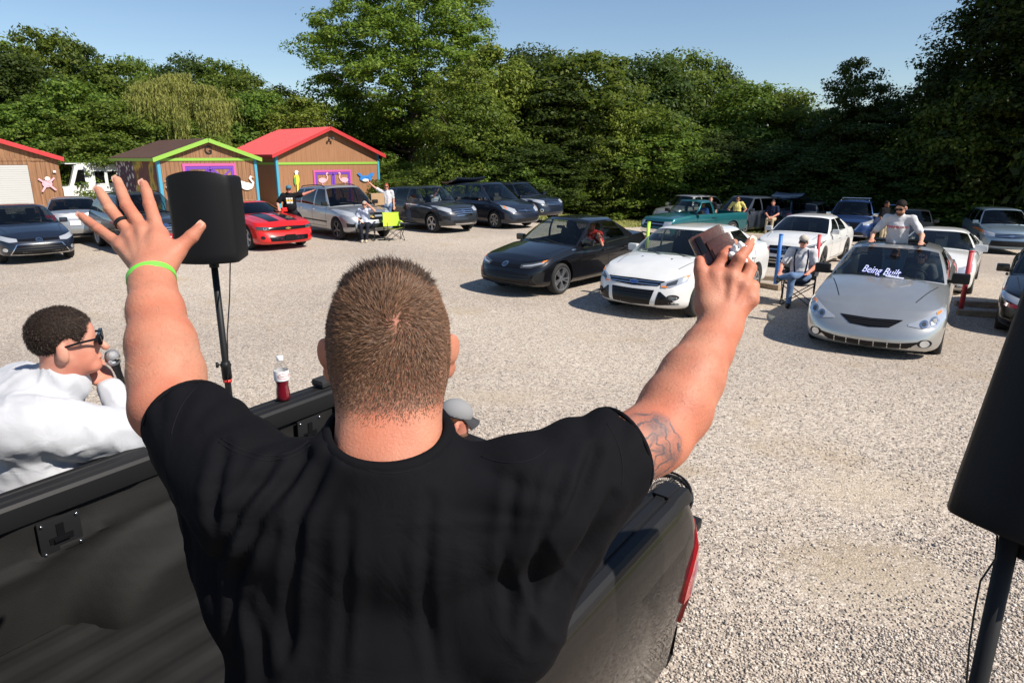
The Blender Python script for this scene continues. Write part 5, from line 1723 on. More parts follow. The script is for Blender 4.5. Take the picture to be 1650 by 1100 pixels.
# ------------------------------------------------------------------ sheds, step van
def board_mat(name, a, b_, pitch=.2, rough=.85, grain=1.0):
    """stained vertical boards: grain, streaks and grooves across local x / y"""
    m = bpy.data.materials.new(name); m.use_nodes = True
    n, l = nodes_of(m); b = n['Principled BSDF']; b.inputs['Roughness'].default_value = rough
    tc = n.new('ShaderNodeTexCoord')
    mp = n.new('ShaderNodeMapping'); mp.inputs['Scale'].default_value = (7, 7, .55)
    l.new(tc.outputs['Object'], mp.inputs[0])
    t = n.new('ShaderNodeTexNoise'); t.inputs['Scale'].default_value = 1.6; t.inputs['Detail'].default_value = 7; t.inputs['Roughness'].default_value = .65
    l.new(mp.outputs[0], t.inputs['Vector'])
    r_ = ramp(n, [(0.3, a), (0.7, b_)]); l.new(t.outputs['Fac'], r_.inputs[0])
    sx = n.new('ShaderNodeSeparateXYZ'); l.new(tc.outputs['Object'], sx.inputs[0])
    ad = n.new('ShaderNodeMath'); ad.operation = 'ADD'; l.new(sx.outputs[0], ad.inputs[0]); l.new(sx.outputs[1], ad.inputs[1])
    md = n.new('ShaderNodeMath'); md.operation = 'PINGPONG'; md.inputs[1].default_value = pitch / 2; l.new(ad.outputs[0], md.inputs[0])
    gr = n.new('ShaderNodeMapRange'); gr.inputs['From Min'].default_value = 0; gr.inputs['From Max'].default_value = .014
    gr.inputs['To Min'].default_value = .35; l.new(md.outputs[0], gr.inputs['Value'])
    mx = n.new('ShaderNodeMixRGB'); mx.blend_type = 'MULTIPLY'; mx.inputs[0].default_value = grain
    l.new(r_.outputs[0], mx.inputs[1]); l.new(gr.outputs[0], mx.inputs[2]); l.new(mx.outputs[0], b.inputs['Base Color'])
    bu = n.new('ShaderNodeBump'); bu.inputs['Distance'].default_value = .012; bu.inputs['Strength'].default_value = .8
    l.new(gr.outputs[0], bu.inputs['Height']); l.new(bu.outputs[0], b.inputs['Normal'])
    return m
M_STAIN = board_mat('stained_boards', (0.17, 0.08, 0.04), (0.36, 0.19, 0.095), .2)
M_PLY = board_mat('stained_plywood', (0.26, 0.125, 0.06), (0.36, 0.18, 0.09), .305, grain=.25)
M_REDROOF = mat('red_metal_roof', (0.50, 0.035, 0.038), .5, noise=(2, .06))
M_SHINGLE = mat('brown_shingle', (0.12, 0.062, 0.045), .95, noise=(14, .35))
M_LIME = mat('lime_paint', (0.25, 0.47, 0.06), .55)
M_CYAN = mat('cyan_paint', (0.06, 0.33, 0.48), .55)
M_PINK = mat('pink_paint', (0.52, 0.10, 0.30), .55)
M_PURPLE = mat('purple_paint', (0.16, 0.05, 0.40), .55)
M_CREAM = mat('cream_trim', (0.55, 0.42, 0.30), .7)
M_DOORW = mat('white_metal_door', (0.50, 0.50, 0.48), .5)
M_IRON = mat('black_iron', (0.02, 0.02, 0.02), .5, .3)
def mural_mat():
    m = bpy.data.materials.new('mural'); m.use_nodes = True
    n, l = nodes_of(m); b = n['Principled BSDF']; b.inputs['Roughness'].default_value = .8
    tc = n.new('ShaderNodeTexCoord')
    v = n.new('ShaderNodeTexVoronoi'); v.inputs['Scale'].default_value = 3.2; l.new(tc.outputs['Object'], v.inputs['Vector'])
    r1 = ramp(n, [(0.0, (.62, .62, .60)), (0.34, (.42, .42, .42)), (0.42, (.06, .03, .05))]); l.new(v.outputs['Distance'], r1.inputs[0])
    t = n.new('ShaderNodeTexNoise'); t.inputs['Scale'].default_value = .9; t.inputs['Detail'].default_value = 3; l.new(tc.outputs['Object'], t.inputs['Vector'])
    r2 = ramp(n, [(.35, (.10, .03, .05)), (.5, (.14, .06, .03)), (.58, (.50, .33, .05)), (.66, (.10, .16, .05)), (.75, (.16, .05, .12))]); l.new(t.outputs['Fac'], r2.inputs[0])
    sx = n.new('ShaderNodeSeparateXYZ'); l.new(tc.outputs['Object'], sx.inputs[0])
    w = n.new('ShaderNodeMapRange'); w.inputs['From Min'].default_value = 3.2; w.inputs['From Max'].default_value = 3.5; l.new(sx.outputs[1], w.inputs['Value'])
    mx = n.new('ShaderNodeMixRGB'); l.new(w.outputs[0], mx.inputs[0]); l.new(r2.outputs[0], mx.inputs[1]); l.new(r1.outputs[0], mx.inputs[2])
    l.new(mx.outputs[0], b.inputs['Base Color'])
    return m
def shed(name, label, px, py_, depth, a, W, L, ze, zr_, wall, roofm, rib, trim, over=.3, side_mat=None, corner=True, rake=None, band=None):
    """gabled shed: local x along the front, y to the back"""
    q = at(px, py_, depth)
    s = empty(name, (q.x, q.y, 0), a, label, 'shed')
    h = W / 2
    b = MB().add([(-h, 0, 0), (h, 0, 0), (h, 0, ze), (0, 0, zr_), (-h, 0, ze), (-h, L, 0), (h, L, 0), (h, L, ze), (0, L, zr_), (-h, L, ze)],
                 [(0, 1, 2, 3, 4), (9, 8, 7, 6, 5), (1, 6, 7, 2), (5, 0, 4, 9)])
    b.build('wall', wall, s)
    if side_mat:
        MB().box((-h - .012, L / 2, ze / 2), (.02, L - .25, ze - .1)).build('mural_panel', side_mat, s)
    sl = (zr_ - ze) / h
    ln = math.hypot(h + over, (h + over) * sl)
    for sg in (-1, 1):
        # roof panel with standing ribs / shingle courses
        b = MB()
        e = Vector((sg * (h + over), 0, ze - over * sl + .03)); r0 = Vector((0, 0, zr_ + .03))
        d = (e - r0)
        nrm = Vector((sg * sl, 0, 1)).normalized()
        y0, y1 = -over, L + over
        P = [r0 + Vector((0, y0, 0)), e + Vector((0, y0, 0)), e + Vector((0, y1, 0)), r0 + Vector((0, y1, 0))]
        th = nrm * .06
        b.add([p for p in P] + [p + th for p in P], [(3, 2, 1, 0), (4, 5, 6, 7), (0, 1, 5, 4), (1, 2, 6, 5), (2, 3, 7, 6), (3, 0, 4, 7)])
        if rib == 'rib':
            y = y0 + .02
            while y < y1:
                a_, c_ = r0 + th, e + th
                b.add([a_ + Vector((0, y - .02, 0)), c_ + Vector((0, y - .02, 0)), c_ + Vector((0, y + .02, 0)), a_ + Vector((0, y + .02, 0)),
                       a_ + Vector((0, y, 0)) + nrm * .025, c_ + Vector((0, y, 0)) + nrm * .025], [(0, 1, 5, 4), (4, 5, 2, 3)])
                y += .23
        o = b.build('roof', roofm, s)
        if rib == 'shingle':
            k = 0
            nrow = int(ln / .16)
            bb = MB()
            for i in range(nrow):
                t0, t1 = i / nrow, (i + 1) / nrow
                y = y0 + (i % 2) * .15
                while y < y1 - .05:
                    yy = min(y + .28, y1)
                    A = [r0 + d * t0 + Vector((0, y, 0)) + th * 1.01, r0 + d * t1 + Vector((0, y, 0)) + th * 1.25, r0 + d * t1 + Vector((0, yy, 0)) + th * 1.25, r0 + d * t0 + Vector((0, yy, 0)) + th * 1.01]
                    bb.add(A, [(0, 1, 2, 3)])
                    y += .3
            tag(bb.build('shingles', roofm, o), kind='stuff')
        if rake:
            f = MB()
            A = [r0 + Vector((0, y0 - .012, 0)) + th, e + Vector((0, y0 - .012, 0)) + th, e + Vector((0, y0 - .012, 0)) - Vector((0, 0, .13)), r0 + Vector((0, y0 - .012, 0)) - Vector((0, 0, .13))]
            f.add(A + [p + Vector((0, .03, 0)) for p in A], [(0, 1, 2, 3), (7, 6, 5, 4), (0, 4, 5, 1), (1, 5, 6, 2), (2, 6, 7, 3)])
            f.build('rake_board', rake, s)
            MB().box((e.x, L / 2, e.z - .02), (.03, L + 2 * over, .15)).build('eave_board', rake, s)
    if corner:
        for sg in (-1, 1):
            MB().box((sg * (h - .05), -.02, ze / 2), (.13, .04, ze)).build('corner_board', M_CYAN, s)
            MB().box((sg * (h + .012), .05, ze / 2), (.03, .14, ze)).build('corner_board', M_CYAN, s)
    if band:
        MB().box((0, -.022, band), (W - .24, .03, .13)).build('band_board', M_LIME, s)
        MB().box((-h - .02, L / 2, band), (.03, L - .3, .13)).build('band_board', M_LIME, s)
    return s
def shed_doors(s, x0, x1, z1, brace=True):
    w = x1 - x0
    for bx in (((x0 + x1) / 2, z1 + .06, w + .24, .12),):
        MB().box((bx[0], -.03, bx[1]), (bx[2], .04, bx[3])).build('door_frame', M_PINK, s)
    for x in (x0 - .06, x1 + .06):
        MB().box((x, -.03, z1 / 2), (.12, .04, z1)).build('door_frame', M_PINK, s)
    for k in (0, 1):
        a, c = x0 + k * w / 2 + .01, x0 + (k + 1) * w / 2 - .01
        d = MB().box(((a + c) / 2, -.02, z1 / 2), (c - a, .02, z1 - .02)).build('door', M_STAIN if brace else M_PLY, s)
        for x in (a + .06, c - .06):
            MB().box((x, -.042, z1 / 2), (.12, .02, z1 - .04)).build('door_stile', M_PURPLE, d)
        for z in (z1 - .08, .1):
            MB().box(((a + c) / 2, -.0425, z), (c - a - .24, .02, .12)).build('door_rail', M_PURPLE, d)
        if brace:
            for sg in (1, -1):
                xa = a + .12 if sg > 0 else c - .12
                MB().box((0, 0, 0), (.62, .018, .08), Matrix.Translation((xa + sg * .2, -.043, z1 - .33)) @ Matrix.Rotation(sg * R(40), 4, 'Y') @ Matrix.Rotation(0, 4, 'X')).build('door_brace', M_PURPLE, d)
        MB().box(((c if k == 0 else a), -.055, z1 * .92), (.1, .02, .05)).build('hinge', M_IRON, d)
def letter(s, txt, x, z, size, m, y=-.03, name='letter'):
    me = text_mesh(txt, size * 1.25, .03, bold=.004)
    me.materials.clear()
    o = link_mesh(name, me, m, s)
    o.rotation_euler = (math.pi / 2, 0, 0); o.location = (x, y, z)
    return o
def cutout(s, name, label, pts_list, x, z, sc, cat='ornament', flip=1, group=None):
    """painted plywood figure on a shed wall: list of (material, polygon)"""
    M = s.matrix_basis
    M = Matrix.Translation(s.location) @ Matrix.Rotation(s.rotation_euler[2], 4, 'Z')
    t = empty(name, M @ Vector((x, -.05, z)), s.rotation_euler[2], label, cat, group)
    for i, (m, poly, nm) in enumerate(pts_list):
        Mx = Matrix.Rotation(math.pi / 2, 4, 'X')
        MB().prism([(p[0] * sc * flip, p[1] * sc) for p in (poly if flip > 0 else poly[::-1])], .0 + .008 * i, .018 + .008 * i, Mx).build(nm, m, t)
    return t
def blob(cx, cy, rx, ry, n=14, a0=0.0, a1=360.0):
    return [(cx + rx * math.cos(R(a)), cy + ry * math.sin(R(a))) for a in np.linspace(a0, a1, n, endpoint=(a1 - a0) < 360)]

A45 = R(45)
# shingled shed in the middle
S_MID = shed('shingled_shed', 'brown board shed with shingle roof, lime gable trim and a dark mural side', 342, 310, 33.0, A45, 4.7, 6.2, 2.72, 3.55, M_STAIN, M_SHINGLE, 'shingle', M_LIME, over=.22, side_mat=mural_mat(), rake=M_LIME, band=2.66)
shed_doors(S_MID, -1.15, 1.15, 2.35)
letter(S_MID, 'G', .02, 3.08, .42, M_IRON)
# red roofed shed
S_RED = shed('red_roof_shed', 'wide brown shed with red metal roof and pink and purple doors', 536, 320, 40.5, A45, 6.8, 6.0, 2.95, 4.38, M_PLY, M_REDROOF, 'rib', M_LIME, over=.32, rake=M_REDROOF, band=2.42)
shed_doors(S_RED, -1.05, 1.25, 1.92, False)
o = MB().box((0, -.10, 0), (.12, .14, .1)).lathe([(.05, 0), (.07, .12)], 10, Matrix.Translation((-.12, -.14, -.06)) @ Matrix.Rotation(R(70), 4, 'X')).lathe([(.05, 0), (.07, .12)], 10, Matrix.Translation((.12, -.14, -.06)) @ Matrix.Rotation(R(70), 4, 'X')).build('floodlight', M_IRON, S_RED)
o.location = (.05, 0, 3.85)
# leftmost shed with roller door
S_LEFT = shed('roller_door_shed', 'brown board shed with red roof edge and white roller door, cut by the left edge', 5, 320, 33.5, A45, 5.2, 5.5, 2.72, 3.62, M_STAIN, M_REDROOF, 'rib', M_CREAM, over=.22, corner=False, rake=M_REDROOF)
letter(S_LEFT, 'G', .0, 3.12, .40, M_IRON)
d = MB().box((-.35, -.03, 2.48), (3.5, .04, .16)).box((-2.03, -.03, 1.2), (.14, .04, 2.4)).box((1.33, -.03, 1.2), (.14, .04, 2.4)).build('door_frame', M_STAIN, S_LEFT)
MB().box((0, -.025, 2.64), (5.0, .03, .12)).build('band_board', M_STAIN, S_LEFT)
rd = MB().box((-.35, -.012, 1.2), (3.2, .02, 2.38)).build('roller_door', M_DOORW, S_LEFT)
for i in range(22):
    MB().box((-.35, -.028, .06 + i * .108), (3.2, .014, .096), bevel=.005).build('door_slat', M_DOORW, rd)
MB().box((2.35, -.05, 2.05), (.12, .1, .1)).build('lamp', M_WHITE, S_LEFT)
# painted figures
M_FL = mat('flamingo_pink', (0.80, 0.42, 0.48), .6); M_WH = mat('cutout_white', (0.78, 0.76, 0.72), .6); M_YEL = mat('parrot_yellow', (0.72, 0.58, 0.05), .6)
M_GRN = mat('parrot_green', (0.10, 0.35, 0.08), .6); M_BLB = mat('bird_blue', (0.03, 0.20, 0.55), .6); M_ORG = mat('beak_orange', (0.75, 0.30, 0.05), .6)
flam = [(M_FL, blob(0, 0, .26, .15, 16), 'bird_body'), (M_FL, [(.16, .02), (.24, .0), (.30, .18), (.24, .36), (.30, .46), (.40, .42), (.42, .34), (.36, .36), (.30, .38), (.33, .30), (.38, .16), (.28, -.04)], 'neck'),
        (M_FL, [(-.04, -.12), (.0, -.12), (.02, -.5), (-.02, -.5)], 'leg'), (M_IRON, [(.40, .42), (.44, .34), (.40, .33)], 'beak')]
cutout(S_RED, 'flamingo_cutout', 'pink flamingo figure on the left purple door', flam, -.62, 1.45, 1.0)
cutout(S_RED, 'flamingo_cutout', 'pink flamingo figure on the right purple door', flam, .85, 1.45, 1.0, flip=-1)
par = [(M_YEL, blob(0, 0, .22, .42, 16), 'bird_body'), (M_GRN, [(-.2, .1), (-.05, .25), (-.06, -.3), (-.16, -.5), (-.24, -.2)], 'wing'), (M_WH, blob(.02, .5, .16, .17, 14), 'head'), (M_IRON, [(.12, .52), (.24, .44), (.12, .40)], 'beak'), (M_YEL, [(-.06, -.35), (.1, -.35), (.06, -1.0), (-.08, -1.0)], 'tail')]
cutout(S_RED, 'parrot_cutout', 'yellow and green parrot figure left of the pink door frame', par, -2.25, 1.55, .75)
blu = [(M_BLB, blob(0, 0, .5, .26, 16), 'bird_body'), (M_BLB, [(-.4, .1), (-.75, .42), (-.5, .5), (-.25, .2)], 'tail'), (M_BLB, [(.1, .1), (.5, .42), (.95, .48), (.8, .2), (.4, .0)], 'wing'), (M_WH, blob(.05, -.14, .34, .12, 12), 'belly'), (M_BLB, [(.35, .1), (.55, .2), (.7, .0), (.5, -.2), (.3, -.1)], 'head')]
cutout(S_RED, 'blue_bird_cutout', 'blue winged bird figure near the right corner of the red roofed shed', blu, 2.3, 1.5, .72)
swan = [(M_WH, blob(0, -.1, .30, .18, 16), 'bird_body'), (M_WH, [(.18, -.1), (.28, .05), (.12, .28), (.2, .42), (.34, .36), (.26, .34), (.24, .26), (.38, .08), (.3, -.14)], 'neck'), (M_WH, [(-.3, -.05), (-.36, .2), (-.1, .12), (.1, .0)], 'wing'), (M_ORG, [(.34, .37), (.43, .32), (.34, .32)], 'beak')]
cutout(S_MID, 'swan_cutout', 'white swan figure right of the purple doors, near the loudspeaker', swan, 1.75, 1.45, 1.0)
cutout(S_MID, 'swan_cutout', 'white swan figure left of the purple doors', swan, -1.75, 1.35, 1.0, flip=-1)
jump = [(M_FL, blob(0, 0, .3, .24, 12), 'figure_body'), (M_FL, [(-.5, .3), (-.42, .38), (-.1, .12), (-.16, .02)], 'limb'), (M_FL, [(.5, .36), (.42, .42), (.08, .14), (.16, .02)], 'limb'), (M_FL, [(.5, -.42), (.4, -.46), (.05, -.1), (.16, -.02)], 'limb'), (M_FL, [(-.4, -.5), (-.32, -.54), (.0, -.1), (-.14, -.02)], 'limb'), (M_WH, blob(.05, .34, .16, .14, 12), 'head')]
cutout(S_LEFT, 'flower_cutout', 'pink leaping figure on the boards right of the roller door', jump, 1.95, 1.45, .75)

# step van behind the silver saloon, a blue lorry body behind it
q = at(158, 300, 40)
sv = empty('step_van', (q.x, q.y, 0), R(232), 'white step van with sliding windows behind the silver saloon', 'van')
M_VAN = mat('van_white', (0.74, 0.75, 0.73), .45, noise=(3, .06))
b = MB()
prof = [(-3.2, .55), (2.35, .55), (2.95, .8), (2.95, 1.35), (2.45, 1.5), (1.9, 2.85), (1.7, 2.98), (-3.2, 2.98)]
b.prism(prof, -1.1, 1.1, Matrix.Rotation(math.pi / 2, 4, 'X'))
b.build('body', M_VAN, sv)
for sy in (1, -1):
    MB().prism([(1.3, 1.55), (2.15, 1.55), (1.72, 2.6), (1.3, 2.6)], 1.105 * sy, 1.125 * sy, Matrix.Rotation(math.pi / 2, 4, 'X')).build('cab_window', M_GLOSSB, sv)
    for x in (.2, -.75):
        w = MB().box((x, sy * 1.11, 2.05), (.86, .03, 1.0)).build('window', M_VAN, sv)
        MB().box((x, sy * 1.13, 2.05), (.70, .012, .84)).build('pane', M_GLOSSB, w)
    for x in (2.0, -2.0):
        MB().lathe([(.4, -.12), (.4, .12)], 18, Matrix.Translation((x, sy * .95, .4)) @ Matrix.Rotation(math.pi / 2, 4, 'X')).build('wheel', M_TYRE, sv)
MB().add([(2.44, -.95, 1.58), (2.44, .95, 1.58), (1.98, .95, 2.72), (1.98, -.95, 2.72)], [(0, 1, 2, 3)], Matrix.Translation((.03, 0, .012))).build('windshield', M_GLOSSB, sv)
MB().box((0, 0, 3.02), (5.0, 1.9, .06)).box((-1.2, 0, 3.1), (.8, .8, .14)).build('roof_cap', M_VAN, sv)
sv.scale = (.72, .72, .80)
q = at(190, 300, 43)
bl = empty('box_trailer', (q.x, q.y, 0), R(150), 'blue and white box trailer behind the mural wall', 'trailer')
MB().box((0, 0, 1.6), (3.6, 2.0, 2.2), bevel=.05).build('body', mat('trailer_blue', (0.10, 0.30, 0.58), .5), bl)
MB().box((0, 1.02, 2.4), (3.4, .03, .5)).build('stripe', M_VAN, bl)
for x in (-.6, .4):
    for sy in (1, -1):
        MB().lathe([(.36, -.1), (.36, .1)], 16, Matrix.Translation((x, sy * .85, .36)) @ Matrix.Rotation(math.pi / 2, 4, 'X')).build('wheel', M_TYRE, bl)
# ------------------------------------------------------------------ the pickup whose bed fills the foreground
def truck_frame(yaw, sl, roll):
    u = Vector((math.sin(yaw) * math.cos(sl), math.cos(yaw) * math.cos(sl), -math.sin(sl)))
    v0 = Vector((math.cos(yaw), -math.sin(yaw), 0))
    w0 = v0.cross(u)
    v = v0 * math.cos(roll) - w0 * math.sin(roll)
    return u, v, v.cross(u)
TU, TV, TW = truck_frame(R(35.26), R(-.74), R(3.6))
TO = Vector((0, 0, CAM_H)) + TV * -1.617 - TW * 1.264       # on the rail plane, centre line, abreast of the camera
TM = basis(TO, TU, -TV, TW)                                  # x to the tail, y to the left rail, z up
def tw(x, y, z):
    return TM @ Vector((x, y, z))
def extrude_x(b, sec, x0, x1, n=1, M=None):
    rows = [[(x0 + (x1 - x0) * i / n, y, z) for y, z in sec] for i in range(n + 1)]
    return b.sheet(rows, M)
def make_truck():
    t = empty('pickup_truck', (0, 0, 0), 0, 'black pickup truck with open bed and dropped tailgate in the foreground', 'pickup')
    t.matrix_basis = TM
    M_PL = mat('rail_plastic', (.010, .010, .011), .55, spec=.25, bump=(220, .25, .001))
    M_LINER = mat('bed_liner', (.014, .0135, .013), .72, spec=.15, noise=(5, .18), bump=(330, .7, .0018))
    M_BODY = mat('truck_paint', (.006, .0045, .004), .4, .0, coat=.7, spec=.1, noise=(30, .12))
    X0, X1 = .15, 2.25
    FZ = -.525
    for s in (1, -1):
        sec = [(.800, -.085), (.795, -.055), (.797, -.012), (.806, .0), (.826, .003), (.829, -.004), (.838, -.004), (.841, .004), (.872, .005), (.875, -.003), (.884, -.003), (.887, .003), (.914, .0), (.928, -.012), (.934, -.034)]
        b = MB()
        extrude_x(b, [(y * s, z) for y, z in sec], X0, X1 - .17, 1)
        # rounded end cap over the tail corner
        rows = []
        for k in range(9):
            a = k / 8
            x = X1 - .17 + .20 * math.sin(a * math.pi / 2)
            dz = -.05 * (1 - math.cos(a * math.pi / 2)) - (.0 if a < .9 else .02)
            rows.append([(x, (y if y > .83 else y) * s - s * .02 * a * a * (1 if y > .86 else 0), z + dz + (.012 if 0 < a < .75 and .81 < y < .92 else 0)) for y, z in sec])
        b.sheet(rows)
        rc = b.build('rail_cap', M_PL, t, smooth=True, angle=28)
        MB().box((X1 - .10, s * .857, .012), (.11, .058, .008), bevel=.003).build('pocket_cover', M_TRIM, rc)
        # inner wall: stepped panels with a wheel housing
        rows = []
        xs = np.linspace(X0, X1, 64)
        zs_ = [-.05, -.09, -.13, -.17, -.21, -.225, -.245, -.27, -.30, -.34, -.38, -.42, -.46, -.50, FZ]
        for x in xs:
            row = []
            for z in zs_:
                y = .812
                # upper panel recesses between ribs
                rec = .012 * smooth01((math.cos((x - .1) * 2 * math.pi / .42) + .55) * 2.2) * (1 if -.20 < z < -.08 else 0)
                y += rec
                # horizontal ledge that arches over the housing
                d = (x - 1.20) / .52
                top = -.235 + (.10 * math.cos(d * math.pi / 2) if abs(d) < 1 else 0)
                if z < top:
                    y -= .022
                if z < top - .05:
                    y += .012
                # housing
                r_ = math.hypot((x - 1.20) / .46, (z - FZ) / .30)
                y -= .20 * float(smooth01((1 - r_) * 3.2))
                row.append((x, y * s, z))
            rows.append(row)
        MB().sheet(rows).build('bed_side', M_LINER, t, smooth=True, angle=55)
        # outer skin
        oy = [(.932, -.030), (.945, -.05), (.965, -.09), (.985, -.17), (.992, -.28), (.985, -.40), (.965, -.50), (.955, -.62), (.945, -.74)]
        rows = []
        for x in list(np.linspace(X0 - .02, X1 - .1, 26)) + [X1 - .05, X1 - .015, X1 + .012, X1 + .025, X1 + .027]:
            e = max(0, x - (X1 - .1)) / .127
            rows.append([(x - .0 * e, s * (y - .085 * e ** 2.4), z - .03 * e * e * (1 if z > -.06 else 0)) for y, z in oy])
        side = MB().sheet(rows)
        side.build('bed_outer_panel', M_BODY, t, smooth=True, angle=60)
        MB().box((X1 + .012, s * .845, -.42), (.03, .10, .72)).build('tail_pillar', M_BODY, t)
        # tail lamp wrapped round the corner
        def skin(x, z):
            e = max(0, x - (X1 - .1)) / .127
            return s * (float(np.interp(-z, [-q for _, q in oy], [q for q, _ in oy])) - .085 * e ** 2.4)
        for nm, m_, out, poly in (('tail_light', M_REDL, .012, [(-.12, 2.235, 2.278), (-.19, 2.185, 2.279), (-.26, 2.125, 2.279), (-.30, 2.10, 2.279), (-.385, 2.09, 2.279), (-.392, 2.165, 2.279), (-.46, 2.175, 2.279), (-.56, 2.20, 2.279)]),
                                  ('reverse_light', M_LAMP, .016, [(-.20, 2.225, 2.245), (-.27, 2.175, 2.215), (-.30, 2.150, 2.18), (-.36, 2.145, 2.17), (-.375, 2.145, 2.195)])):
            rows = []
            for z, xa, xb in poly:
                rows.append([(xa + (xb - xa) * k / 6, skin(xa + (xb - xa) * k / 6, z) + s * out, z) for k in range(7)])
            b = MB().sheet(rows)
            out_ = [r_[0] for r_ in rows] + rows[-1][1:] + [r_[-1] for r_ in rows[::-1]][1:] + rows[0][::-1][1:-1]
            N = len(out_)
            b.add(out_ + [(p[0], p[1] - s * (out + .02), p[2]) for p in out_], [(q, (q + 1) % N, N + (q + 1) % N, N + q) for q in range(N)])
            b.build(nm, m_, t, smooth=True, angle=40)
        # rear wheels and arch
        ty, ri, bk = wheel_meshes(.40, .27, .25, 'five', 6)
        for x in (1.2, -2.45):
            w_ = bpy.data.objects.new('wheel', ty); COL.objects.link(w_); w_.parent = t; w_.location = (x, s * .83, -.98); w_.rotation_euler = (0, 0, 0 if s > 0 else math.pi)
            rm = bpy.data.objects.new('rim', ri); COL.objects.link(rm); rm.parent = w_
            if not ri.materials: ri.materials.append(M_RIM)
    # floor with ribs
    b = MB()
    ys = np.linspace(-.80, .80, 97)
    extrude_x(b, [(y, FZ + .010 * float(smooth01((math.cos(y * 2 * math.pi / .145) + .2) * 2))) for y in ys], X0, X1 + .02, 1)
    b.build('bed_floor', M_LINER, t, smooth=True, angle=50)
    MB().box((X0, 0, -.26), (.04, 1.62, .53)).build('bed_front_wall', M_LINER, t)
    # tailgate lying open
    g_ = MB().box((2.62, 0, FZ - .028), (.62, 1.56, .055), bevel=.012).build('tailgate', M_PL, t, angle=40)
    for y in (-.52, 0, .52):
        MB().box((2.60, y, FZ + .004), (.40, .46, .010), bevel=.004).build('tailgate_panel', M_TRIM, g_)
    for y in (.70, -.70):
        MB().tube([(2.42 + .05 * math.cos(a), y * .86 + .05 * math.sin(a), FZ + .006) for a in np.linspace(0, 2 * math.pi, 17)[:-1]], .006, 5, closed=True).build('tie_ring', M_TRIM, g_, smooth=True)
        for x in (2.36, 2.90):
            MB().lathe([(.008, 0), (.008, .005), (.004, .007)], 10, Matrix.Translation((x, y, FZ))).build('bolt', M_CHROME, g_)
    MB().tube([(2.26, .79, -.20), (2.60, .775, FZ + .02)], .006, 5).build('tailgate_cable', M_TRIM, g_); MB().tube([(2.26, -.79, -.20), (2.60, -.775, FZ + .02)], .006, 5).build('tailgate_cable', M_TRIM, g_)
    # bumper
    b = MB()
    rows = []
    for y in np.linspace(-.93, .93, 21):
        bx = 2.29 - .12 * abs(y) ** 5
        rows.append([(bx, y, -.60), (bx + .06, y, -.615), (bx + .075, y, -.66), (bx + .06, y, -.78), (bx, y, -.80)])
    b.sheet(rows)
    b.build('rear_bumper', M_TRIM, t, smooth=True, angle=40)
    # cleat plate with cross slot on the left wall
    for x, z in ((.79, -.165), (1.86, -.16)):
        c = MB().box((x, .798, z), (.135, .012, .135), bevel=.005).build('cleat_plate', M_TRIM, t, angle=40)
        MB().box((x, .7905, z - .012), (.075, .005, .022)).box((x, .7904, z + .012), (.024, .005, .066)).box((x, .785, z - .012), (.05, .012, .010)).build('cleat_slot', M_GLOSSB, c)
        for dx, dz in ((.055, .055), (-.055, -.055), (.055, -.055), (-.055, .055)):
            MB().lathe([(.006, 0), (.006, .003), (.003, .005)], 10, Matrix.Translation((x + dx, .791, z + dz)) @ Matrix.Rotation(math.pi / 2, 4, 'X')).build('screw', M_CHROME, c, smooth=True)
    # bed lamp with four diodes near the tail
    l_ = MB().box((2.05, .797, -.155), (.075, .014, .165), bevel=.012).build('bed_lamp', M_TRIM, t, angle=40)
    for k in range(4):
        MB().box((2.05, .788, -.105 - .034 * k), (.046, .006, .022), bevel=.006).build('lamp_diode', M_CHROME, l_)
    # cab behind the camera's left shoulder
    prof = [(-3.3, -.98), (-3.35, -.2), (-3.2, .02), (-2.0, .12), (-1.35, .62), (-1.1, .70), (.02, .68), (.10, .05), (.10, -.98)]
    MB().prism(prof, -.95, .95, Matrix.Rotation(math.pi / 2, 4, 'X')).build('cab', M_BODY, t)
    MB().box((.085, 0, .36), (.02, 1.35, .42), bevel=.008).build('cab_rear_window', M_GLOSSB, t)
    for s in (1, -1):
        MB().prism([(-1.65, .1), (-1.25, .55), (-.1, .56), (-.1, .1)], .955 * s, .965 * s, Matrix.Rotation(math.pi / 2, 4, 'X')).build('cab_side_window', M_GLOSSB, t)
make_truck()

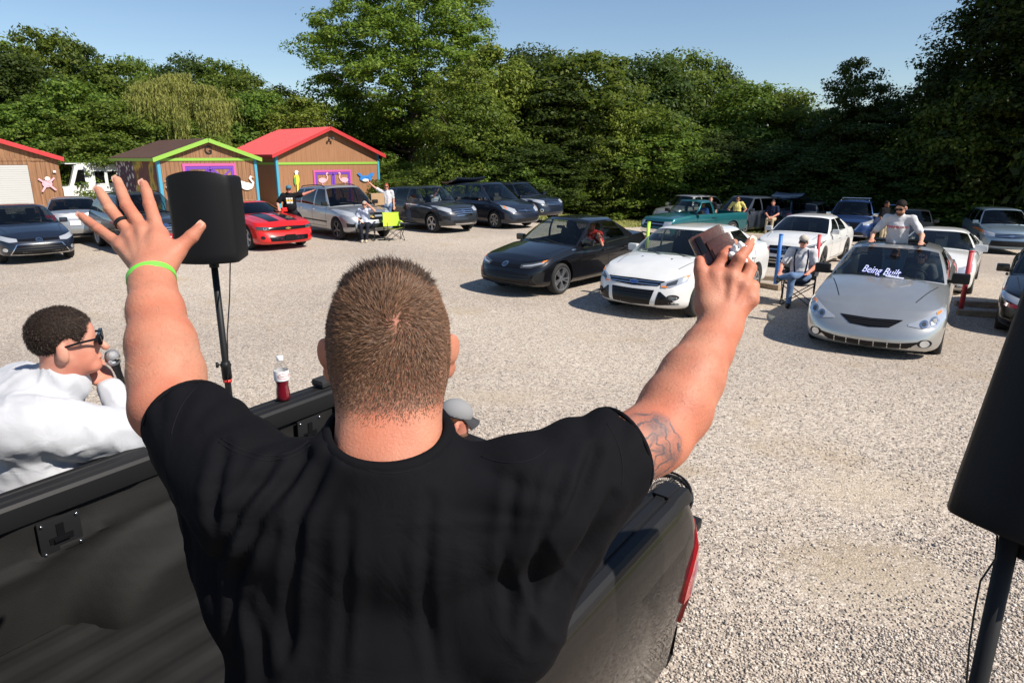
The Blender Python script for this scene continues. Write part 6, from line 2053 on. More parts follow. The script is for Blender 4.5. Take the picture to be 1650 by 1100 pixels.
# ------------------------------------------------------------------ things on and around the truck
def bottle():
    p = tw(1.78, .868, .005)
    t = empty('soda_bottle', p, 0, 'clear bottle of dark red soda with white label on the bed rail', 'bottle')
    M_SODA = mat('cherry_soda', (.17, .008, .018), .08, coat=1.0)
    M_PET = glass_mat('clear_plastic', (.93, .93, .93))
    MB().lathe([(.024, .0), (.030, .004), (.0315, .02), (.030, .045), (.0265, .07), (.0275, .082), (.0295, .096), (.0295, .1)], 24, None).build('soda', M_SODA, t, smooth=True)
    MB().lathe([(.0245, .0), (.031, .004), (.0325, .02), (.031, .045), (.0275, .07), (.0285, .082), (.0315, .10), (.0325, .125), (.0315, .15), (.025, .168), (.0145, .184), (.0125, .190), (.0125, .2)], 24).build('bottle_wall', M_PET, t, smooth=True)
    MB().lathe([(.0332, .098), (.0335, .1), (.0335, .142), (.0332, .144)], 24, cap=False).build('label', mat('label_white', (.80, .80, .80), .45), t, smooth=True)
    MB().lathe([(.0142, .190), (.0148, .192), (.0148, .208), (.0135, .2105)], 20).build('cap', mat('cap_white', (.85, .85, .85), .4), t, smooth=True)
    red = mat('label_red', (.55, .02, .03), .5)
    def wrap(me, z0, rr):
        for v in me.vertices:
            a = math.atan2(-p.y, -p.x) + .35 + v.co.x / rr
            v.co = Vector((rr * math.cos(a), rr * math.sin(a), z0 + v.co.y))
    me = text_mesh('Cheerwine', .0115, .0002, .2); wrap(me, .121, .0339); me.materials.clear(); link_mesh('label_lettering', me, red, t)
    n = 36
    A = [(.030 * math.cos(a), .0135 * math.sin(a)) for a in np.linspace(0, 2 * math.pi, n + 1)[:-1]]; B = [(x * .92, y * .86) for x, y in A]
    me = bpy.data.meshes.new('label_oval'); me.from_pydata([(x, y, 0) for x, y in A + B], [], [(i, (i + 1) % n, n + (i + 1) % n, n + i) for i in range(n)]); wrap(me, .121, .0338); link_mesh('label_oval', me, red, t)
bottle()
p = tw(2.02, .868, .010)
o = MB().box((0, 0, .018), (.105, .075, .036), bevel=.014).box((0, 0, .019), (.108, .078, .004)).build('zip_case', mat('black_nylon', (.018, .018, .019), .75, bump=(400, .4, .001)), None, angle=45)
o.location = p; o.rotation_euler = (R(3), 0, R(60)); tag(o, 'small black zip case lying on the bed rail beyond the bottle', 'case')
def fan():
    c = tw(2.68, -.66, FAN_Z)
    t = empty('round_fan', c, 0, 'black round wire fan standing on the dropped tailgate beside the rail', 'fan')
    ax = (Vector((0, 0, CAM_H)) - c).normalized() * .35 + Vector((-.15, -.2, .9))
    ax.normalize()
    e1 = ax.orthogonal().normalized(); e2 = ax.cross(e1)
    M = basis((0, 0, 0), e1, e2, ax)
    R0 = .125
    b = MB()
    for rr, z, w in ((R0, 0, .010), (R0, .03, .006), (R0 * .72, .05, .003), (R0 * .42, .055, .003)):
        b.tube([(rr * math.cos(a), rr * math.sin(a), z) for a in np.linspace(0, 2 * math.pi, 33)[:-1]], w, 6, M, closed=True)
    b.build('grille_rim', M_TRIM, t, smooth=True)
    b = MB()
    for k in range(44):
        a = 2 * math.pi * k / 44
        b.tube([(.03 * math.cos(a), .03 * math.sin(a), .056), (R0 * .6 * math.cos(a + .12), R0 * .6 * math.sin(a + .12), .053), (R0 * math.cos(a + .2), R0 * math.sin(a + .2), .01), (R0 * math.cos(a + .2), R0 * math.sin(a + .2), -.02)], .0016, 4, M)
    b.build('grille_wires', M_TRIM, t)
    MB().lathe([(.034, .05), (.034, .062), (.02, .066)], 18, M).build('hub_badge', M_TRIM, t, smooth=True)
    MB().lathe([(.05, -.09), (.05, -.02), (.03, .0)], 18, M).build('motor', M_TRIM, t, smooth=True)
    for k in range(3):
        a = 2 * math.pi * k / 3
        MB().add([(.03 * math.cos(a), .03 * math.sin(a), .01), (.10 * math.cos(a - .35), .10 * math.sin(a - .35), .0), (.11 * math.cos(a + .2), .11 * math.sin(a + .2), .02), (.03 * math.cos(a + .9), .03 * math.sin(a + .9), .025)], [(0, 1, 2, 3)], M).build('blade', M_TRIM, t)
    q = tw(2.68, -.66, -.52) - c
    MB().tube([tuple(M @ Vector((R0 * .9, 0, -.03))), tuple(q + e1 * .08), tuple(q - e1 * .08), tuple(M @ Vector((-R0 * .9, 0, -.03)))], .007, 6).build('stand', M_TRIM, t, smooth=True)
FAN_Z = -.34
fan()

# ------------------------------------------------------------------ loudspeakers
M_SPK = mat('speaker_plastic', (.006, .006, .007), .55, spec=.22, bump=(160, .35, .0015), noise=(4, .12))
def cabinet(w, d, h, name, parent, M):
    """moulded cabinet: flat grille front, rounded tapering back (towards -y)"""
    rows = []
    plan = []
    for u in np.linspace(-1, 1, 19):
        plan.append((w / 2 * u, -d * .34 - .055 * (1 - u * u) - (.014 if abs(u) < .95 else 0)))
    plan = plan + [(w / 2, d * .38), (w / 2 - .03, d * .45), (-w / 2 + .03, d * .45), (-w / 2, d * .38)]
    n = len(plan)
    vs, fs = [], []
    lv = [(0, .965), (.008, .99), (.06, 1.0), (h * .5, 1.0), (h - .06, 1.0), (h - .008, .99), (h, .965)]
    for z, s in lv:
        for x, y in plan:
            tilt = -.02 * (z / h - .5) * (y / d)
            vs.append((x * s, y * s, z + (.035 * (1 - (x / (w / 2)) ** 2) * (1 if z >= h - .001 else 0)) + tilt))
    for i in range(len(lv) - 1):
        for k in range(n):
            fs.append((i * n + k, i * n + (k + 1) % n, (i + 1) * n + (k + 1) % n, (i + 1) * n + k))
    fs += [tuple(reversed(range(n))), tuple((len(lv) - 1) * n + k for k in range(n))]
    return MB().add(vs, fs, M).build(name, M_SPK, parent, smooth=True, angle=40)
def speaker(name, label, base, rz, w, d, h, tilt=0.0):
    t = empty(name, base, rz, label, 'loudspeaker')
    M = Matrix.Rotation(tilt, 4, 'X')
    c = cabinet(w, d, h, 'cabinet', t, M)
    MB().box((0, d * .46, h / 2), (w * .86, .012, h * .9), M, bevel=.004).build('grille', M_GLOSSB, c)
    MB().box((0, -d * .2, h + .012), (.16, .03, .03), M, bevel=.01).build('handle', M_TRIM, t)
    MB().lathe([(.03, -.05), (.03, .02)], 16, M).build('pole_socket', M_TRIM, t)
    return t
def stand(name, label, top, ground_z, r=.0175, collar=1.0, lean=(0, 0)):
    t = empty(name, (top[0] + lean[0], top[1] + lean[1], ground_z), 0, label, 'speaker stand')
    tp = Vector(top) - Vector(t.location)
    MB().tube([(0, 0, .35), tuple(tp)], r, 14).build('pole', M_TRIM, t, smooth=True)
    ax = tp.normalized()
    c0 = ax * collar
    MB().tube([tuple(c0 - ax * .09), tuple(c0 - ax * .01), tuple(c0), tuple(c0 + ax * .03)], [r * 1.5, r * 1.5, r * 1.7, r * 1.25], 14).build('collar', M_TRIM, t, smooth=True)
    MB().tube([tuple(c0 - ax * .115), tuple(c0 - ax * .095)], r * 1.35, 14).build('red_ring', mat('red_ring', (.6, .03, .02), .5), t, smooth=True)
    MB().lathe([(.006, 0), (.006, .04), (.02, .045), (.02, .06)], 12, Matrix.Translation(c0 + ax * .01) @ Matrix.Rotation(R(-90), 4, 'Y') @ Matrix.Rotation(.4, 4, 'X')).build('clamp_knob', M_TRIM, t, smooth=True)
    for k in range(3):
        a = 2 * math.pi * k / 3 + .4
        MB().tube([(.03 * math.cos(a), .03 * math.sin(a), .75), (.50 * math.cos(a), .50 * math.sin(a), .02)], .012, 8).build('leg', M_TRIM, t, smooth=True)
        MB().tube([(.02 * math.cos(a), .02 * math.sin(a), .40), (.27 * math.cos(a), .27 * math.sin(a), .37)], .008, 6).build('brace', M_TRIM, t)
    return t
sp = at(344, 418, 4.3)
speaker('loudspeaker', 'black loudspeaker on the slim pole behind the raised open hand', sp, R(8), .375, .34, .51, 0)
stand('speaker_stand', 'slim black pole stand carrying the left loudspeaker', tuple(sp + Vector((0, .0, .02))), gz(sp.x, sp.y), .021, float(at(371, 603, 4.3).z - gz(sp.x, sp.y)))
cb = [at(371, 420, 4.25), at(370, 480, 4.24), at(366, 540, 4.24), at(368, 600, 4.25), at(365, 625, 4.27), at(366, 700, 4.4)]
o = MB().tube([Vector(q) - cb[0] for q in cb], .0042, 6).build('speaker_cable', M_TRIM, None, smooth=True); o.location = cb[0]; tag(o, 'thin black cable hanging beside the left speaker pole', 'cable')
sp = at(1672, 868, 1.42)
speaker('loudspeaker', 'large dark loudspeaker cut off by the right edge', sp, R(-58), .29, .28, .62, R(-20))
stand('speaker_stand', 'thick black pole at the lower right edge under the dark loudspeaker', tuple(at(1628, 862, 1.42) + Vector((0, 0, .03))), gz(sp.x, sp.y), .0185, .9)
cb = [at(1607, 862, 1.40), at(1604, 900, 1.40), at(1580, 935, 1.40), at(1570, 985, 1.40), at(1562, 1040, 1.40), at(1556, 1120, 1.40)]
o = MB().tube([Vector(q) - cb[0] for q in cb], .0022, 6).build('speaker_cable', M_TRIM, None, smooth=True); o.location = cb[0]; tag(o, 'thin black cable hanging along the right speaker pole', 'cable')

# ------------------------------------------------------------------ posts, timbers, chairs
def post(px, py, ptop, r, m, label, lean=0.0):
    b = on_ground(px, py)
    # height from the photo: where the top is seen, at the foot's distance
    q = ray(*ptop); hh = CAM_H + q[2] * (b.y / q[1]) - b.z
    top = Vector((q[0] * (b.y / q[1]), b.y, b.z + hh)) - b
    t = empty('marker_post', b, 0, label, 'post', 'coloured marker posts in the lot')
    MB().tube([(0, 0, 0), tuple(top * .985)], r, 14).build('sleeve', m, t, smooth=True)
    MB().tube([tuple(top * .985), tuple(top)], [r * 1.12, r * 1.05], 14).build('cap', m, t, smooth=True)
    return b
post(1548, 499, (1566, 404), .045, mat('post_red', (.62, .06, .07), .5, noise=(5, .15)), 'tall coral red post beside the silver coupe')
post(1249, 459, (1259, 377), .045, mat('post_blue', (.03, .16, .50), .5, noise=(5, .15)), 'blue post next to the seated man')
post(1314, 442, (1321, 378), .045, mat('post_red', (.62, .06, .07), .5), 'coral red post behind the seated man')
post(1040, 415, (1046, 357), .05, mat('post_lime', (.40, .62, .06), .5, noise=(5, .15)), 'lime green post between the white compact and the teal pickup')
M_TIMB = mat('weathered_timber', (.30, .23, .16), .9, noise=(9, .3), bump=(30, .6, .01))
def timber(pa, pb, label):
    a, b_ = on_ground(*pa), on_ground(*pb)
    d = b_ - a
    t = MB().box((0, 0, .055), (d.length, .13, .12), bevel=.02).build('parking_timber', M_TIMB, None)
    t.location = (a + b_) / 2; t.rotation_euler = (0, 0, math.atan2(d.y, d.x)); tag(t, label, 'timber', 'landscape timbers between parking rows')
timber((1541, 507), (1612, 512), 'weathered timber at the foot of the tall red post')
timber((1538, 492), (1612, 497), 'weathered timber just behind the tall red post')
timber((1222, 462), (1256, 468), 'weathered timber behind the rear wheel of the white compact')
timber((1216, 450), (1300, 456), 'weathered timber in front of the white four door saloon')

def camp_chair(loc, rz, m, label, back=True):
    """folding camp chair: crossed tube legs, sling seat, sling back, arm straps; faces +y"""
    t = empty('folding_chair', loc, rz, label, 'chair', 'folding camp chairs')
    w, dp = .29, .24
    for s in (1, -1):
        for a, b_ in (((s * w, dp, .0), (s * w, -dp, .42)), ((s * w, -dp, .0), (s * w, dp, .42))):
            MB().tube([a, b_], .010, 6).build('leg', M_TRIM, t, smooth=True)
        MB().tube([(s * w, -dp, .0), (s * w * 1.02, -dp - .10, .90)], .010, 6).build('back_post', M_TRIM, t, smooth=True)
        MB().tube([(s * w, dp, .40), (s * w * 1.05, dp, .62)], .010, 6).build('arm_post', M_TRIM, t, smooth=True)
        MB().sheet([[(s * w * 1.05 - .035, dp + .03, .63), (s * w * 1.05 + .035, dp + .03, .63)], [(s * w * 1.05 - .035, 0, .605), (s * w * 1.05 + .035, 0, .605)], [(s * w * 1.05 - .035, -dp - .05, .64), (s * w * 1.05 + .035, -dp - .05, .64)]]).build('arm_strap', m, t)
    for y in (dp, -dp):
        MB().tube([(-w, y, 0), (w, y, .42)], .009, 6).build('brace', M_TRIM, t, smooth=True)
        MB().tube([(w, y, 0), (-w, y, .42)], .009, 6).build('brace', M_TRIM, t, smooth=True)
    rows = [[(w * u, dp * v, .42 - .06 * (1 - u * u) * (1 - v * v * .5) + .03 * v) for u in np.linspace(-1, 1, 9)] for v in np.linspace(-1.05, 1.1, 9)]
    MB().sheet(rows).build('seat', m, t, smooth=True)
    rows = [[(w * u * 1.02, -dp - .02 - .10 * v - .04 * (1 - u * u), .46 + .46 * v) for u in np.linspace(-1, 1, 9)] for v in np.linspace(0, 1, 7)]
    MB().sheet(rows).build('backrest', m, t, smooth=True)
    return t
def face_rz(dx, dy):
    return math.atan2(dy, dx) - math.pi / 2
M_CH_LIME = mat('chair_lime', (.42, .60, .04), .8); M_CH_DK = mat('chair_dark', (.03, .035, .045), .8)
q = on_ground(636, 387)
camp_chair(q, face_rz(.45, -.9), M_CH_LIME, 'empty lime green folding chair in front of the silver crossover')
Q_WOMAN = on_ground(590, 388)
camp_chair(Q_WOMAN, face_rz(.1, -1), M_CH_DK, 'dark folding chair with the woman shading her eyes')
Q_SEAT = on_ground(1283, 490)
camp_chair(Q_SEAT, face_rz(-.45, -.9), M_CH_DK, 'dark folding chair with the man in the cap beside the silver coupe')
Q_CAP = at(727, 700, 4.25); Q_CAP.z = gz(Q_CAP.x, Q_CAP.y)
camp_chair(Q_CAP, face_rz(.9, .3), M_CH_DK, 'dark folding chair hidden behind the dropped tailgate')
# ------------------------------------------------------------------ people: shared materials
def skin_mat(name, col, red=.12, tattoo=None):
    m = bpy.data.materials.new(name); m.use_nodes = True
    n, l = nodes_of(m); b = n['Principled BSDF']
    b.inputs['Roughness'].default_value = .56
    b.inputs['Specular IOR Level'].default_value = .3
    b.inputs['Subsurface Weight'].default_value = .12
    b.inputs['Subsurface Radius'].default_value = (.010, .004, .002)
    b.inputs['Subsurface Scale'].default_value = 1.0
    tc = n.new('ShaderNodeTexCoord')
    t = n.new('ShaderNodeTexNoise'); t.inputs['Scale'].default_value = 22; t.inputs['Detail'].default_value = 5
    l.new(tc.outputs['Object'], t.inputs['Vector'])
    r_ = ramp(n, [(.3, (col[0] * .93, col[1] * (.93 - red), col[2] * (.92 - red))), (.7, (min(col[0] * 1.06, 1), col[1] * 1.1, col[2] * 1.1))])
    l.new(t.outputs['Fac'], r_.inputs[0])
    t3 = n.new('ShaderNodeTexNoise'); t3.inputs['Scale'].default_value = 7; t3.inputs['Detail'].default_value = 3; l.new(tc.outputs['Object'], t3.inputs['Vector'])
    r3 = ramp(n, [(.35, (1.0, .80, .76)), (.65, (1.0, 1.06, 1.08))]); l.new(t3.outputs['Fac'], r3.inputs[0])
    m3 = n.new('ShaderNodeMixRGB'); m3.blend_type = 'MULTIPLY'; m3.inputs[0].default_value = 1; l.new(r_.outputs[0], m3.inputs[1]); l.new(r3.outputs[0], m3.inputs[2])
    last = m3.outputs[0]
    v = n.new('ShaderNodeTexVoronoi'); v.inputs['Scale'].default_value = 110; l.new(tc.outputs['Object'], v.inputs['Vector'])
    fr = n.new('ShaderNodeMapRange'); fr.inputs['From Min'].default_value = .06; fr.inputs['From Max'].default_value = .16; fr.inputs['To Min'].default_value = .82
    l.new(v.outputs['Distance'], fr.inputs['Value'])
    mu = n.new('ShaderNodeMixRGB'); mu.blend_type = 'MULTIPLY'; mu.inputs[0].default_value = .6
    l.new(last, mu.inputs[1]); l.new(fr.outputs[0], mu.inputs[2]); last = mu.outputs[0]
    if tattoo is not None:                              # inked flower: petal outlines around a centre
        c, ax, ay, rad = tattoo
        sub = n.new('ShaderNodeVectorMath'); sub.operation = 'SUBTRACT'; sub.inputs[1].default_value = tuple(c); l.new(tc.outputs['Object'], sub.inputs[0])
        def dot(vec):
            d = n.new('ShaderNodeVectorMath'); d.operation = 'DOT_PRODUCT'; d.inputs[1].default_value = tuple(vec); l.new(sub.outputs[0], d.inputs[0]); return d.outputs['Value']
        def M2(op, a, b_=None, c_=None):
            q = n.new('ShaderNodeMath'); q.operation = op
            for i, w in enumerate((a, b_, c_)):
                if w is None: continue
                if isinstance(w, (int, float)): q.inputs[i].default_value = w
                else: l.new(w, q.inputs[i])
            return q.outputs[0]
        X, Y = dot(ax), dot(ay)
        ln = n.new('ShaderNodeVectorMath'); ln.operation = 'LENGTH'; l.new(sub.outputs[0], ln.inputs[0])
        rr = M2('SQRT', M2('ADD', M2('MULTIPLY', X, X), M2('MULTIPLY', Y, Y)))
        an = M2('ARCTAN2', Y, X)
        dw = n.new('ShaderNodeTexNoise'); dw.inputs['Scale'].default_value = 45; l.new(tc.outputs['Object'], dw.inputs['Vector'])
        pet = M2('ADD', M2('MULTIPLY', an, 1.0), M2('MULTIPLY', dw.outputs['Fac'], 1.6))
        rw = M2('ADD', rr, M2('MULTIPLY', dw.outputs['Fac'], .012))
        s1 = M2('ABSOLUTE', M2('SINE', M2('MULTIPLY', pet, 2.5)))
        s2 = M2('ABSOLUTE', M2('SINE', M2('MULTIPLY', M2('ADD', rw, M2('MULTIPLY', s1, .012)), 190.0)))
        ink = M2('SUBTRACT', 1.0, M2('MINIMUM', M2('MULTIPLY', s2, 2.4), 1.0))
        ink = M2('ADD', M2('MULTIPLY', ink, .6), M2('MULTIPLY', M2('SUBTRACT', 1.0, s1), .35))
        ink = M2('MINIMUM', M2('ADD', M2('MULTIPLY', ink, 1.5), .22), .88)
        mask = n.new('ShaderNodeMapRange'); mask.inputs['From Min'].default_value = rad; mask.inputs['From Max'].default_value = rad * .82
        l.new(ln.outputs['Value'], mask.inputs['Value'])
        fac = M2('MULTIPLY', ink, mask.outputs[0])
        mx = n.new('ShaderNodeMixRGB'); l.new(fac, mx.inputs[0]); l.new(last, mx.inputs[1]); mx.inputs[2].default_value = (.075, .075, .085, 1); last = mx.outputs[0]
    l.new(last, b.inputs['Base Color'])
    t2 = n.new('ShaderNodeTexNoise'); t2.inputs['Scale'].default_value = 260; t2.inputs['Detail'].default_value = 3; l.new(tc.outputs['Object'], t2.inputs['Vector'])
    bu = n.new('ShaderNodeBump'); bu.inputs['Strength'].default_value = .5; bu.inputs['Distance'].default_value = .0016
    l.new(t2.outputs['Fac'], bu.inputs['Height']); l.new(bu.outputs[0], b.inputs['Normal'])
    return m
def cloth_mat(name, col, rough=.9, weave=900, sheen=.15, wr=(14, .35, .006)):
    m = mat(name, col, rough, sheen=sheen if col[0] > .02 else 0, noise=(9, .10), bump=None, spec=.2 if col[0] > .02 else .06)
    n, l = nodes_of(m)
    tc = n.new('ShaderNodeTexCoord')
    t = n.new('ShaderNodeTexNoise'); t.inputs['Scale'].default_value = wr[0]; t.inputs['Detail'].default_value = 4; t.inputs['Distortion'].default_value = .8
    l.new(tc.outputs['Object'], t.inputs['Vector'])
    b1 = n.new('ShaderNodeBump'); b1.inputs['Strength'].default_value = wr[1]; b1.inputs['Distance'].default_value = wr[2]
    l.new(t.outputs['Fac'], b1.inputs['Height'])
    t2 = n.new('ShaderNodeTexNoise'); t2.inputs['Scale'].default_value = weave
    l.new(tc.outputs['Object'], t2.inputs['Vector'])
    b2 = n.new('ShaderNodeBump'); b2.inputs['Strength'].default_value = .25; b2.inputs['Distance'].default_value = .0008
    l.new(t2.outputs['Fac'], b2.inputs['Height']); l.new(b1.outputs[0], b2.inputs['Normal'])
    l.new(b2.outputs[0], n['Principled BSDF'].inputs['Normal'])
    return m
def hair_mat(name, dark, light):
    m = bpy.data.materials.new(name); m.use_nodes = True
    n, l = nodes_of(m); b = n['Principled BSDF']; b.inputs['Roughness'].default_value = .55; b.inputs['Specular IOR Level'].default_value = .35
    g_ = n.new('ShaderNodeNewGeometry'); r_ = ramp(n, [(0, dark), (.75, tuple((a + c) / 2 for a, c in zip(dark, light))), (1, light)])
    l.new(g_.outputs['Random Per Island'], r_.inputs[0]); l.new(r_.outputs[0], b.inputs['Base Color'])
    return m
def strands(name, P, N, D, L, lift, w, m, parent, r, curl=.25):
    """short ribbons rooted at P, combed along D, lifted towards N"""
    n = len(P)
    D = D - (D * N).sum(1, keepdims=True) * N
    D /= np.linalg.norm(D, axis=1, keepdims=True) + 1e-9
    D = D + r.normal(0, .22, D.shape); D /= np.linalg.norm(D, axis=1, keepdims=True) + 1e-9
    d0 = D * np.cos(lift)[:, None] + N * np.sin(lift)[:, None]
    d1 = D + N * (np.sin(lift) * .15)[:, None]; d1 /= np.linalg.norm(d1, axis=1, keepdims=True) + 1e-9
    A = np.cross(d0, N + r.normal(0, .5, N.shape)); A /= np.linalg.norm(A, axis=1, keepdims=True) + 1e-9
    p1 = P + d0 * (L * .5)[:, None]; p2 = p1 + d1 * (L * .5)[:, None]
    P0 = P - N * .001
    V = np.stack([P0 - A * w, P0 + A * w, p1 - A * w * .8, p1 + A * w * .8, p2], 1).reshape(-1, 3)
    o = 5 * np.arange(n)[:, None]
    return mesh_np(name, V, [(o + np.array([[0, 1, 3, 2]])), (o + np.array([[2, 3, 4]]))], m, parent, smooth=True)
SKIN_HERO = (0.47, 0.205, 0.130)
v3 = lambda *a: np.array(a, float)
def A3(px, py, z): return np.array(at(px, py, z))
FWD = v3(0, CP, -SP); UPC = v3(0, SP, CP); RT = v3(1, 0, 0)     # lens axes, used to orient things that face the viewer

# ------------------------------------------------------------------ the man in the middle
def hero():
    r = np.random.default_rng(3)
    tat = A3(1042, 722, .985)
    M_SK = skin_mat('skin', SKIN_HERO, .10, (tat, RT * .8 + UPC * .6, -RT * .6 + UPC * .8, .062))
    M_SCALP = skin_mat('scalp', (0.34, 0.17, 0.115), .1)
    t = empty('person', A3(615, 1400, 1.0) * v3(1, 1, 0) + v3(0, 0, 1.25), 0, 'man in black t-shirt seen from behind with both arms raised', 'person')
    inv = Matrix.Translation(-Vector(t.location))
    def fin(o):
        o.matrix_parent_inverse = inv
        return o
    # --- head and neck
    fw = v3(-.17, .985, -.04); fw /= np.linalg.norm(fw)
    up = v3(0, .06, 1); up -= up @ fw * fw; up /= np.linalg.norm(up)
    lt = np.cross(up, fw)                                # his left
    Cc = A3(627, 546, .945)
    Rm = np.array([lt, fw, up])
    H = Field(Cc - v3(.17, .2, .30), Cc + v3(.17, .2, .16), .0032)
    hd = lambda x, y, z: Cc + lt * x + fw * y + up * z
    H.ell(hd(0, -.002, .014), (.0800, .094, .088), Rm, 0)
    H.ell(hd(0, -.030, -.02), (.0785, .064, .085), Rm, .03)
    H.ell(hd(0, .045, -.045), (.062, .052, .085), Rm, .03)           # face block
    H.ell(hd(0, .06, -.115), (.045, .035, .03), Rm, .03)             # chin
    H.cone(hd(0, .095, -.02), hd(0, .113, -.055), .009, .014, .012)  # nose
    for s in (1, -1):
        H.ell(hd(s * .028, .092, -.010), (.016, .008, .010), Rm, .008, 'sub')  # eye sockets
        H.ell(hd(s * .028, .084, -.010), (.013, .010, .011), Rm, .004)
        # ears: shell, hollow and lobe
        er = np.array([lt * .82 - fw * s * 0 + fw * -.5 * 1, fw, up]); e_l = (lt * s * .80 - fw * .6); e_l /= np.linalg.norm(e_l)
        e_f = np.cross(up, e_l); Er = np.array([e_l, e_f, up])
        c = hd(s * .084, .004, -.028)
        H.ell(c, (.007, .019, .033), Er, .006)
        H.ell(c + lt * s * .004 + up * .012 - fw * .008, (.006, .017, .021), Er, .005)
        H.ell(c + lt * s * .009 + fw * .008 + up * .002, (.005, .010, .018), Er, .004, 'sub')
    H.cone(hd(.018, .088, -.083), hd(-.018, .088, -.083), .007, .007, .006)   # lips
    neck0 = A3(625, 775, .905)
    H.cone(hd(0, -.022, -.055), neck0, .064, .067, .03)
    for s in (1, -1):
        H.cone(hd(s * .032, -.05, -.05), neck0 + lt * s * .040 - fw * .012, .026, .030, .03)
    H.cone(neck0 + lt * .06 - up * .05, neck0 - lt * .06 - up * .05, .045, .045, .03)
    V, Q = H.mesh()
    Nn = vnormals(V, Q)
    loc = (V - Cc) @ np.array([lt, fw, up]).T
    # --- arms with hands
    def arm(pts, hand, h=.0026):
        P = np.array([p for p, _ in pts] + [q for c in hand for q in (c[0], c[1])])
        Fd = Field(P.min(0) - .085, P.max(0) + .085, h)
        for (a, ra), (b, rb) in zip(pts[:-1], pts[1:]):
            Fd.cone(a, b, ra, rb, .02)
        for c in hand:
            Fd.cone(c[0], c[1], c[2], c[3], c[4] if len(c) > 4 else .006, flat=c[5] if len(c) > 5 else None)
        return Fd
    # his left arm, open hand
    shL, elL, wrL = A3(405, 792, .93), A3(272, 655, 1.05), A3(244, 447, 1.2)
    mid = lambda a, b, u: a + (b - a) * u
    pts = [(shL, .060), (mid(shL, elL, .55) , .058), (elL, .053), (mid(elL, wrL, .22) + RT * .004, .0545), (mid(elL, wrL, .45) + RT * .002, .051), (mid(elL, wrL, .72), .042), (mid(elL, wrL, .93), .0345), (wrL, .0335)]
    z = 1.25
    mcp = [A3(197, 397, z), A3(214, 381, z + .003), A3(233, 374, z), A3(256, 378, z - .004)]
    pip = [A3(159, 369, z + .02), A3(177, 336, z + .02), A3(204, 330, z + .02), A3(241, 329, z + .018)]
    dip = [A3(142, 356.5, z + .03), A3(166, 318, z + .032), A3(195, 307, z + .032), A3(236, 309, z + .028)]
    tip = [A3(131, 348, z + .036), A3(159, 307, z + .042), A3(189, 291, z + .042), A3(231.5, 297, z + .036)]
    fr = [(.0098, .0092, .0085, .0072), (.0112, .0104, .0094, .0080), (.0118, .0108, .0098, .0084), (.0118, .0108, .0098, .0084)]
    hand = []
    for i in range(4):
        b0 = mid(wrL, mcp[i], .18)
        hand.append((b0, mcp[i], .019, .0135, .016))
        hand.append((mid(wrL, mcp[i], .5) + FWD * .010, mcp[i] + FWD * .008, .016, .0125, .014))
        hand.append((mcp[i], mid(mcp[i], pip[i], .5), .0125, fr[i][0], .006))
        hand.append((mid(mcp[i], pip[i], .5), pip[i], fr[i][0], fr[i][1] * 1.04, .003))
        hand.append((pip[i], dip[i], fr[i][1], fr[i][2], .002))
        hand.append((dip[i], tip[i], fr[i][2], fr[i][3], .002))
        hand.append((pip[i] - FWD * .003, pip[i] - FWD * .002, fr[i][1] * .86, fr[i][1] * .86, .004))    # knuckle
        hand.append((mcp[i] - FWD * .007, mcp[i] - FWD * .006, .0085, .0085, .010))
    for i in range(4):                                   # tendons
        hand.append((mid(wrL, mcp[i], .30) - FWD * .017, mcp[i] - FWD * .0125, .0035, .0040, .007))
    nails = [(tip[i], dip[i], fr[i][3]) for i in range(4)]
    for i in range(3):                                   # webs
        hand.append((mid(mcp[i], pip[i], .12), mid(mcp[i + 1], pip[i + 1], .12), .0075, .0075, .010))
    th = [A3(258, 432, 1.215), A3(284, 404, 1.235), A3(309, 381, 1.245), A3(324, 364, 1.25)]
    hand += [(wrL, th[0], .028, .021, .015), (th[0], th[1], .021, .0155, .015), (mid(th[0], th[1], .5), mid(mcp[3], th[0], .3), .014, .014, .02), (th[1], th[2], .0135, .0122, .004), (th[2], th[3], .0122, .0088, .003),
             (th[1], mid(mcp[3], th[0], .25), .010, .012, .018)]
    nails.append((th[3], th[2], .0088))
    fl = arm(pts, hand)
    VL, QL = fl.mesh()
    # his right arm, closed on a phone
    shR, elR, wrR = A3(848, 800, .93), A3(1060, 703, 1.05), A3(1163, 522, 1.18)
    pts = [(shR, .060), (mid(shR, elR, .6), .054), (mid(shR, elR, .9), .051), (elR + UPC * .002, .050), (mid(elR, wrR, .25) - UPC * .004, .055), (mid(elR, wrR, .5), .050), (mid(elR, wrR, .75), .040), (mid(elR, wrR, .95), .0345), (wrR, .034)]
    z = 1.185
    mcp = [A3(1150, 446, z + .01), A3(1177, 448, z), A3(1197, 462, z - .002), A3(1208, 482, z)]
    pip = [A3(1166, 412, z + .012), A3(1191, 417, z - .006), A3(1209, 432, z + .012), A3(1213, 461, z + .018)]
    dip = [A3(1178, 396, z + .03), A3(1204, 400, z + .004), A3(1199, 420, z + .034), A3(1200, 452, z + .036)]
    tip = [A3(1183, 391, z + .045), A3(1210, 389, z + .012), A3(1186, 424, z + .040), A3(1186, 452, z + .040)]
    hand = []
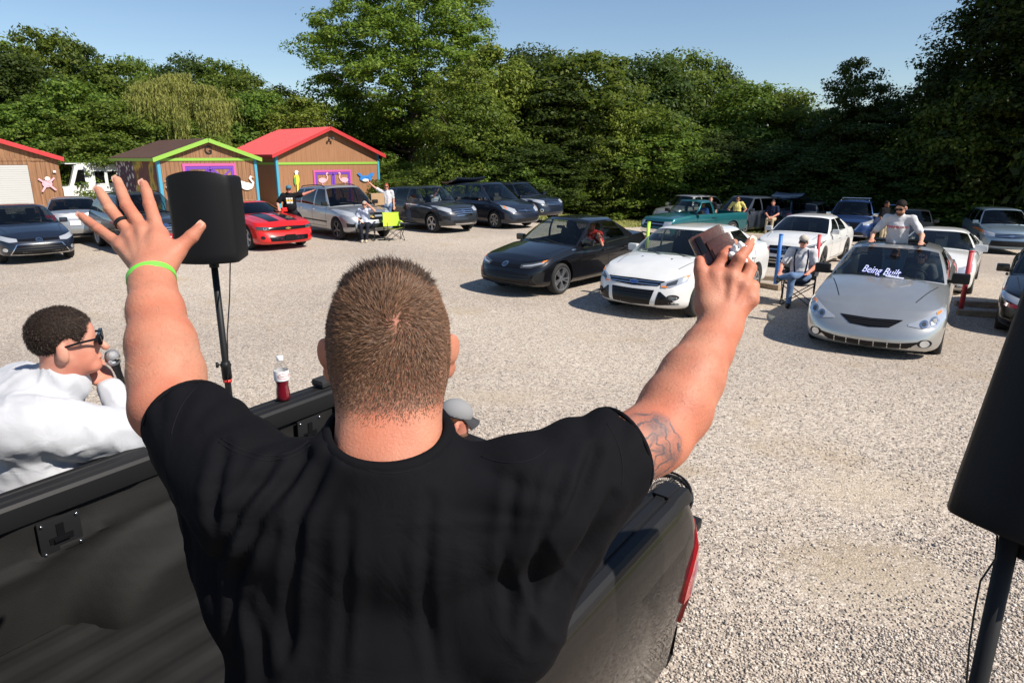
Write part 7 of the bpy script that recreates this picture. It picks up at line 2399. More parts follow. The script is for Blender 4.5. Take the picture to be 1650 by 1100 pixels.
    for i in range(4):
        b0 = mid(wrR, mcp[i], .15)
        hand.append((b0, mcp[i], .020, .0140, .016))
        hand.append((mid(wrR, mcp[i], .5) + FWD * .012, mcp[i] + FWD * .010, .017, .0130, .014))
        hand.append((mcp[i], pip[i], .0128, fr[i][1] * 1.04, .006))
        hand.append((pip[i], dip[i], fr[i][1], fr[i][2], .002))
        hand.append((dip[i], tip[i], fr[i][2], fr[i][3], .002))
        hand.append((mcp[i] - FWD * .009, mcp[i] - FWD * .008, .0092, .0092, .012))
        hand.append((pip[i] - FWD * .003, pip[i] - FWD * .002, fr[i][1] * .88, fr[i][1] * .88, .004))
    for i in range(4):
        hand.append((mid(wrR, mcp[i], .30) - FWD * .018, mcp[i] - FWD * .014, .0038, .0042, .007))
    nails.append((tip[1], dip[1], fr[1][3]))
    for i in range(3):
        hand.append((mcp[i], mcp[i + 1], .010, .010, .010))
    th = [A3(1141, 492, 1.185), A3(1133, 462, 1.19), A3(1129, 436, 1.195), A3(1127, 420, 1.2)]
    hand += [(wrR, th[0], .027, .020, .015), (th[0], th[1], .020, .0140, .012), (th[1], th[2], .0135, .0122, .004), (th[2], th[3], .0122, .0092, .003), (th[0], mcp[0], .015, .013, .018)]
    fr_ = arm(pts, hand)
    VR, QR = fr_.mesh()
    # --- one skin mesh
    Vb = np.concatenate([V, VL, VR]); Qb = np.concatenate([Q, QL + len(V), QR + len(V) + len(VL)])
    cx, cy, cz = loc[:, 0], loc[:, 1], loc[:, 2]
    # hairline: nape, round the ears, temples and forehead
    low = np.interp(cy, [-.12, -.06, -.02, .012, .035, .06, .085, .12], [-.090, -.086, -.072, -.012, -.005, .03, .052, .060])
    earm = np.abs(cx) > .082
    hz = (cz > low) & ~(earm & (cz < .02))
    hdist = cz - low
    fz = hz[Q].all(1)
    fsc = (hdist[Q] > .014).all(1) & fz
    mi = np.concatenate([np.where(fsc, 1, 0), np.zeros(len(QL) + len(QR), int)])
    fin(mesh_np('body', Vb, Qb, [M_SK, M_SCALP], t, True, mi))
    for tp, dp, rr in nails:
        ax = tp - dp; ax /= np.linalg.norm(ax)
        nz = -FWD - (-FWD @ ax) * ax; nz /= np.linalg.norm(nz); nx = np.cross(ax, nz)
        Mn = basis(tp + nz * (rr * .80) + ax * .0005, nx, ax, nz)
        rows = [[(x * (1 - .25 * abs(y) ** 3), y * .0075, -.0035 * x * x / (rr * rr) * rr * 1.2 + .0006) for x in np.linspace(-rr * .72, rr * .72, 7)] for y in np.linspace(-1, 1, 6)]
        fin(MB().sheet(rows, Mn).build('fingernail', mat('nail', (.66, .36, .27), .3), t, smooth=True))
    # --- hair: whorl on the crown
    fi = np.where(fz)[0]
    ar = np.linalg.norm(np.cross(V[Q[fi, 1]] - V[Q[fi, 0]], V[Q[fi, 3]] - V[Q[fi, 0]]), axis=1)
    n = 60000
    pk = r.choice(fi, n, p=ar / ar.sum())
    w = r.dirichlet((1, 1, 1, 1), n)
    P = (V[Q[pk]] * w[:, :, None]).sum(1); N = Nn[Q[pk, 0]]
    lp = (P - Cc) @ np.array([lt, fw, up]).T
    whl = v3(-.010, -.086, .040)
    d = lp - whl
    dist = np.linalg.norm(d, axis=1, keepdims=True)
    rad = d / (dist + 1e-6)
    Nl = N @ np.array([lt, fw, up]).T
    sw = np.cross(Nl, rad)
    D = rad + sw * (1.3 * np.exp(-dist / .035))
    front = np.clip((lp[:, 1] - .0) / .06, 0, 1)[:, None] * np.clip((lp[:, 2] - .05) / .03, 0, 1)[:, None]
    D = D * (1 - front) + front * v3(.55, .85, .25)      # top combed forward and to the side
    D = D @ np.array([lt, fw, up])
    zz = lp[:, 2]
    L = np.interp(zz, [-.09, -.05, .0, .05, .09, .12], [.003, .005, .008, .011, .014, .015]) * r.uniform(.7, 1.3, n)
    L = L * (1 + .7 * front[:, 0])
    side = np.clip((np.abs(lp[:, 0]) - .055) / .02, 0, 1)
    L = L * (1 - .45 * side * (zz < .06))
    lift = np.interp(zz, [-.09, 0, .06, .1], [.25, .32, .38, .35]) + r.normal(0, .16, n)
    kp = r.random(n) < np.clip(hdist[Q[pk, 0]] / .03, .12, 1)
    P, N, D, L, lift, lp, zz = P[kp], N[kp], D[kp], L[kp], lift[kp], lp[kp], zz[kp]
    topw = (zz > .075) & (lp[:, 1] > -.035)
    mh = hair_mat('hair_brown', (.058, .028, .015), (.27, .145, .080))
    mt = hair_mat('hair_dark_top', (.022, .012, .007), (.085, .048, .027))
    fin(strands('hair', P[~topw], N[~topw], D[~topw], L[~topw], lift[~topw], .00036, mh, t, r))
    fin(strands('hair_top', P[topw], N[topw], D[topw], L[topw] * 1.5, lift[topw] - .05, .0005, mt, t, r))
    # --- t-shirt
    M_TEE = cloth_mat('black_cotton', (0.006, 0.006, 0.0075), .85, sheen=.03, wr=(11, .5, .012))
    hemL, hemR = A3(300, 672, 1.03), A3(996, 728, 1.02)
    ch = A3(612, 880, 1.0)
    S = Field(v3(-.62, .35, 1.66), v3(.36, 1.5, 2.62), .0056)
    flat = (fw, .62)
    dn = v3(0, 0, -1)
    waist = ch + dn * .46 + v3(0, -.10, 0)
    S.cone(ch + dn * .13, ch + dn * .25, .218, .218, .02, flat=flat)
    S.cone(ch + RT * .11 + dn * .02, ch - RT * .11 + dn * .02, .115, .115, .03)
    S.cone(ch + dn * .15, waist, .215, .225, .05, flat=(fw, .7))
    nb = A3(625, 800, .93)
    S.cone(nb, shL + v3(.01, .01, .0), .066, .072, .03); S.cone(nb, shR, .064, .070, .03)
    Nc = A3(626, 690, .905)
    S.cone(nb - up * .02, Nc + up * .03, .090, .083, .05)
    S.cone(shL, hemL, .088, .068, .03); S.cone(shR, hemR, .088, .074, .03)
    S.cone(A3(318, 735, 1.03), A3(408, 950, .98), .045, .075, .04)
    S.cone(A3(968, 785, 1.02), A3(822, 960, .98), .050, .085, .04)
    S.cone(A3(905, 850, 1.02), A3(810, 1010, .98), .05, .085, .04)
    # shoulder blades and spine
    S.cone(A3(515, 850, .925), A3(725, 855, .925), .075, .075, .08)
    # neck hole, sleeve mouths
    nn_ = up * .93 - fw * .28; nn_ /= np.linalg.norm(nn_)
    s_, g_ = S._sub(Nc - .13, Nc + .13)
    S.D[s_] = np.maximum(S.D[s_], (g_[0] - Nc[0]) * nn_[0] + (g_[1] - Nc[1]) * nn_[1] + (g_[2] - Nc[2]) * nn_[2])
    S.cone(Nc - nn_ * .03, Nc + nn_ * .05, .0745, .0745, .004, 'sub')
    S.half(hemL, hemL - shL, .004) if False else None
    aL = (hemL - shL) / np.linalg.norm(hemL - shL); aR = (hemR - shR) / np.linalg.norm(hemR - shR)
    def cutend(c, ax, rr=.13):
        # trim the rounded sleeve end with a plane limited to the sleeve
        s, g = S._sub(c - rr, c + rr)
        dd = (g[0] - c[0]) * ax[0] + (g[1] - c[1]) * ax[1] + (g[2] - c[2]) * ax[2]
        S.D[s] = np.maximum(S.D[s], dd)
        q = [g[i] - c[i] for i in range(3)]
    cutend(hemL, aL); cutend(hemR, aR)
    S.cone(mid(shL, hemL, .8), hemL + aL * .05, .059, .061, .0, 'sub'); S.cone(mid(shR, hemR, .8), hemR + aR * .05, .0615, .063, .0, 'sub')
    VS, QS = S.mesh()
    for it in range(2):                                   # relax the grid steps
        acc = np.zeros_like(VS); cn = np.zeros(len(VS))
        for a, b in ((0, 1), (1, 2), (2, 3), (3, 0)):
            np.add.at(acc, QS[:, a], VS[QS[:, b]]); np.add.at(acc, QS[:, b], VS[QS[:, a]])
            np.add.at(cn, QS[:, a], 1); np.add.at(cn, QS[:, b], 1)
        VS = VS * .5 + acc / cn[:, None] * .5
    NS = vnormals(VS, QS)
    # folds: fans out of both armpits plus soft vertical drape
    lp = np.stack([(VS - nb) @ RT, (VS - nb) @ UPC, (VS - nb) @ FWD], 1)
    disp = np.zeros(len(VS))
    for (cpx, cpy, cz_, w0, kf, ph) in ((330, 745, 1.0, .22, 7.5, .3), (965, 800, 1.0, .22, 7.0, 1.1)):
        c = A3(cpx, cpy, cz_) - nb
        dx, dy = lp[:, 0] - c @ RT, lp[:, 1] - c @ UPC
        rr = np.hypot(dx, dy); an = np.arctan2(dy, dx)
        wv = an * kf + .9 * vnoise(np.c_[an * 1.5 + ph, rr * 6, rr * 0 + ph]) + rr * 2.0
        f = np.abs(np.sin(wv)) ** 1.4
        disp -= (1 - f) * .010 * np.exp(-(rr / w0) ** 2) * np.clip((rr - .05) / .1, 0, 1)
    dr = vnoise(np.c_[lp[:, 0] * 13 + 1.2 * vnoise(lp * 4), lp[:, 1] * 2.2, lp[:, 2] * 3])
    low_ = np.clip((-lp[:, 1] - .03) / .15, 0, 1)
    sharp = (1 - np.abs(vnoise(np.c_[lp[:, 0] * 15 + 1.5 * vnoise(lp * 3 + 4) + lp[:, 1] * 4 * np.sign(lp[:, 0]), lp[:, 1] * 1.3, lp[:, 2] * 1.5 + 9]))) ** 5
    sw_ = np.clip((np.abs(lp[:, 0] + .01) - .05) / .12, .15, 1) * np.clip((-lp[:, 1] + .02) / .1, 0, 1)
    disp += sharp * .011 * sw_ * np.clip((.30 - lp[:, 0]) / .12, 0, 1)
    disp += dr * .009 * low_ + .003 * fbm(lp * 16, 2)
    slv = np.minimum(np.linalg.norm(VS - hemL, axis=1), np.linalg.norm(VS - hemR, axis=1))
    disp *= np.clip(slv / .06, .15, 1)
    nk = np.linalg.norm(VS - Nc, axis=1)
    disp *= np.clip((nk - .10) / .05, .0, 1)
    # long creases that run down from the raised shoulders (traced as seen from behind)
    rel = VS - v3(0, 0, CAM_H); dep = rel @ FWD
    PX, PY = 825 + F_PX * (rel @ RT) / dep, 550 - F_PX * (rel @ UPC) / dep
    back = np.clip(-(NS @ FWD) * 3, 0, 1)
    for amp, pl in ((1.0, [(498, 735), (418, 830), (382, 930), (372, 1040)]), (.9, [(528, 738), (482, 830), (470, 930), (462, 1060)]), (1.0, [(440, 745), (380, 830), (352, 905)]), (.8, [(362, 715), (345, 790), (350, 880)]),
                    (.8, [(902, 765), (880, 850), (858, 930), (850, 1040)]), (1.0, [(958, 725), (930, 800), (880, 885)]), (.9, [(985, 800), (935, 885), (885, 950)]), (.6, [(830, 770), (815, 880), (822, 1010)]), (.5, [(692, 800), (684, 950), (702, 1090)]), (.5, [(560, 830), (556, 1000), (548, 1090)]), (.6, [(400, 960), (420, 1030), (425, 1095)])):
        d_ = np.full(len(VS), 1e3); tt_ = np.zeros(len(VS)); K = len(pl) - 1
        for k in range(K):
            (x0, y0), (x1, y1) = pl[k], pl[k + 1]
            u = np.clip(((PX - x0) * (x1 - x0) + (PY - y0) * (y1 - y0)) / ((x1 - x0) ** 2 + (y1 - y0) ** 2), 0, 1)
            q = np.hypot(PX - x0 - u * (x1 - x0), PY - y0 - u * (y1 - y0))
            w_ = q < d_; d_ = np.where(w_, q, d_); tt_ = np.where(w_, (k + u) / K, tt_)
        tp_ = np.sin(np.clip(tt_ * .85 + .1, 0, 1) * math.pi) ** .6
        disp += back * tp_ * amp * (.0075 * np.exp(-((d_ - 19) / 12) ** 2) - .0085 * np.exp(-(d_ / 9) ** 2))
    VS = VS + NS * disp[:, None]
    acc = np.zeros_like(VS); cn = np.zeros(len(VS))
    for a, b in ((0, 1), (1, 2), (2, 3), (3, 0)):
        np.add.at(acc, QS[:, a], VS[QS[:, b]]); np.add.at(acc, QS[:, b], VS[QS[:, a]]); np.add.at(cn, QS[:, a], 1); np.add.at(cn, QS[:, b], 1)
    VS = VS * .4 + acc / cn[:, None] * .6
    sh_o = fin(mesh_np('t_shirt', VS, QS, M_TEE, t))
    tree = BVHTree.FromPolygons(VS.tolist(), QS.tolist())
    M_SEAM = mat('seam_thread', (.010, .010, .012), .85, spec=.05)
    for pl in ([(352, 712), (385, 728), (420, 742), (455, 738), (500, 716)], [(356, 706), (388, 721), (421, 735), (453, 731), (498, 709)],
               [(775, 735), (815, 745), (850, 742), (882, 722)], [(318, 622), (292, 655), (276, 700)], [(978, 682), (998, 722), (1002, 780)], [(560, 742), (592, 757), (626, 762), (660, 758), (694, 744)]):
        P_ = np.array(pl, float); s_ = np.r_[0, np.cumsum(np.linalg.norm(np.diff(P_, axis=0), axis=1))]
        pts_ = []
        cx_, cy_ = [np.polyfit(s_ / s_[-1], P_[:, i], min(3, len(pl) - 1)) for i in (0, 1)]
        for u in np.linspace(0, 1, 26):
            h_ = tree.ray_cast(Vector((0, 0, CAM_H)), Vector(ray(np.polyval(cx_, u), np.polyval(cy_, u))).normalized())[0]
            if h_ is not None: pts_.append(h_)
        if len(pts_) > 3: fin(MB().tube(pts_, .0009, 5).build('seam', M_SEAM, t, smooth=True))
    # collar ribbing, sleeve hems and stitch rows
    n1 = lt - lt @ nn_ * nn_; n1 /= np.linalg.norm(n1); n2 = np.cross(nn_, n1)
    rows = []
    for a in np.linspace(0, 2 * math.pi, 49):
        e = n1 * math.cos(a) + n2 * math.sin(a)
        rows.append([tuple(Nc + e * .0735 + nn_ * .003), tuple(Nc + e * .0765 + nn_ * .0065), tuple(Nc + e * .0845 + nn_ * .002), tuple(Nc + e * .0905 - nn_ * .010), tuple(Nc + e * .0915 - nn_ * .017)])
    b = MB().sheet(rows)
    fin(b.build('collar', M_TEE, t, smooth=True))
    for c, ax, rr in ((hemL, aL, .0665), (hemR, aR, .0725)):
        e1 = np.cross(ax, v3(0, 0, 1)); e1 /= np.linalg.norm(e1); e2 = np.cross(ax, e1)
        fin(MB().tube([tuple(c - ax * .001 + (e1 * math.cos(a) + e2 * math.sin(a)) * (rr - .0035)) for a in np.linspace(0, 2 * math.pi, 37)[:-1]], .0038, 6, closed=True).build('sleeve_hem', M_TEE, t, smooth=True))
    # --- jeans: he sits on the bed rail, feet on the floor of the bed
    M_JEAN = cloth_mat('dark_jeans', (.035, .045, .075), .9)
    pel = waist + dn * .04
    J = Field(pel - v3(.75, .3, .75), pel + v3(.5, .8, .2), .014)
    J.cone(pel + RT * .1, pel - RT * .1, .135, .135, .05)
    kn, ft = [], []
    side = v3(-.80, .55, 0); side /= np.linalg.norm(side)
    for s, off in ((1, .10), (-1, -.10)):
        a = pel + RT * off
        k_ = a + side * .40 + v3(.06 * off / .1, .05, -.02)
        f_ = k_ + v3(-.05, .06, -.36)
        J.cone(a, k_, .095, .07, .03); J.cone(k_, f_, .068, .05, .02)
        ft.append(f_)
    VJ, QJ = J.mesh()
    fin(mesh_np('jeans', VJ, QJ, M_JEAN, t))
    for f_ in ft:
        B_ = Field(f_ - .2, f_ + .25, .012)
        B_.cone(f_ + v3(0, 0, -.03), f_ + side * .17 + v3(0, 0, -.05), .045, .04, .02); B_.half(f_ + v3(0, 0, -.085), v3(0, 0, -1))
        VB, QB = B_.mesh(); fin(mesh_np('shoe', VB, QB, M_TRIM, t))
    # --- worn things: wristband and ring are parts of his dress
    wc = mid(elL, wrL, .985); ax = (wrL - elL) / np.linalg.norm(wrL - elL)
    e1 = RT - RT @ ax * ax; e1 /= np.linalg.norm(e1); e2 = np.cross(ax, e1)
    rows = []
    wax = ax * .9 + FWD * .12
    for a in np.linspace(0, 2 * math.pi, 41):
        base = wc + (e1 * math.cos(a) * .0385 + e2 * math.sin(a) * .0365)
        rows.append([tuple(base - ax * .006), tuple(base * 1 + (base - wc) * .05 - ax * .0058), tuple(base + (base - wc) * .05 + ax * .0058), tuple(base + ax * .006)])
    fin(MB().sheet(rows).build('wristband', mat('wristband_green', (.16, .62, .06), .5), t, smooth=True, angle=50))
    pr, mr_ = A3(177, 336, 1.27), A3(214, 381, 1.253)
    rc = mid(mr_, pr, .48); ax = (pr - mr_) / np.linalg.norm(pr - mr_)
    e1 = np.cross(ax, FWD); e1 /= np.linalg.norm(e1); e2 = np.cross(ax, e1)
    rows = []
    for a in np.linspace(0, 2 * math.pi, 29):
        base = rc + (e1 * math.cos(a) + e2 * math.sin(a)) * .0122
        rows.append([tuple(base - ax * .0038), tuple(base + (base - rc) * .12 - ax * .0034), tuple(base + (base - rc) * .12 + ax * .0034), tuple(base + ax * .0038)])
    fin(MB().sheet(rows).build('ring', M_TRIM, t, smooth=True, angle=50))
    # --- phone in a leather wallet case and a paper tissue: held things
    pc = A3(1153, 410, 1.222)
    px_ = (A3(1176, 388, 1.222) - A3(1135, 408, 1.222)); px_ /= np.linalg.norm(px_)
    pz_ = -FWD * .95 + RT * -.1; pz_ -= pz_ @ px_ * px_; pz_ /= np.linalg.norm(pz_); py_ = np.cross(pz_, px_)
    Mp = basis(pc, px_, py_, pz_)
    ph = empty('phone', tuple(pc), 0, 'phone in a brown leather wallet case held up in the raised hand', 'phone')
    pinv = Matrix.Translation(-Vector(pc))
    M_LEA = mat('brown_leather', (.065, .019, .012), .36, coat=.35, noise=(60, .35), bump=(300, .4, .0008))
    def pp(o): o.matrix_parent_inverse = pinv; return o
    pp(MB().box((0, -.012, 0), (.064, .118, .018), Mp, bevel=.008).build('case', M_LEA, ph, angle=40))
    pp(MB().box((.012, -.008, .011), (.046, .070, .010), Mp, bevel=.0045).build('wallet_pocket', M_LEA, ph, angle=40))
    pp(MB().box((.014, -.016, .0165), (.044, .054, .006), Mp, bevel=.0028).build('wallet_flap', M_LEA, ph, angle=40))
    cm = pp(MB().box((-.0195, .026, .011), (.0125, .032, .006), Mp, bevel=.003).build('camera_bump', M_GLOSSB, ph, angle=40))
    for y in (.034, .018):
        o = MB().lathe([(.0045, 0), (.0045, .003), (.003, .0034)], 14, Mp @ Matrix.Translation((-.0195, y, .0135))).build('camera_lens', M_LAMPD, cm, smooth=True); o.matrix_parent_inverse = pinv
    tc_ = A3(1190, 404, 1.192)
    T = Field(tc_ - .04, tc_ + .04, .0016)
    for k in range(26):
        d = r.normal(0, 1, 3); d /= np.linalg.norm(d)
        c = tc_ + d * v3(.010, .007, .016)
        e = r.normal(0, 1, 3); e /= np.linalg.norm(e)
        T.cone(c - e * .009, c + e * .010, .0030, .0042, .003)
    VT, QT = T.mesh()
    o = mesh_np('paper_tissue', VT - tc_, QT, mat('tissue_white', (.80, .80, .82), .8, bump=(120, .6, .003)), None)
    am = hair_mat('arm_hair', (.30, .17, .09), (.5, .32, .19))
    for VV, QQ, el, wr in ((VL, QL, elL, wrL), (VR, QR, elR, wrR)):
        Nv = vnormals(VV, QQ); ax = wr - el; s_ = (VV - el) @ ax / (ax @ ax)
        ids = r.choice(np.where((s_ > .05) & (s_ < .93))[0], 3500)
        fin(strands('arm_hair', VV[ids], Nv[ids], np.tile(ax / np.linalg.norm(ax), (len(ids), 1)) + r.normal(0, .4, (len(ids), 3)), r.uniform(.006, .013, len(ids)), np.full(len(ids), .3), .00011, am, t, r))
    o.location = tc_; tag(o, 'crumpled white tissue held between the fingers next to the phone', 'tissue')
hero()
# ------------------------------------------------------------------ the other people
HEADR = np.eye(3)
def relax(V, Q, it=1):
    for _ in range(it):
        acc = np.zeros_like(V); cn = np.zeros(len(V))
        for a, b in ((0, 1), (1, 2), (2, 3), (3, 0)):
            np.add.at(acc, Q[:, a], V[Q[:, b]]); np.add.at(acc, Q[:, b], V[Q[:, a]])
            np.add.at(cn, Q[:, a], 1); np.add.at(cn, Q[:, b], 1)
        V = V * .5 + acc / np.maximum(cn, 1)[:, None] * .5
    return V
STAND = dict(pel=(0, 0, .95), chest=(0, 0, 1.27), neck=(0, -.01, 1.48), head=(0, .02, 1.63),
             shL=(-.185, -.01, 1.43), shR=(.185, -.01, 1.43), elL=(-.24, -.03, 1.14), elR=(.24, -.03, 1.14), wrL=(-.25, .08, .90), wrR=(.25, .08, .90),
             hipL=(-.09, 0, .92), hipR=(.09, 0, .92), knL=(-.10, .03, .50), knR=(.10, .03, .50), anL=(-.11, 0, .08), anR=(.11, 0, .08))
SIT = dict(pel=(0, -.10, .52), chest=(0, -.16, .84), neck=(0, -.16, 1.06), head=(0, -.12, 1.21),
           shL=(-.185, -.16, 1.01), shR=(.185, -.16, 1.01), elL=(-.26, -.08, .74), elR=(.26, -.08, .74), wrL=(-.24, .16, .66), wrR=(.24, .16, .66),
           hipL=(-.09, -.05, .52), hipR=(.09, -.05, .52), knL=(-.11, .36, .52), knR=(.11, .36, .52), anL=(-.12, .40, .08), anR=(.12, .40, .08))
SKINS = {}
def skin_of(k):
    cols = dict(fair=(.58, .32, .22), tan=(.48, .26, .165), rosy=(.58, .28, .20), dark=(.20, .10, .06))
    if k not in SKINS:
        SKINS[k] = skin_mat('skin_' + k, cols[k])
    return SKINS[k]
def figure(label, loc, rz, pose, shirt, trousers, skin='fair', sleeve='short', hair=(.05, .03, .02), hairstyle='short', cap=None, glasses=False, scale=1.0, build=1.0,
           world=None, legs=True, vox=.012, over=None, headdir=None, beard=None, shoes=M_TRIM, group=None, facehair=None, name='person'):
    """a clothed figure, x to his right, y forwards; world gives joints in scene coordinates"""
    T = Matrix.Translation(loc) @ Matrix.Rotation(rz, 4, 'Z') @ Matrix.Scale(scale, 4)
    Ti = T.inverted()
    J = {k: np.array(v, float) for k, v in pose.items()}
    for k, v in (over or {}).items(): J[k] = np.array(v, float)
    for k, v in (world or {}).items(): J[k] = np.array(Ti @ Vector(v))
    t = empty(name, loc, rz, label, 'person', group); t.scale = (scale,) * 3
    ms = skin_of(skin)
    B = build
    pts = np.array(list(J.values()))
    lo, hi = pts.min(0) - .24, pts.max(0) + .24
    # head axes
    hf = np.array(headdir if headdir is not None else (0, 1, 0), float); hf /= np.linalg.norm(hf)
    hu = np.array((0, 0, 1.)); hu -= hu @ hf * hf; hu /= np.linalg.norm(hu); hr = np.cross(hf, hu)
    Rm = np.array([hr, hf, hu]); C = J['head']
    hd = lambda x, y, z: C + hr * x + hf * y + hu * z
    F_ = Field(lo, hi, vox * .75)
    F_.ell(hd(0, -.005, .025), (.074, .094, .085), Rm, 0)
    F_.ell(hd(0, .035, -.045), (.058, .055, .075), Rm, .03)
    F_.ell(hd(0, .062, -.098), (.036, .028, .022), Rm, .02)
    F_.cone(hd(0, .090, -.005), hd(0, .110, -.040), .008, .013, .01)
    for s in (1, -1):
        F_.ell(hd(s * .079, -.008, -.022), (.012, .019, .033), Rm, .006)
        F_.ell(hd(s * .030, .092, -.004), (.015, .008, .010), Rm, .006, 'sub')
    F_.cone(hd(-.018, .090, -.068), hd(.018, .090, -.068), .006, .006, .005)
    F_.cone(hd(0, -.02, -.06), J['neck'], .052 * B ** .6, .056 * B ** .6, .03)
    for s, sh, el, wr in ((-1, 'shL', 'elL', 'wrL'), (1, 'shR', 'elR', 'wrR')):
        a, e, w = J[sh], J[el], J[wr]
        F_.cone(a, e, .050 * B ** .5, .042 * B ** .5, .02); F_.cone(e, w, .042 * B ** .5, .029, .015)
        d = w - e; d /= np.linalg.norm(d) + 1e-9
        n_ = np.cross(d, np.array((0, 0, 1.)) if abs(d[2]) < .9 else np.array((0, 1., 0))); n_ /= np.linalg.norm(n_)
        palm = w + d * .055
        F_.ell(palm, (.026, .042, .050), np.array([np.cross(d, n_), n_, d]), .015)
        kn = np.cross(n_, d)
        for i, (off, ln) in enumerate(((-.030, .060), (-.010, .072), (.010, .068), (.030, .052))):
            b0 = palm + d * .035 + n_ * off
            m_ = b0 + d * ln * .6 + kn * .006
            F_.cone(b0, m_, .0105, .0098, .004); F_.cone(m_, m_ + d * ln * .38 + kn * .014, .0098, .0085, .003)
        F_.cone(palm - d * .02 - n_ * .03, palm + d * .035 - n_ * .062, .013, .010, .008)
    if trousers == 'none':
        legs = False
    V, Q = F_.mesh()
    mesh_np('body', relax(V, Q, 1), Q, ms, t)
    # shirt
    S = Field(lo, hi, vox)
    pe, ch = J['pel'], J['chest']
    upx = (J['shR'] - J['shL']); upx /= np.linalg.norm(upx)
    fdir = np.cross(np.array((0, 0, 1.)), upx); fdir /= np.linalg.norm(fdir) + 1e-9
    S.cone(pe + (ch - pe) * .05, ch, .165 * B, .170 * B, .03, flat=(fdir, .68 + .14 * (B - 1) * 2))
    S.cone(ch, (J['shL'] + J['shR']) / 2 - np.array((0, 0, .06)), .168 * B, .13 * B, .03, flat=(fdir, .66))
    S.cone(J['shL'], J['shR'], .066 * B, .066 * B, .04)
    S.cone((J['shL'] + J['shR']) / 2, J['neck'] + np.array((0, 0, -.005)), .085 * B, .062 * B, .04)
    if B > 1.15:
        S.ell(pe + (ch - pe) * .45 + fdir * .05, (.17 * B, .15 * B, .17 * B), None, .06)
    for sh, el, wr in (('shL', 'elL', 'wrL'), ('shR', 'elR', 'wrR')):
        a, e, w = J[sh], J[el], J[wr]
        if sleeve == 'short':
            S.cone(a, a + (e - a) * .72, .074 * B, .066 * B ** .7, .03)
        else:
            S.cone(a, e, .074 * B, .062 * B ** .7, .03); S.cone(e, e + (w - e) * .92, .060 * B ** .7, .042, .02)
    V, Q = S.mesh()
    V = relax(V, Q, 1); N = vnormals(V, Q)
    sd = (abs(hash(label)) % 97) if False else len(label) * 1.7
    f = np.abs(vnoise(np.c_[V[:, 0] * 9 + sd, V[:, 1] * 9, V[:, 2] * 5 + 2.5 * V[:, 0]]))
    V = V + N * ((f - .35) * (.024 if vox > .0095 else .006) + .005 * vnoise(V * 22 + sd))[:, None]
    if vox < .0095:
        V = V + N * (.007 * (1 - np.abs(vnoise(np.c_[V[:, 0] * 16 + V[:, 2] * 9, V[:, 1] * 16 + V[:, 2] * 6, V[:, 2] * 2.5]))) ** 6)[:, None]
    so = mesh_np('shirt', V, Q, shirt, t)
    if legs:
        L = Field(lo, hi, vox)
        L.cone(J['hipL'], J['hipR'], .115 * B, .115 * B, .03)
        L.cone(pe, (J['hipL'] + J['hipR']) / 2, .15 * B, .12 * B, .03, flat=(fdir, .75))
        for h_, k_, a_ in (('hipL', 'knL', 'anL'), ('hipR', 'knR', 'anR')):
            L.cone(J[h_], J[k_], .088 * B, .062 * B ** .5, .03); L.cone(J[k_], J[a_] + (J[k_] - J[a_]) * .04, .062 * B ** .5, .052, .02)
        V, Q = L.mesh(); V = relax(V, Q, 1); N = vnormals(V, Q)
        V = V + N * (.008 * vnoise(V * 12 + 5))[:, None]
        mesh_np('trousers', V, Q, trousers, t)
        for k_, a_ in (('knL', 'anL'), ('knR', 'anR')):
            a = J[a_]
            d = hf * np.array((1, 1, 0)) * .3 + fdir; d[2] = 0; d /= np.linalg.norm(d)
            b = Field(a - .22, a + .22, .011)
            b.cone(a + np.array((0, 0, -.03)) - d * .03, a + d * .15 + np.array((0, 0, -.045)), .042, .034, .02); b.cone(a, a + np.array((0, 0, -.03)), .045, .045, .02)
            b.half(a + np.array((0, 0, -.079)), (0, 0, -1))
            V, Q = b.mesh(); mesh_np('shoe', V, Q, shoes, t)
    # hair / cap
    hm = mat('hair_%d_%d_%d' % tuple(int(c * 1000) for c in hair), hair, .75, noise=(60, .4), bump=(140, .35, .003), spec=.15)
    if hairstyle:
        Hh = Field(C - .24, C + .24, .009)
        Hh.ell(hd(0, -.012, .032), (.082, .100, .090), Rm, 0)
        if hairstyle == 'long':
            Hh.ell(hd(0, -.045, -.05), (.085, .060, .12), Rm, .04)
        # open the face, neck and ears
        Hh.ell(hd(0, .105, -.045), (.085, .075, .105), Rm, .012, 'sub')
        if hairstyle == 'short':
            Hh.ell(hd(0, .03, -.120), (.12, .16, .10), Rm, .02, 'sub')
            for s in (1, -1): Hh.ell(hd(s * .085, .012, -.012), (.03, .03, .042), Rm, .006, 'sub')
        V, Q = Hh.mesh()
        V = V + vnormals(V, Q) * (.002 * vnoise(V * 45))[:, None]
        ho = mesh_np('hair', V, Q, hm, t)
        if vox < .0095:                                  # close enough to see single locks
            r_ = np.random.default_rng(5); ids = r_.choice(len(V), 16000); N = vnormals(V, Q)
            ids = ids[(V[ids] - C) @ hf < .085]
            strands('hair_locks', V[ids], N[ids], np.tile(hf * .6 - hu * .5, (len(ids), 1)) + r_.normal(0, .4, (len(ids), 3)), r_.uniform(.006, .014, len(ids)), r_.uniform(.2, .7, len(ids)), .0004, hair_mat('hair_black', (.014, .009, .006), (.085, .05, .032)), t, r_)
    if beard is not None:
        Bf = Field(C - .2, C + .2, .009)
        Bf.ell(hd(0, .045, -.085), (.060, .055, .050), Rm, 0); Bf.ell(hd(0, .115, -.055), (.022, .025, .018), Rm, .008, 'sub')
        Bf.half(hd(0, 0, -.045), hu)
        V, Q = Bf.mesh(); mesh_np('beard', V, Q, mat('beard_dark', beard, .7, bump=(200, .6, .003)), t)
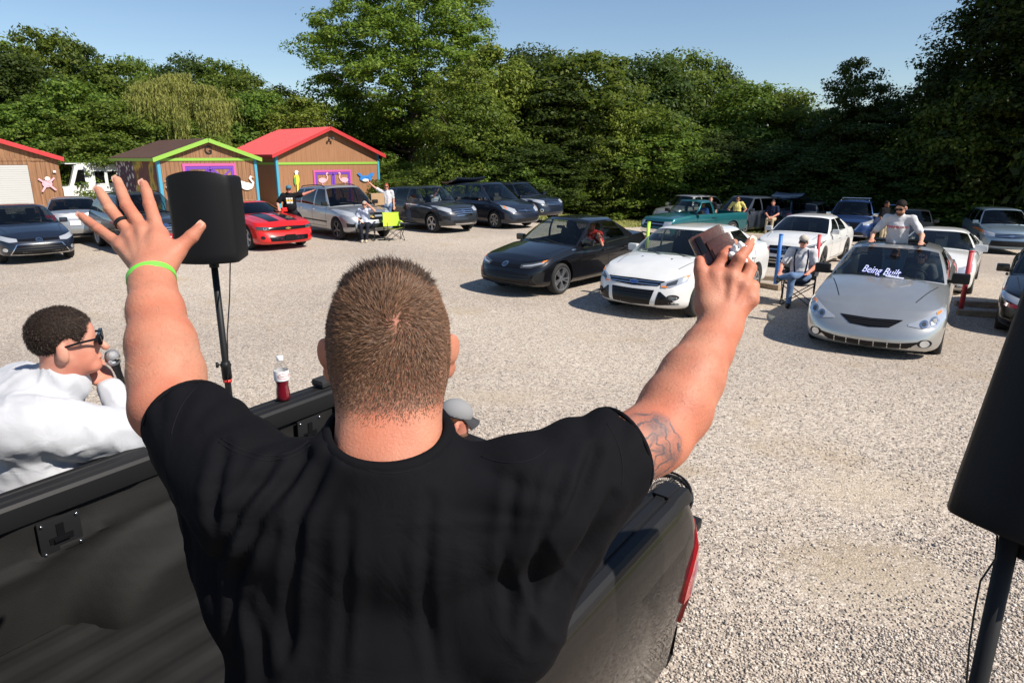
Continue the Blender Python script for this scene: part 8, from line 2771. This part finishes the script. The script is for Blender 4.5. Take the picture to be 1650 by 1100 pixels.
    if cap is not None:
        Cf = Field(C - .25, C + .25, .008)
        Cf.ell(hd(0, -.008, .045), (.086, .104, .085), Rm, 0); Cf.half(hd(0, 0, .032), -hu + hf * -.12)
        V, Q = Cf.mesh(); co = mesh_np('cap', V, Q, cap, t)
        rows = []
        for k in range(5):
            rows.append([tuple(hd(.078 * math.sin(a) * (1 - .04 * k), .085 * math.cos(a) * .9 + .018 * k + .0, .040 - .006 * k - .010 * abs(math.sin(a)) ** 2 * k)) for a in np.linspace(-1.25, 1.25, 11)])
        MB().sheet(rows).sheet([[(p[0], p[1], p[2] - .004) for p in r_] for r_ in rows[::-1]]).build('cap_brim', MATS.get('brim_dark') or mat('brim_dark', (.03, .03, .035), .8), co, smooth=True)
    if glasses:
        b = MB()
        for s in (1, -1):
            b.box((0, 0, 0), (.052, .006, .036), basis(hd(s * .034, .102, .000), hr, hf, hu), bevel=.008)
            b.tube([tuple(hd(s * .062, .098, .006)), tuple(hd(s * .080, .05, .006)), tuple(hd(s * .080, -.01, -.004))], .004, 5)
        b.box((0, 0, 0), (.02, .005, .008), basis(hd(0, .106, .006), hr, hf, hu))
        b.build('sunglasses', M_GLOSSB, t)
    return t, T, J
def dirv(t_rz, world_dir):
    c, s = math.cos(-t_rz), math.sin(-t_rz)
    return (world_dir[0] * c - world_dir[1] * s, world_dir[0] * s + world_dir[1] * c, world_dir[2] if len(world_dir) > 2 else 0)
C_WHITE = cloth_mat('white_cotton', (.46, .47, .50), .9, wr=(16, .4, .010)); C_WHITE2 = cloth_mat('white_tee', (.55, .55, .57), .9); C_BLACKT = cloth_mat('black_tee', (.012, .012, .014)); C_RED = cloth_mat('red_tee', (.55, .025, .02))
C_YEL = cloth_mat('yellow_polo', (.58, .50, .16)); C_KHAKI = cloth_mat('khaki', (.42, .34, .22)); C_JEAN = cloth_mat('blue_jeans', (.10, .17, .30)); C_DARK = cloth_mat('dark_trousers', (.02, .022, .03))
C_NAVY = cloth_mat('navy_top', (.015, .02, .045)); C_PALE = cloth_mat('pale_blue_top', (.50, .54, .66)); C_GREYT = cloth_mat('grey_tee', (.10, .105, .115)); C_BLUE = cloth_mat('blue_top', (.03, .12, .45))
CAP_GREY = mat('cap_grey', (.22, .22, .225), .85); CAP_TEAL = mat('cap_teal', (.05, .16, .22), .85); CAP_TAN = mat('cap_tan', (.45, .40, .33), .85)

# 1 big man in white with the microphone, standing left of the truck
hp = at(106, 550, 2.62)
d = Vector((.80, .60, 0)).normalized()
rz = face_rz(d.x, d.y)
gx = tw(.92, 1.30, 0)
sc = (hp.z - gz(gx.x, gx.y)) / 1.63
mic = at(190, 598, 2.78)
t1, T1, J1 = figure('heavy man in white long sleeved shirt and sunglasses holding a microphone beside the truck', (gx.x, gx.y, gz(gx.x, gx.y)), rz, STAND, C_WHITE, C_DARK, 'rosy', 'long', (.020, .013, .010), 'short', None, True, sc, 1.42,
                    over=dict(shL=(-.22, .0, 1.40), shR=(.20, -.02, 1.40), elL=(-.36, .06, 1.16)), world=dict(head=tuple(hp), neck=tuple(hp * .75 + gx * .25 + Vector((0, 0, (gz(gx.x, gx.y) + 1.49 * sc) - (hp.z * .75 + gx.z * .25)))), wrR=tuple(mic - Vector((.03, .03, .055))), elR=tuple(at(232, 700, 2.72))), headdir=dirv(rz, (.88, .47, .06)), vox=.009)
def microphone():
    t = empty('microphone', mic, 0, 'handheld microphone with grey mesh head held by the man in white', 'microphone')
    ax = (at(183, 567, 2.72) - at(200, 610, 2.80)).normalized()
    e1 = ax.orthogonal().normalized(); e2 = ax.cross(e1)
    M = basis((0, 0, 0), e1, e2, ax)
    MB().lathe([(.010, -.12), (.0115, -.10), (.0135, .0), (.018, .035), (.022, .045)], 18, M).build('handle', M_TRIM, t, smooth=True)
    MB().lathe([(.024, .045), (.0275, .055), (.0285, .068), (.0275, .080), (.022, .095), (.010, .103)], 20, M).build('mesh_head', mat('mic_mesh', (.33, .33, .34), .45, .6, bump=(700, .9, .002)), t, smooth=True)
    MB().lathe([(.0285, .060), (.0295, .064), (.0295, .072), (.0285, .076)], 20, M, cap=False).build('mesh_band', M_CHROME, t, smooth=True)
    c = [M @ Vector((0, 0, -.12)), M @ Vector((0, .0, -.18)), M @ Vector((.02, .02, -.35)), Vector((0.1, -.1, -.7)), Vector((.15, -.15, -1.1))]
    MB().tube(c, .0032, 6).build('cable', M_TRIM, t, smooth=True)
microphone()

# 2 seated man in grey cap behind the tailgate
d = Vector((.93, .36, 0)); rz = face_rz(d.x, d.y)
hp = at(734, 676, 4.05)
figure('bearded man in a grey and black cap sitting behind the dropped tailgate', (Q_CAP.x, Q_CAP.y, Q_CAP.z), rz, SIT, C_GREYT, C_JEAN, 'rosy', hair=(.09, .04, .02), cap=CAP_GREY, beard=(.12, .05, .025), scale=1.0,
       world=dict(head=tuple(hp), neck=tuple(hp - Vector((0, 0, .15)) - d * .02)), headdir=dirv(rz, (.95, .25, -.25)), over={})

# 3 man in black tee by the red coupe
p = on_ground(472, 388)
rz = face_rz(.30, -.95)
tt, T3, J3 = figure('man in black t-shirt and teal cap reaching out one arm behind the red coupe', p, rz, STAND, C_BLACKT, C_DARK, 'rosy', cap=CAP_TEAL, glasses=True, scale=1.06, build=1.18,
                    over=dict(elL=(-.44, .02, 1.46), wrL=(-.68, .05, 1.55), elR=(.36, .05, 1.18), wrR=(.34, .22, 1.05)))
def chest_print(t, T, J, lines, m, size, y=.19, z=1.30, dz=.075):
    for i, (s, mm) in enumerate(lines):
        me = text_mesh(s, size, .002, bold=.003); me.materials.clear()
        o = link_mesh('shirt_print', me, mm or m, t)
        o.rotation_euler = (math.pi / 2, 0, math.pi); o.location = (0, y, z - dz * i)
M_PRW = mat('print_white', (.75, .75, .72), .7); M_PRY = mat('print_yellow', (.70, .50, .06), .7); M_PRR = mat('print_red', (.55, .03, .04), .7)

# 4 woman in the folding chair
rz = face_rz(.1, -1)
figure('grey haired woman in pale blue top sitting in a folding chair and shading her eyes', Q_WOMAN, rz, SIT, C_PALE, C_DARK, 'fair', hair=(.40, .38, .36), glasses=True, scale=1.0,
       over=dict(elL=(-.34, .08, 1.02), wrL=(-.14, .10, 1.22), wrR=(.12, .12, .66), anL=(-.06, .42, .08), anR=(.08, .40, .08)), shoes=mat('shoe_tan', (.5, .42, .3), .8))
# 5 red haired woman waving
p = at(624, 330, 26.5); p.z = gz(p.x, p.y)
rz = face_rz(.15, -1)
figure('red haired woman in white top waving one arm behind the silver crossover', p, rz, STAND, C_WHITE2, C_JEAN, 'fair', hair=(.28, .07, .025), hairstyle='long', glasses=True, scale=1.02,
       over=dict(elR=(.42, .06, 1.58), wrR=(.62, .08, 1.76)), world={})
q = at(607, 321, 25.2)
o = MB().box((0, 0, 0), (.5, .3, .42), bevel=.01).build('cardboard_box', mat('cardboard', (.42, .27, .15), .9), None); o.location = (q.x, q.y, q.z); o.rotation_euler = (0, 0, .5); tag(o, 'brown cardboard box on the bonnet side of the silver crossover', 'box')
# 6 people in the cars
def in_car(c, y, x, label, shirt, skin='fair', hair=(.04, .025, .02), **kw):
    M = c.root.matrix_basis
    M = Matrix.Translation(c.root.location) @ Matrix.Rotation(c.root.rotation_euler[2], 4, 'Z')
    loc = M @ Vector((x, y, kw.pop('zoff', .12)))
    return figure(label, loc, c.root.rotation_euler[2] - math.pi / 2, SIT, shirt, C_DARK, skin, hair=hair, vox=.016, **kw)
in_car(CAR_BLACK, .40, -.28, 'person in red t-shirt leaning at the open window of the black saloon', C_RED, over=dict(elL=(-.42, .10, .80), wrL=(-.44, .22, .95)), zoff=.08)
in_car(CAR_SILVER, .38, -.25, 'driver in grey behind the wheel of the silver coupe', C_GREYT, glasses=True, scale=.93, zoff=.10)
in_car(CAR_SANTA, .38, .02, 'driver waving inside the dark crossover', C_PALE, over=dict(elR=(.3, .2, .95), wrR=(.22, .32, 1.15)), zoff=.28)
in_car(CAR_SIENNA, -.40, .35, 'passenger at the open window of the navy minivan', C_NAVY, 'rosy', zoff=.30)
in_car(CAR_TEAL, .35, -.05, 'driver in bright blue inside the teal pickup', C_BLUE, zoff=.22)
# 7 man in yellow polo
p = at(1187, 345, 30.5); p.z = gz(p.x, p.y)
figure('man in yellow polo shirt standing with hands on hips before the minivan', p, face_rz(-.25, -1), STAND, C_YEL, C_DARK, 'tan', glasses=True, scale=1.02, over=dict(elL=(-.38, -.04, 1.18), wrL=(-.22, .06, 1.0), elR=(.38, -.04, 1.18), wrR=(.22, .06, 1.0)))
# 8 sitter in the raised tailgate
p = at(1243, 350, 29.5); p.z = .34 + gz(p.x, p.y)
figure('person in navy top sitting on the sill of the raised tailgate', p, face_rz(-.5, -.86), SIT, C_NAVY, C_KHAKI, 'rosy', over=dict(wrL=(-.06, .30, .60), wrR=(.06, .30, .60), anL=(-.12, .42, -.24), anR=(.12, .42, -.24)))
# 9 head beside the pale off-roader
p = at(1143, 350, 29.5); p.z = gz(p.x, p.y)
figure('bare armed person behind the cab of the teal pickup', p, face_rz(-.2, -1), STAND, C_BLACKT, C_DARK, 'fair', hair=(.12, .06, .03))
# 10 man by the open blue door
p = at(1424, 360, 27.0); p.z = gz(p.x, p.y)
rz = face_rz(.55, -.83)
t10, _, _ = figure('man in black t-shirt and khaki trousers beside the open blue car door', p, rz, STAND, C_BLACKT, C_KHAKI, 'dark', hair=(.012, .01, .009), scale=1.04, build=1.08)
# 11 man in the sunroof
Ms = Matrix.Translation(CAR_SILVER.root.location) @ Matrix.Rotation(CAR_SILVER.root.rotation_euler[2], 4, 'Z')
rl = Ms @ Vector((-.34, -.02, .40))
rz = CAR_SILVER.root.rotation_euler[2] - math.pi / 2
def on_roof(x, y):
    loc_, _, _ = CAR_SILVER.hit('top', x, y)
    return Ms @ (loc_ + Vector((0, 0, .03)))
wl_, wr_ = on_roof(-.05, .36), on_roof(-.05, -.36)
t11, T11, J11 = figure('dark haired man in white t-shirt and sunglasses standing up through the sunroof', rl, rz, STAND, C_WHITE2, C_JEAN, 'fair', hair=(.012, .009, .008), glasses=True, beard=(.02, .013, .01), scale=1.0, build=.95, vox=.010, legs=True,
                       world=dict(wrL=tuple(wl_ + Vector((.02, .05, .05))), wrR=tuple(wr_ + Vector((.02, .05, .05)))), over=dict(elL=(-.36, .05, 1.17), elR=(.36, .05, 1.17), head=(0, .05, 1.62)), headdir=(.25, .9, -.35))
chest_print(t11, T11, J11, [('THANK GOD', None)], M_PRR, .052, .165, 1.30)
for m_, zc, h_, ws in ((M_PRW, 1.345, .055, (.07, .05, .06)), (M_PRY, 1.285, .05, (.04, .08, .06)), (M_PRW, 1.225, .06, (.08, .10))):
    b, x = MB(), -sum(ws) / 2 - .01
    for w_ in ws:
        b.box((x + w_ / 2, .207, zc), (w_ * .92, .004, h_)); x += w_ + .01
    b.build('shirt_print', m_, tt)
# 12 seated man with cap and camera straps
rz = face_rz(-.45, -.9)
t12, _, _ = figure('man in white shirt, jeans and tan cap sitting cross legged by the blue post', Q_SEAT, rz, SIT, C_WHITE2, C_JEAN, 'rosy', hair=(.3, .28, .26), cap=CAP_TAN, glasses=True, scale=1.02, build=1.15,
       over=dict(knL=(.10, .42, .62), anL=(.34, .38, .55), elR=(.34, -.02, .74), wrR=(.34, .20, .64), wrL=(-.16, .22, .66)))
for s in (1, -1):
    MB().tube([(s * .10, -.07, 1.06), (s * .12, .035, .95), (s * .115, .05, .80), (s * .09, .04, .62)], .016, 6).build('strap', C_NAVY, t12, smooth=True)
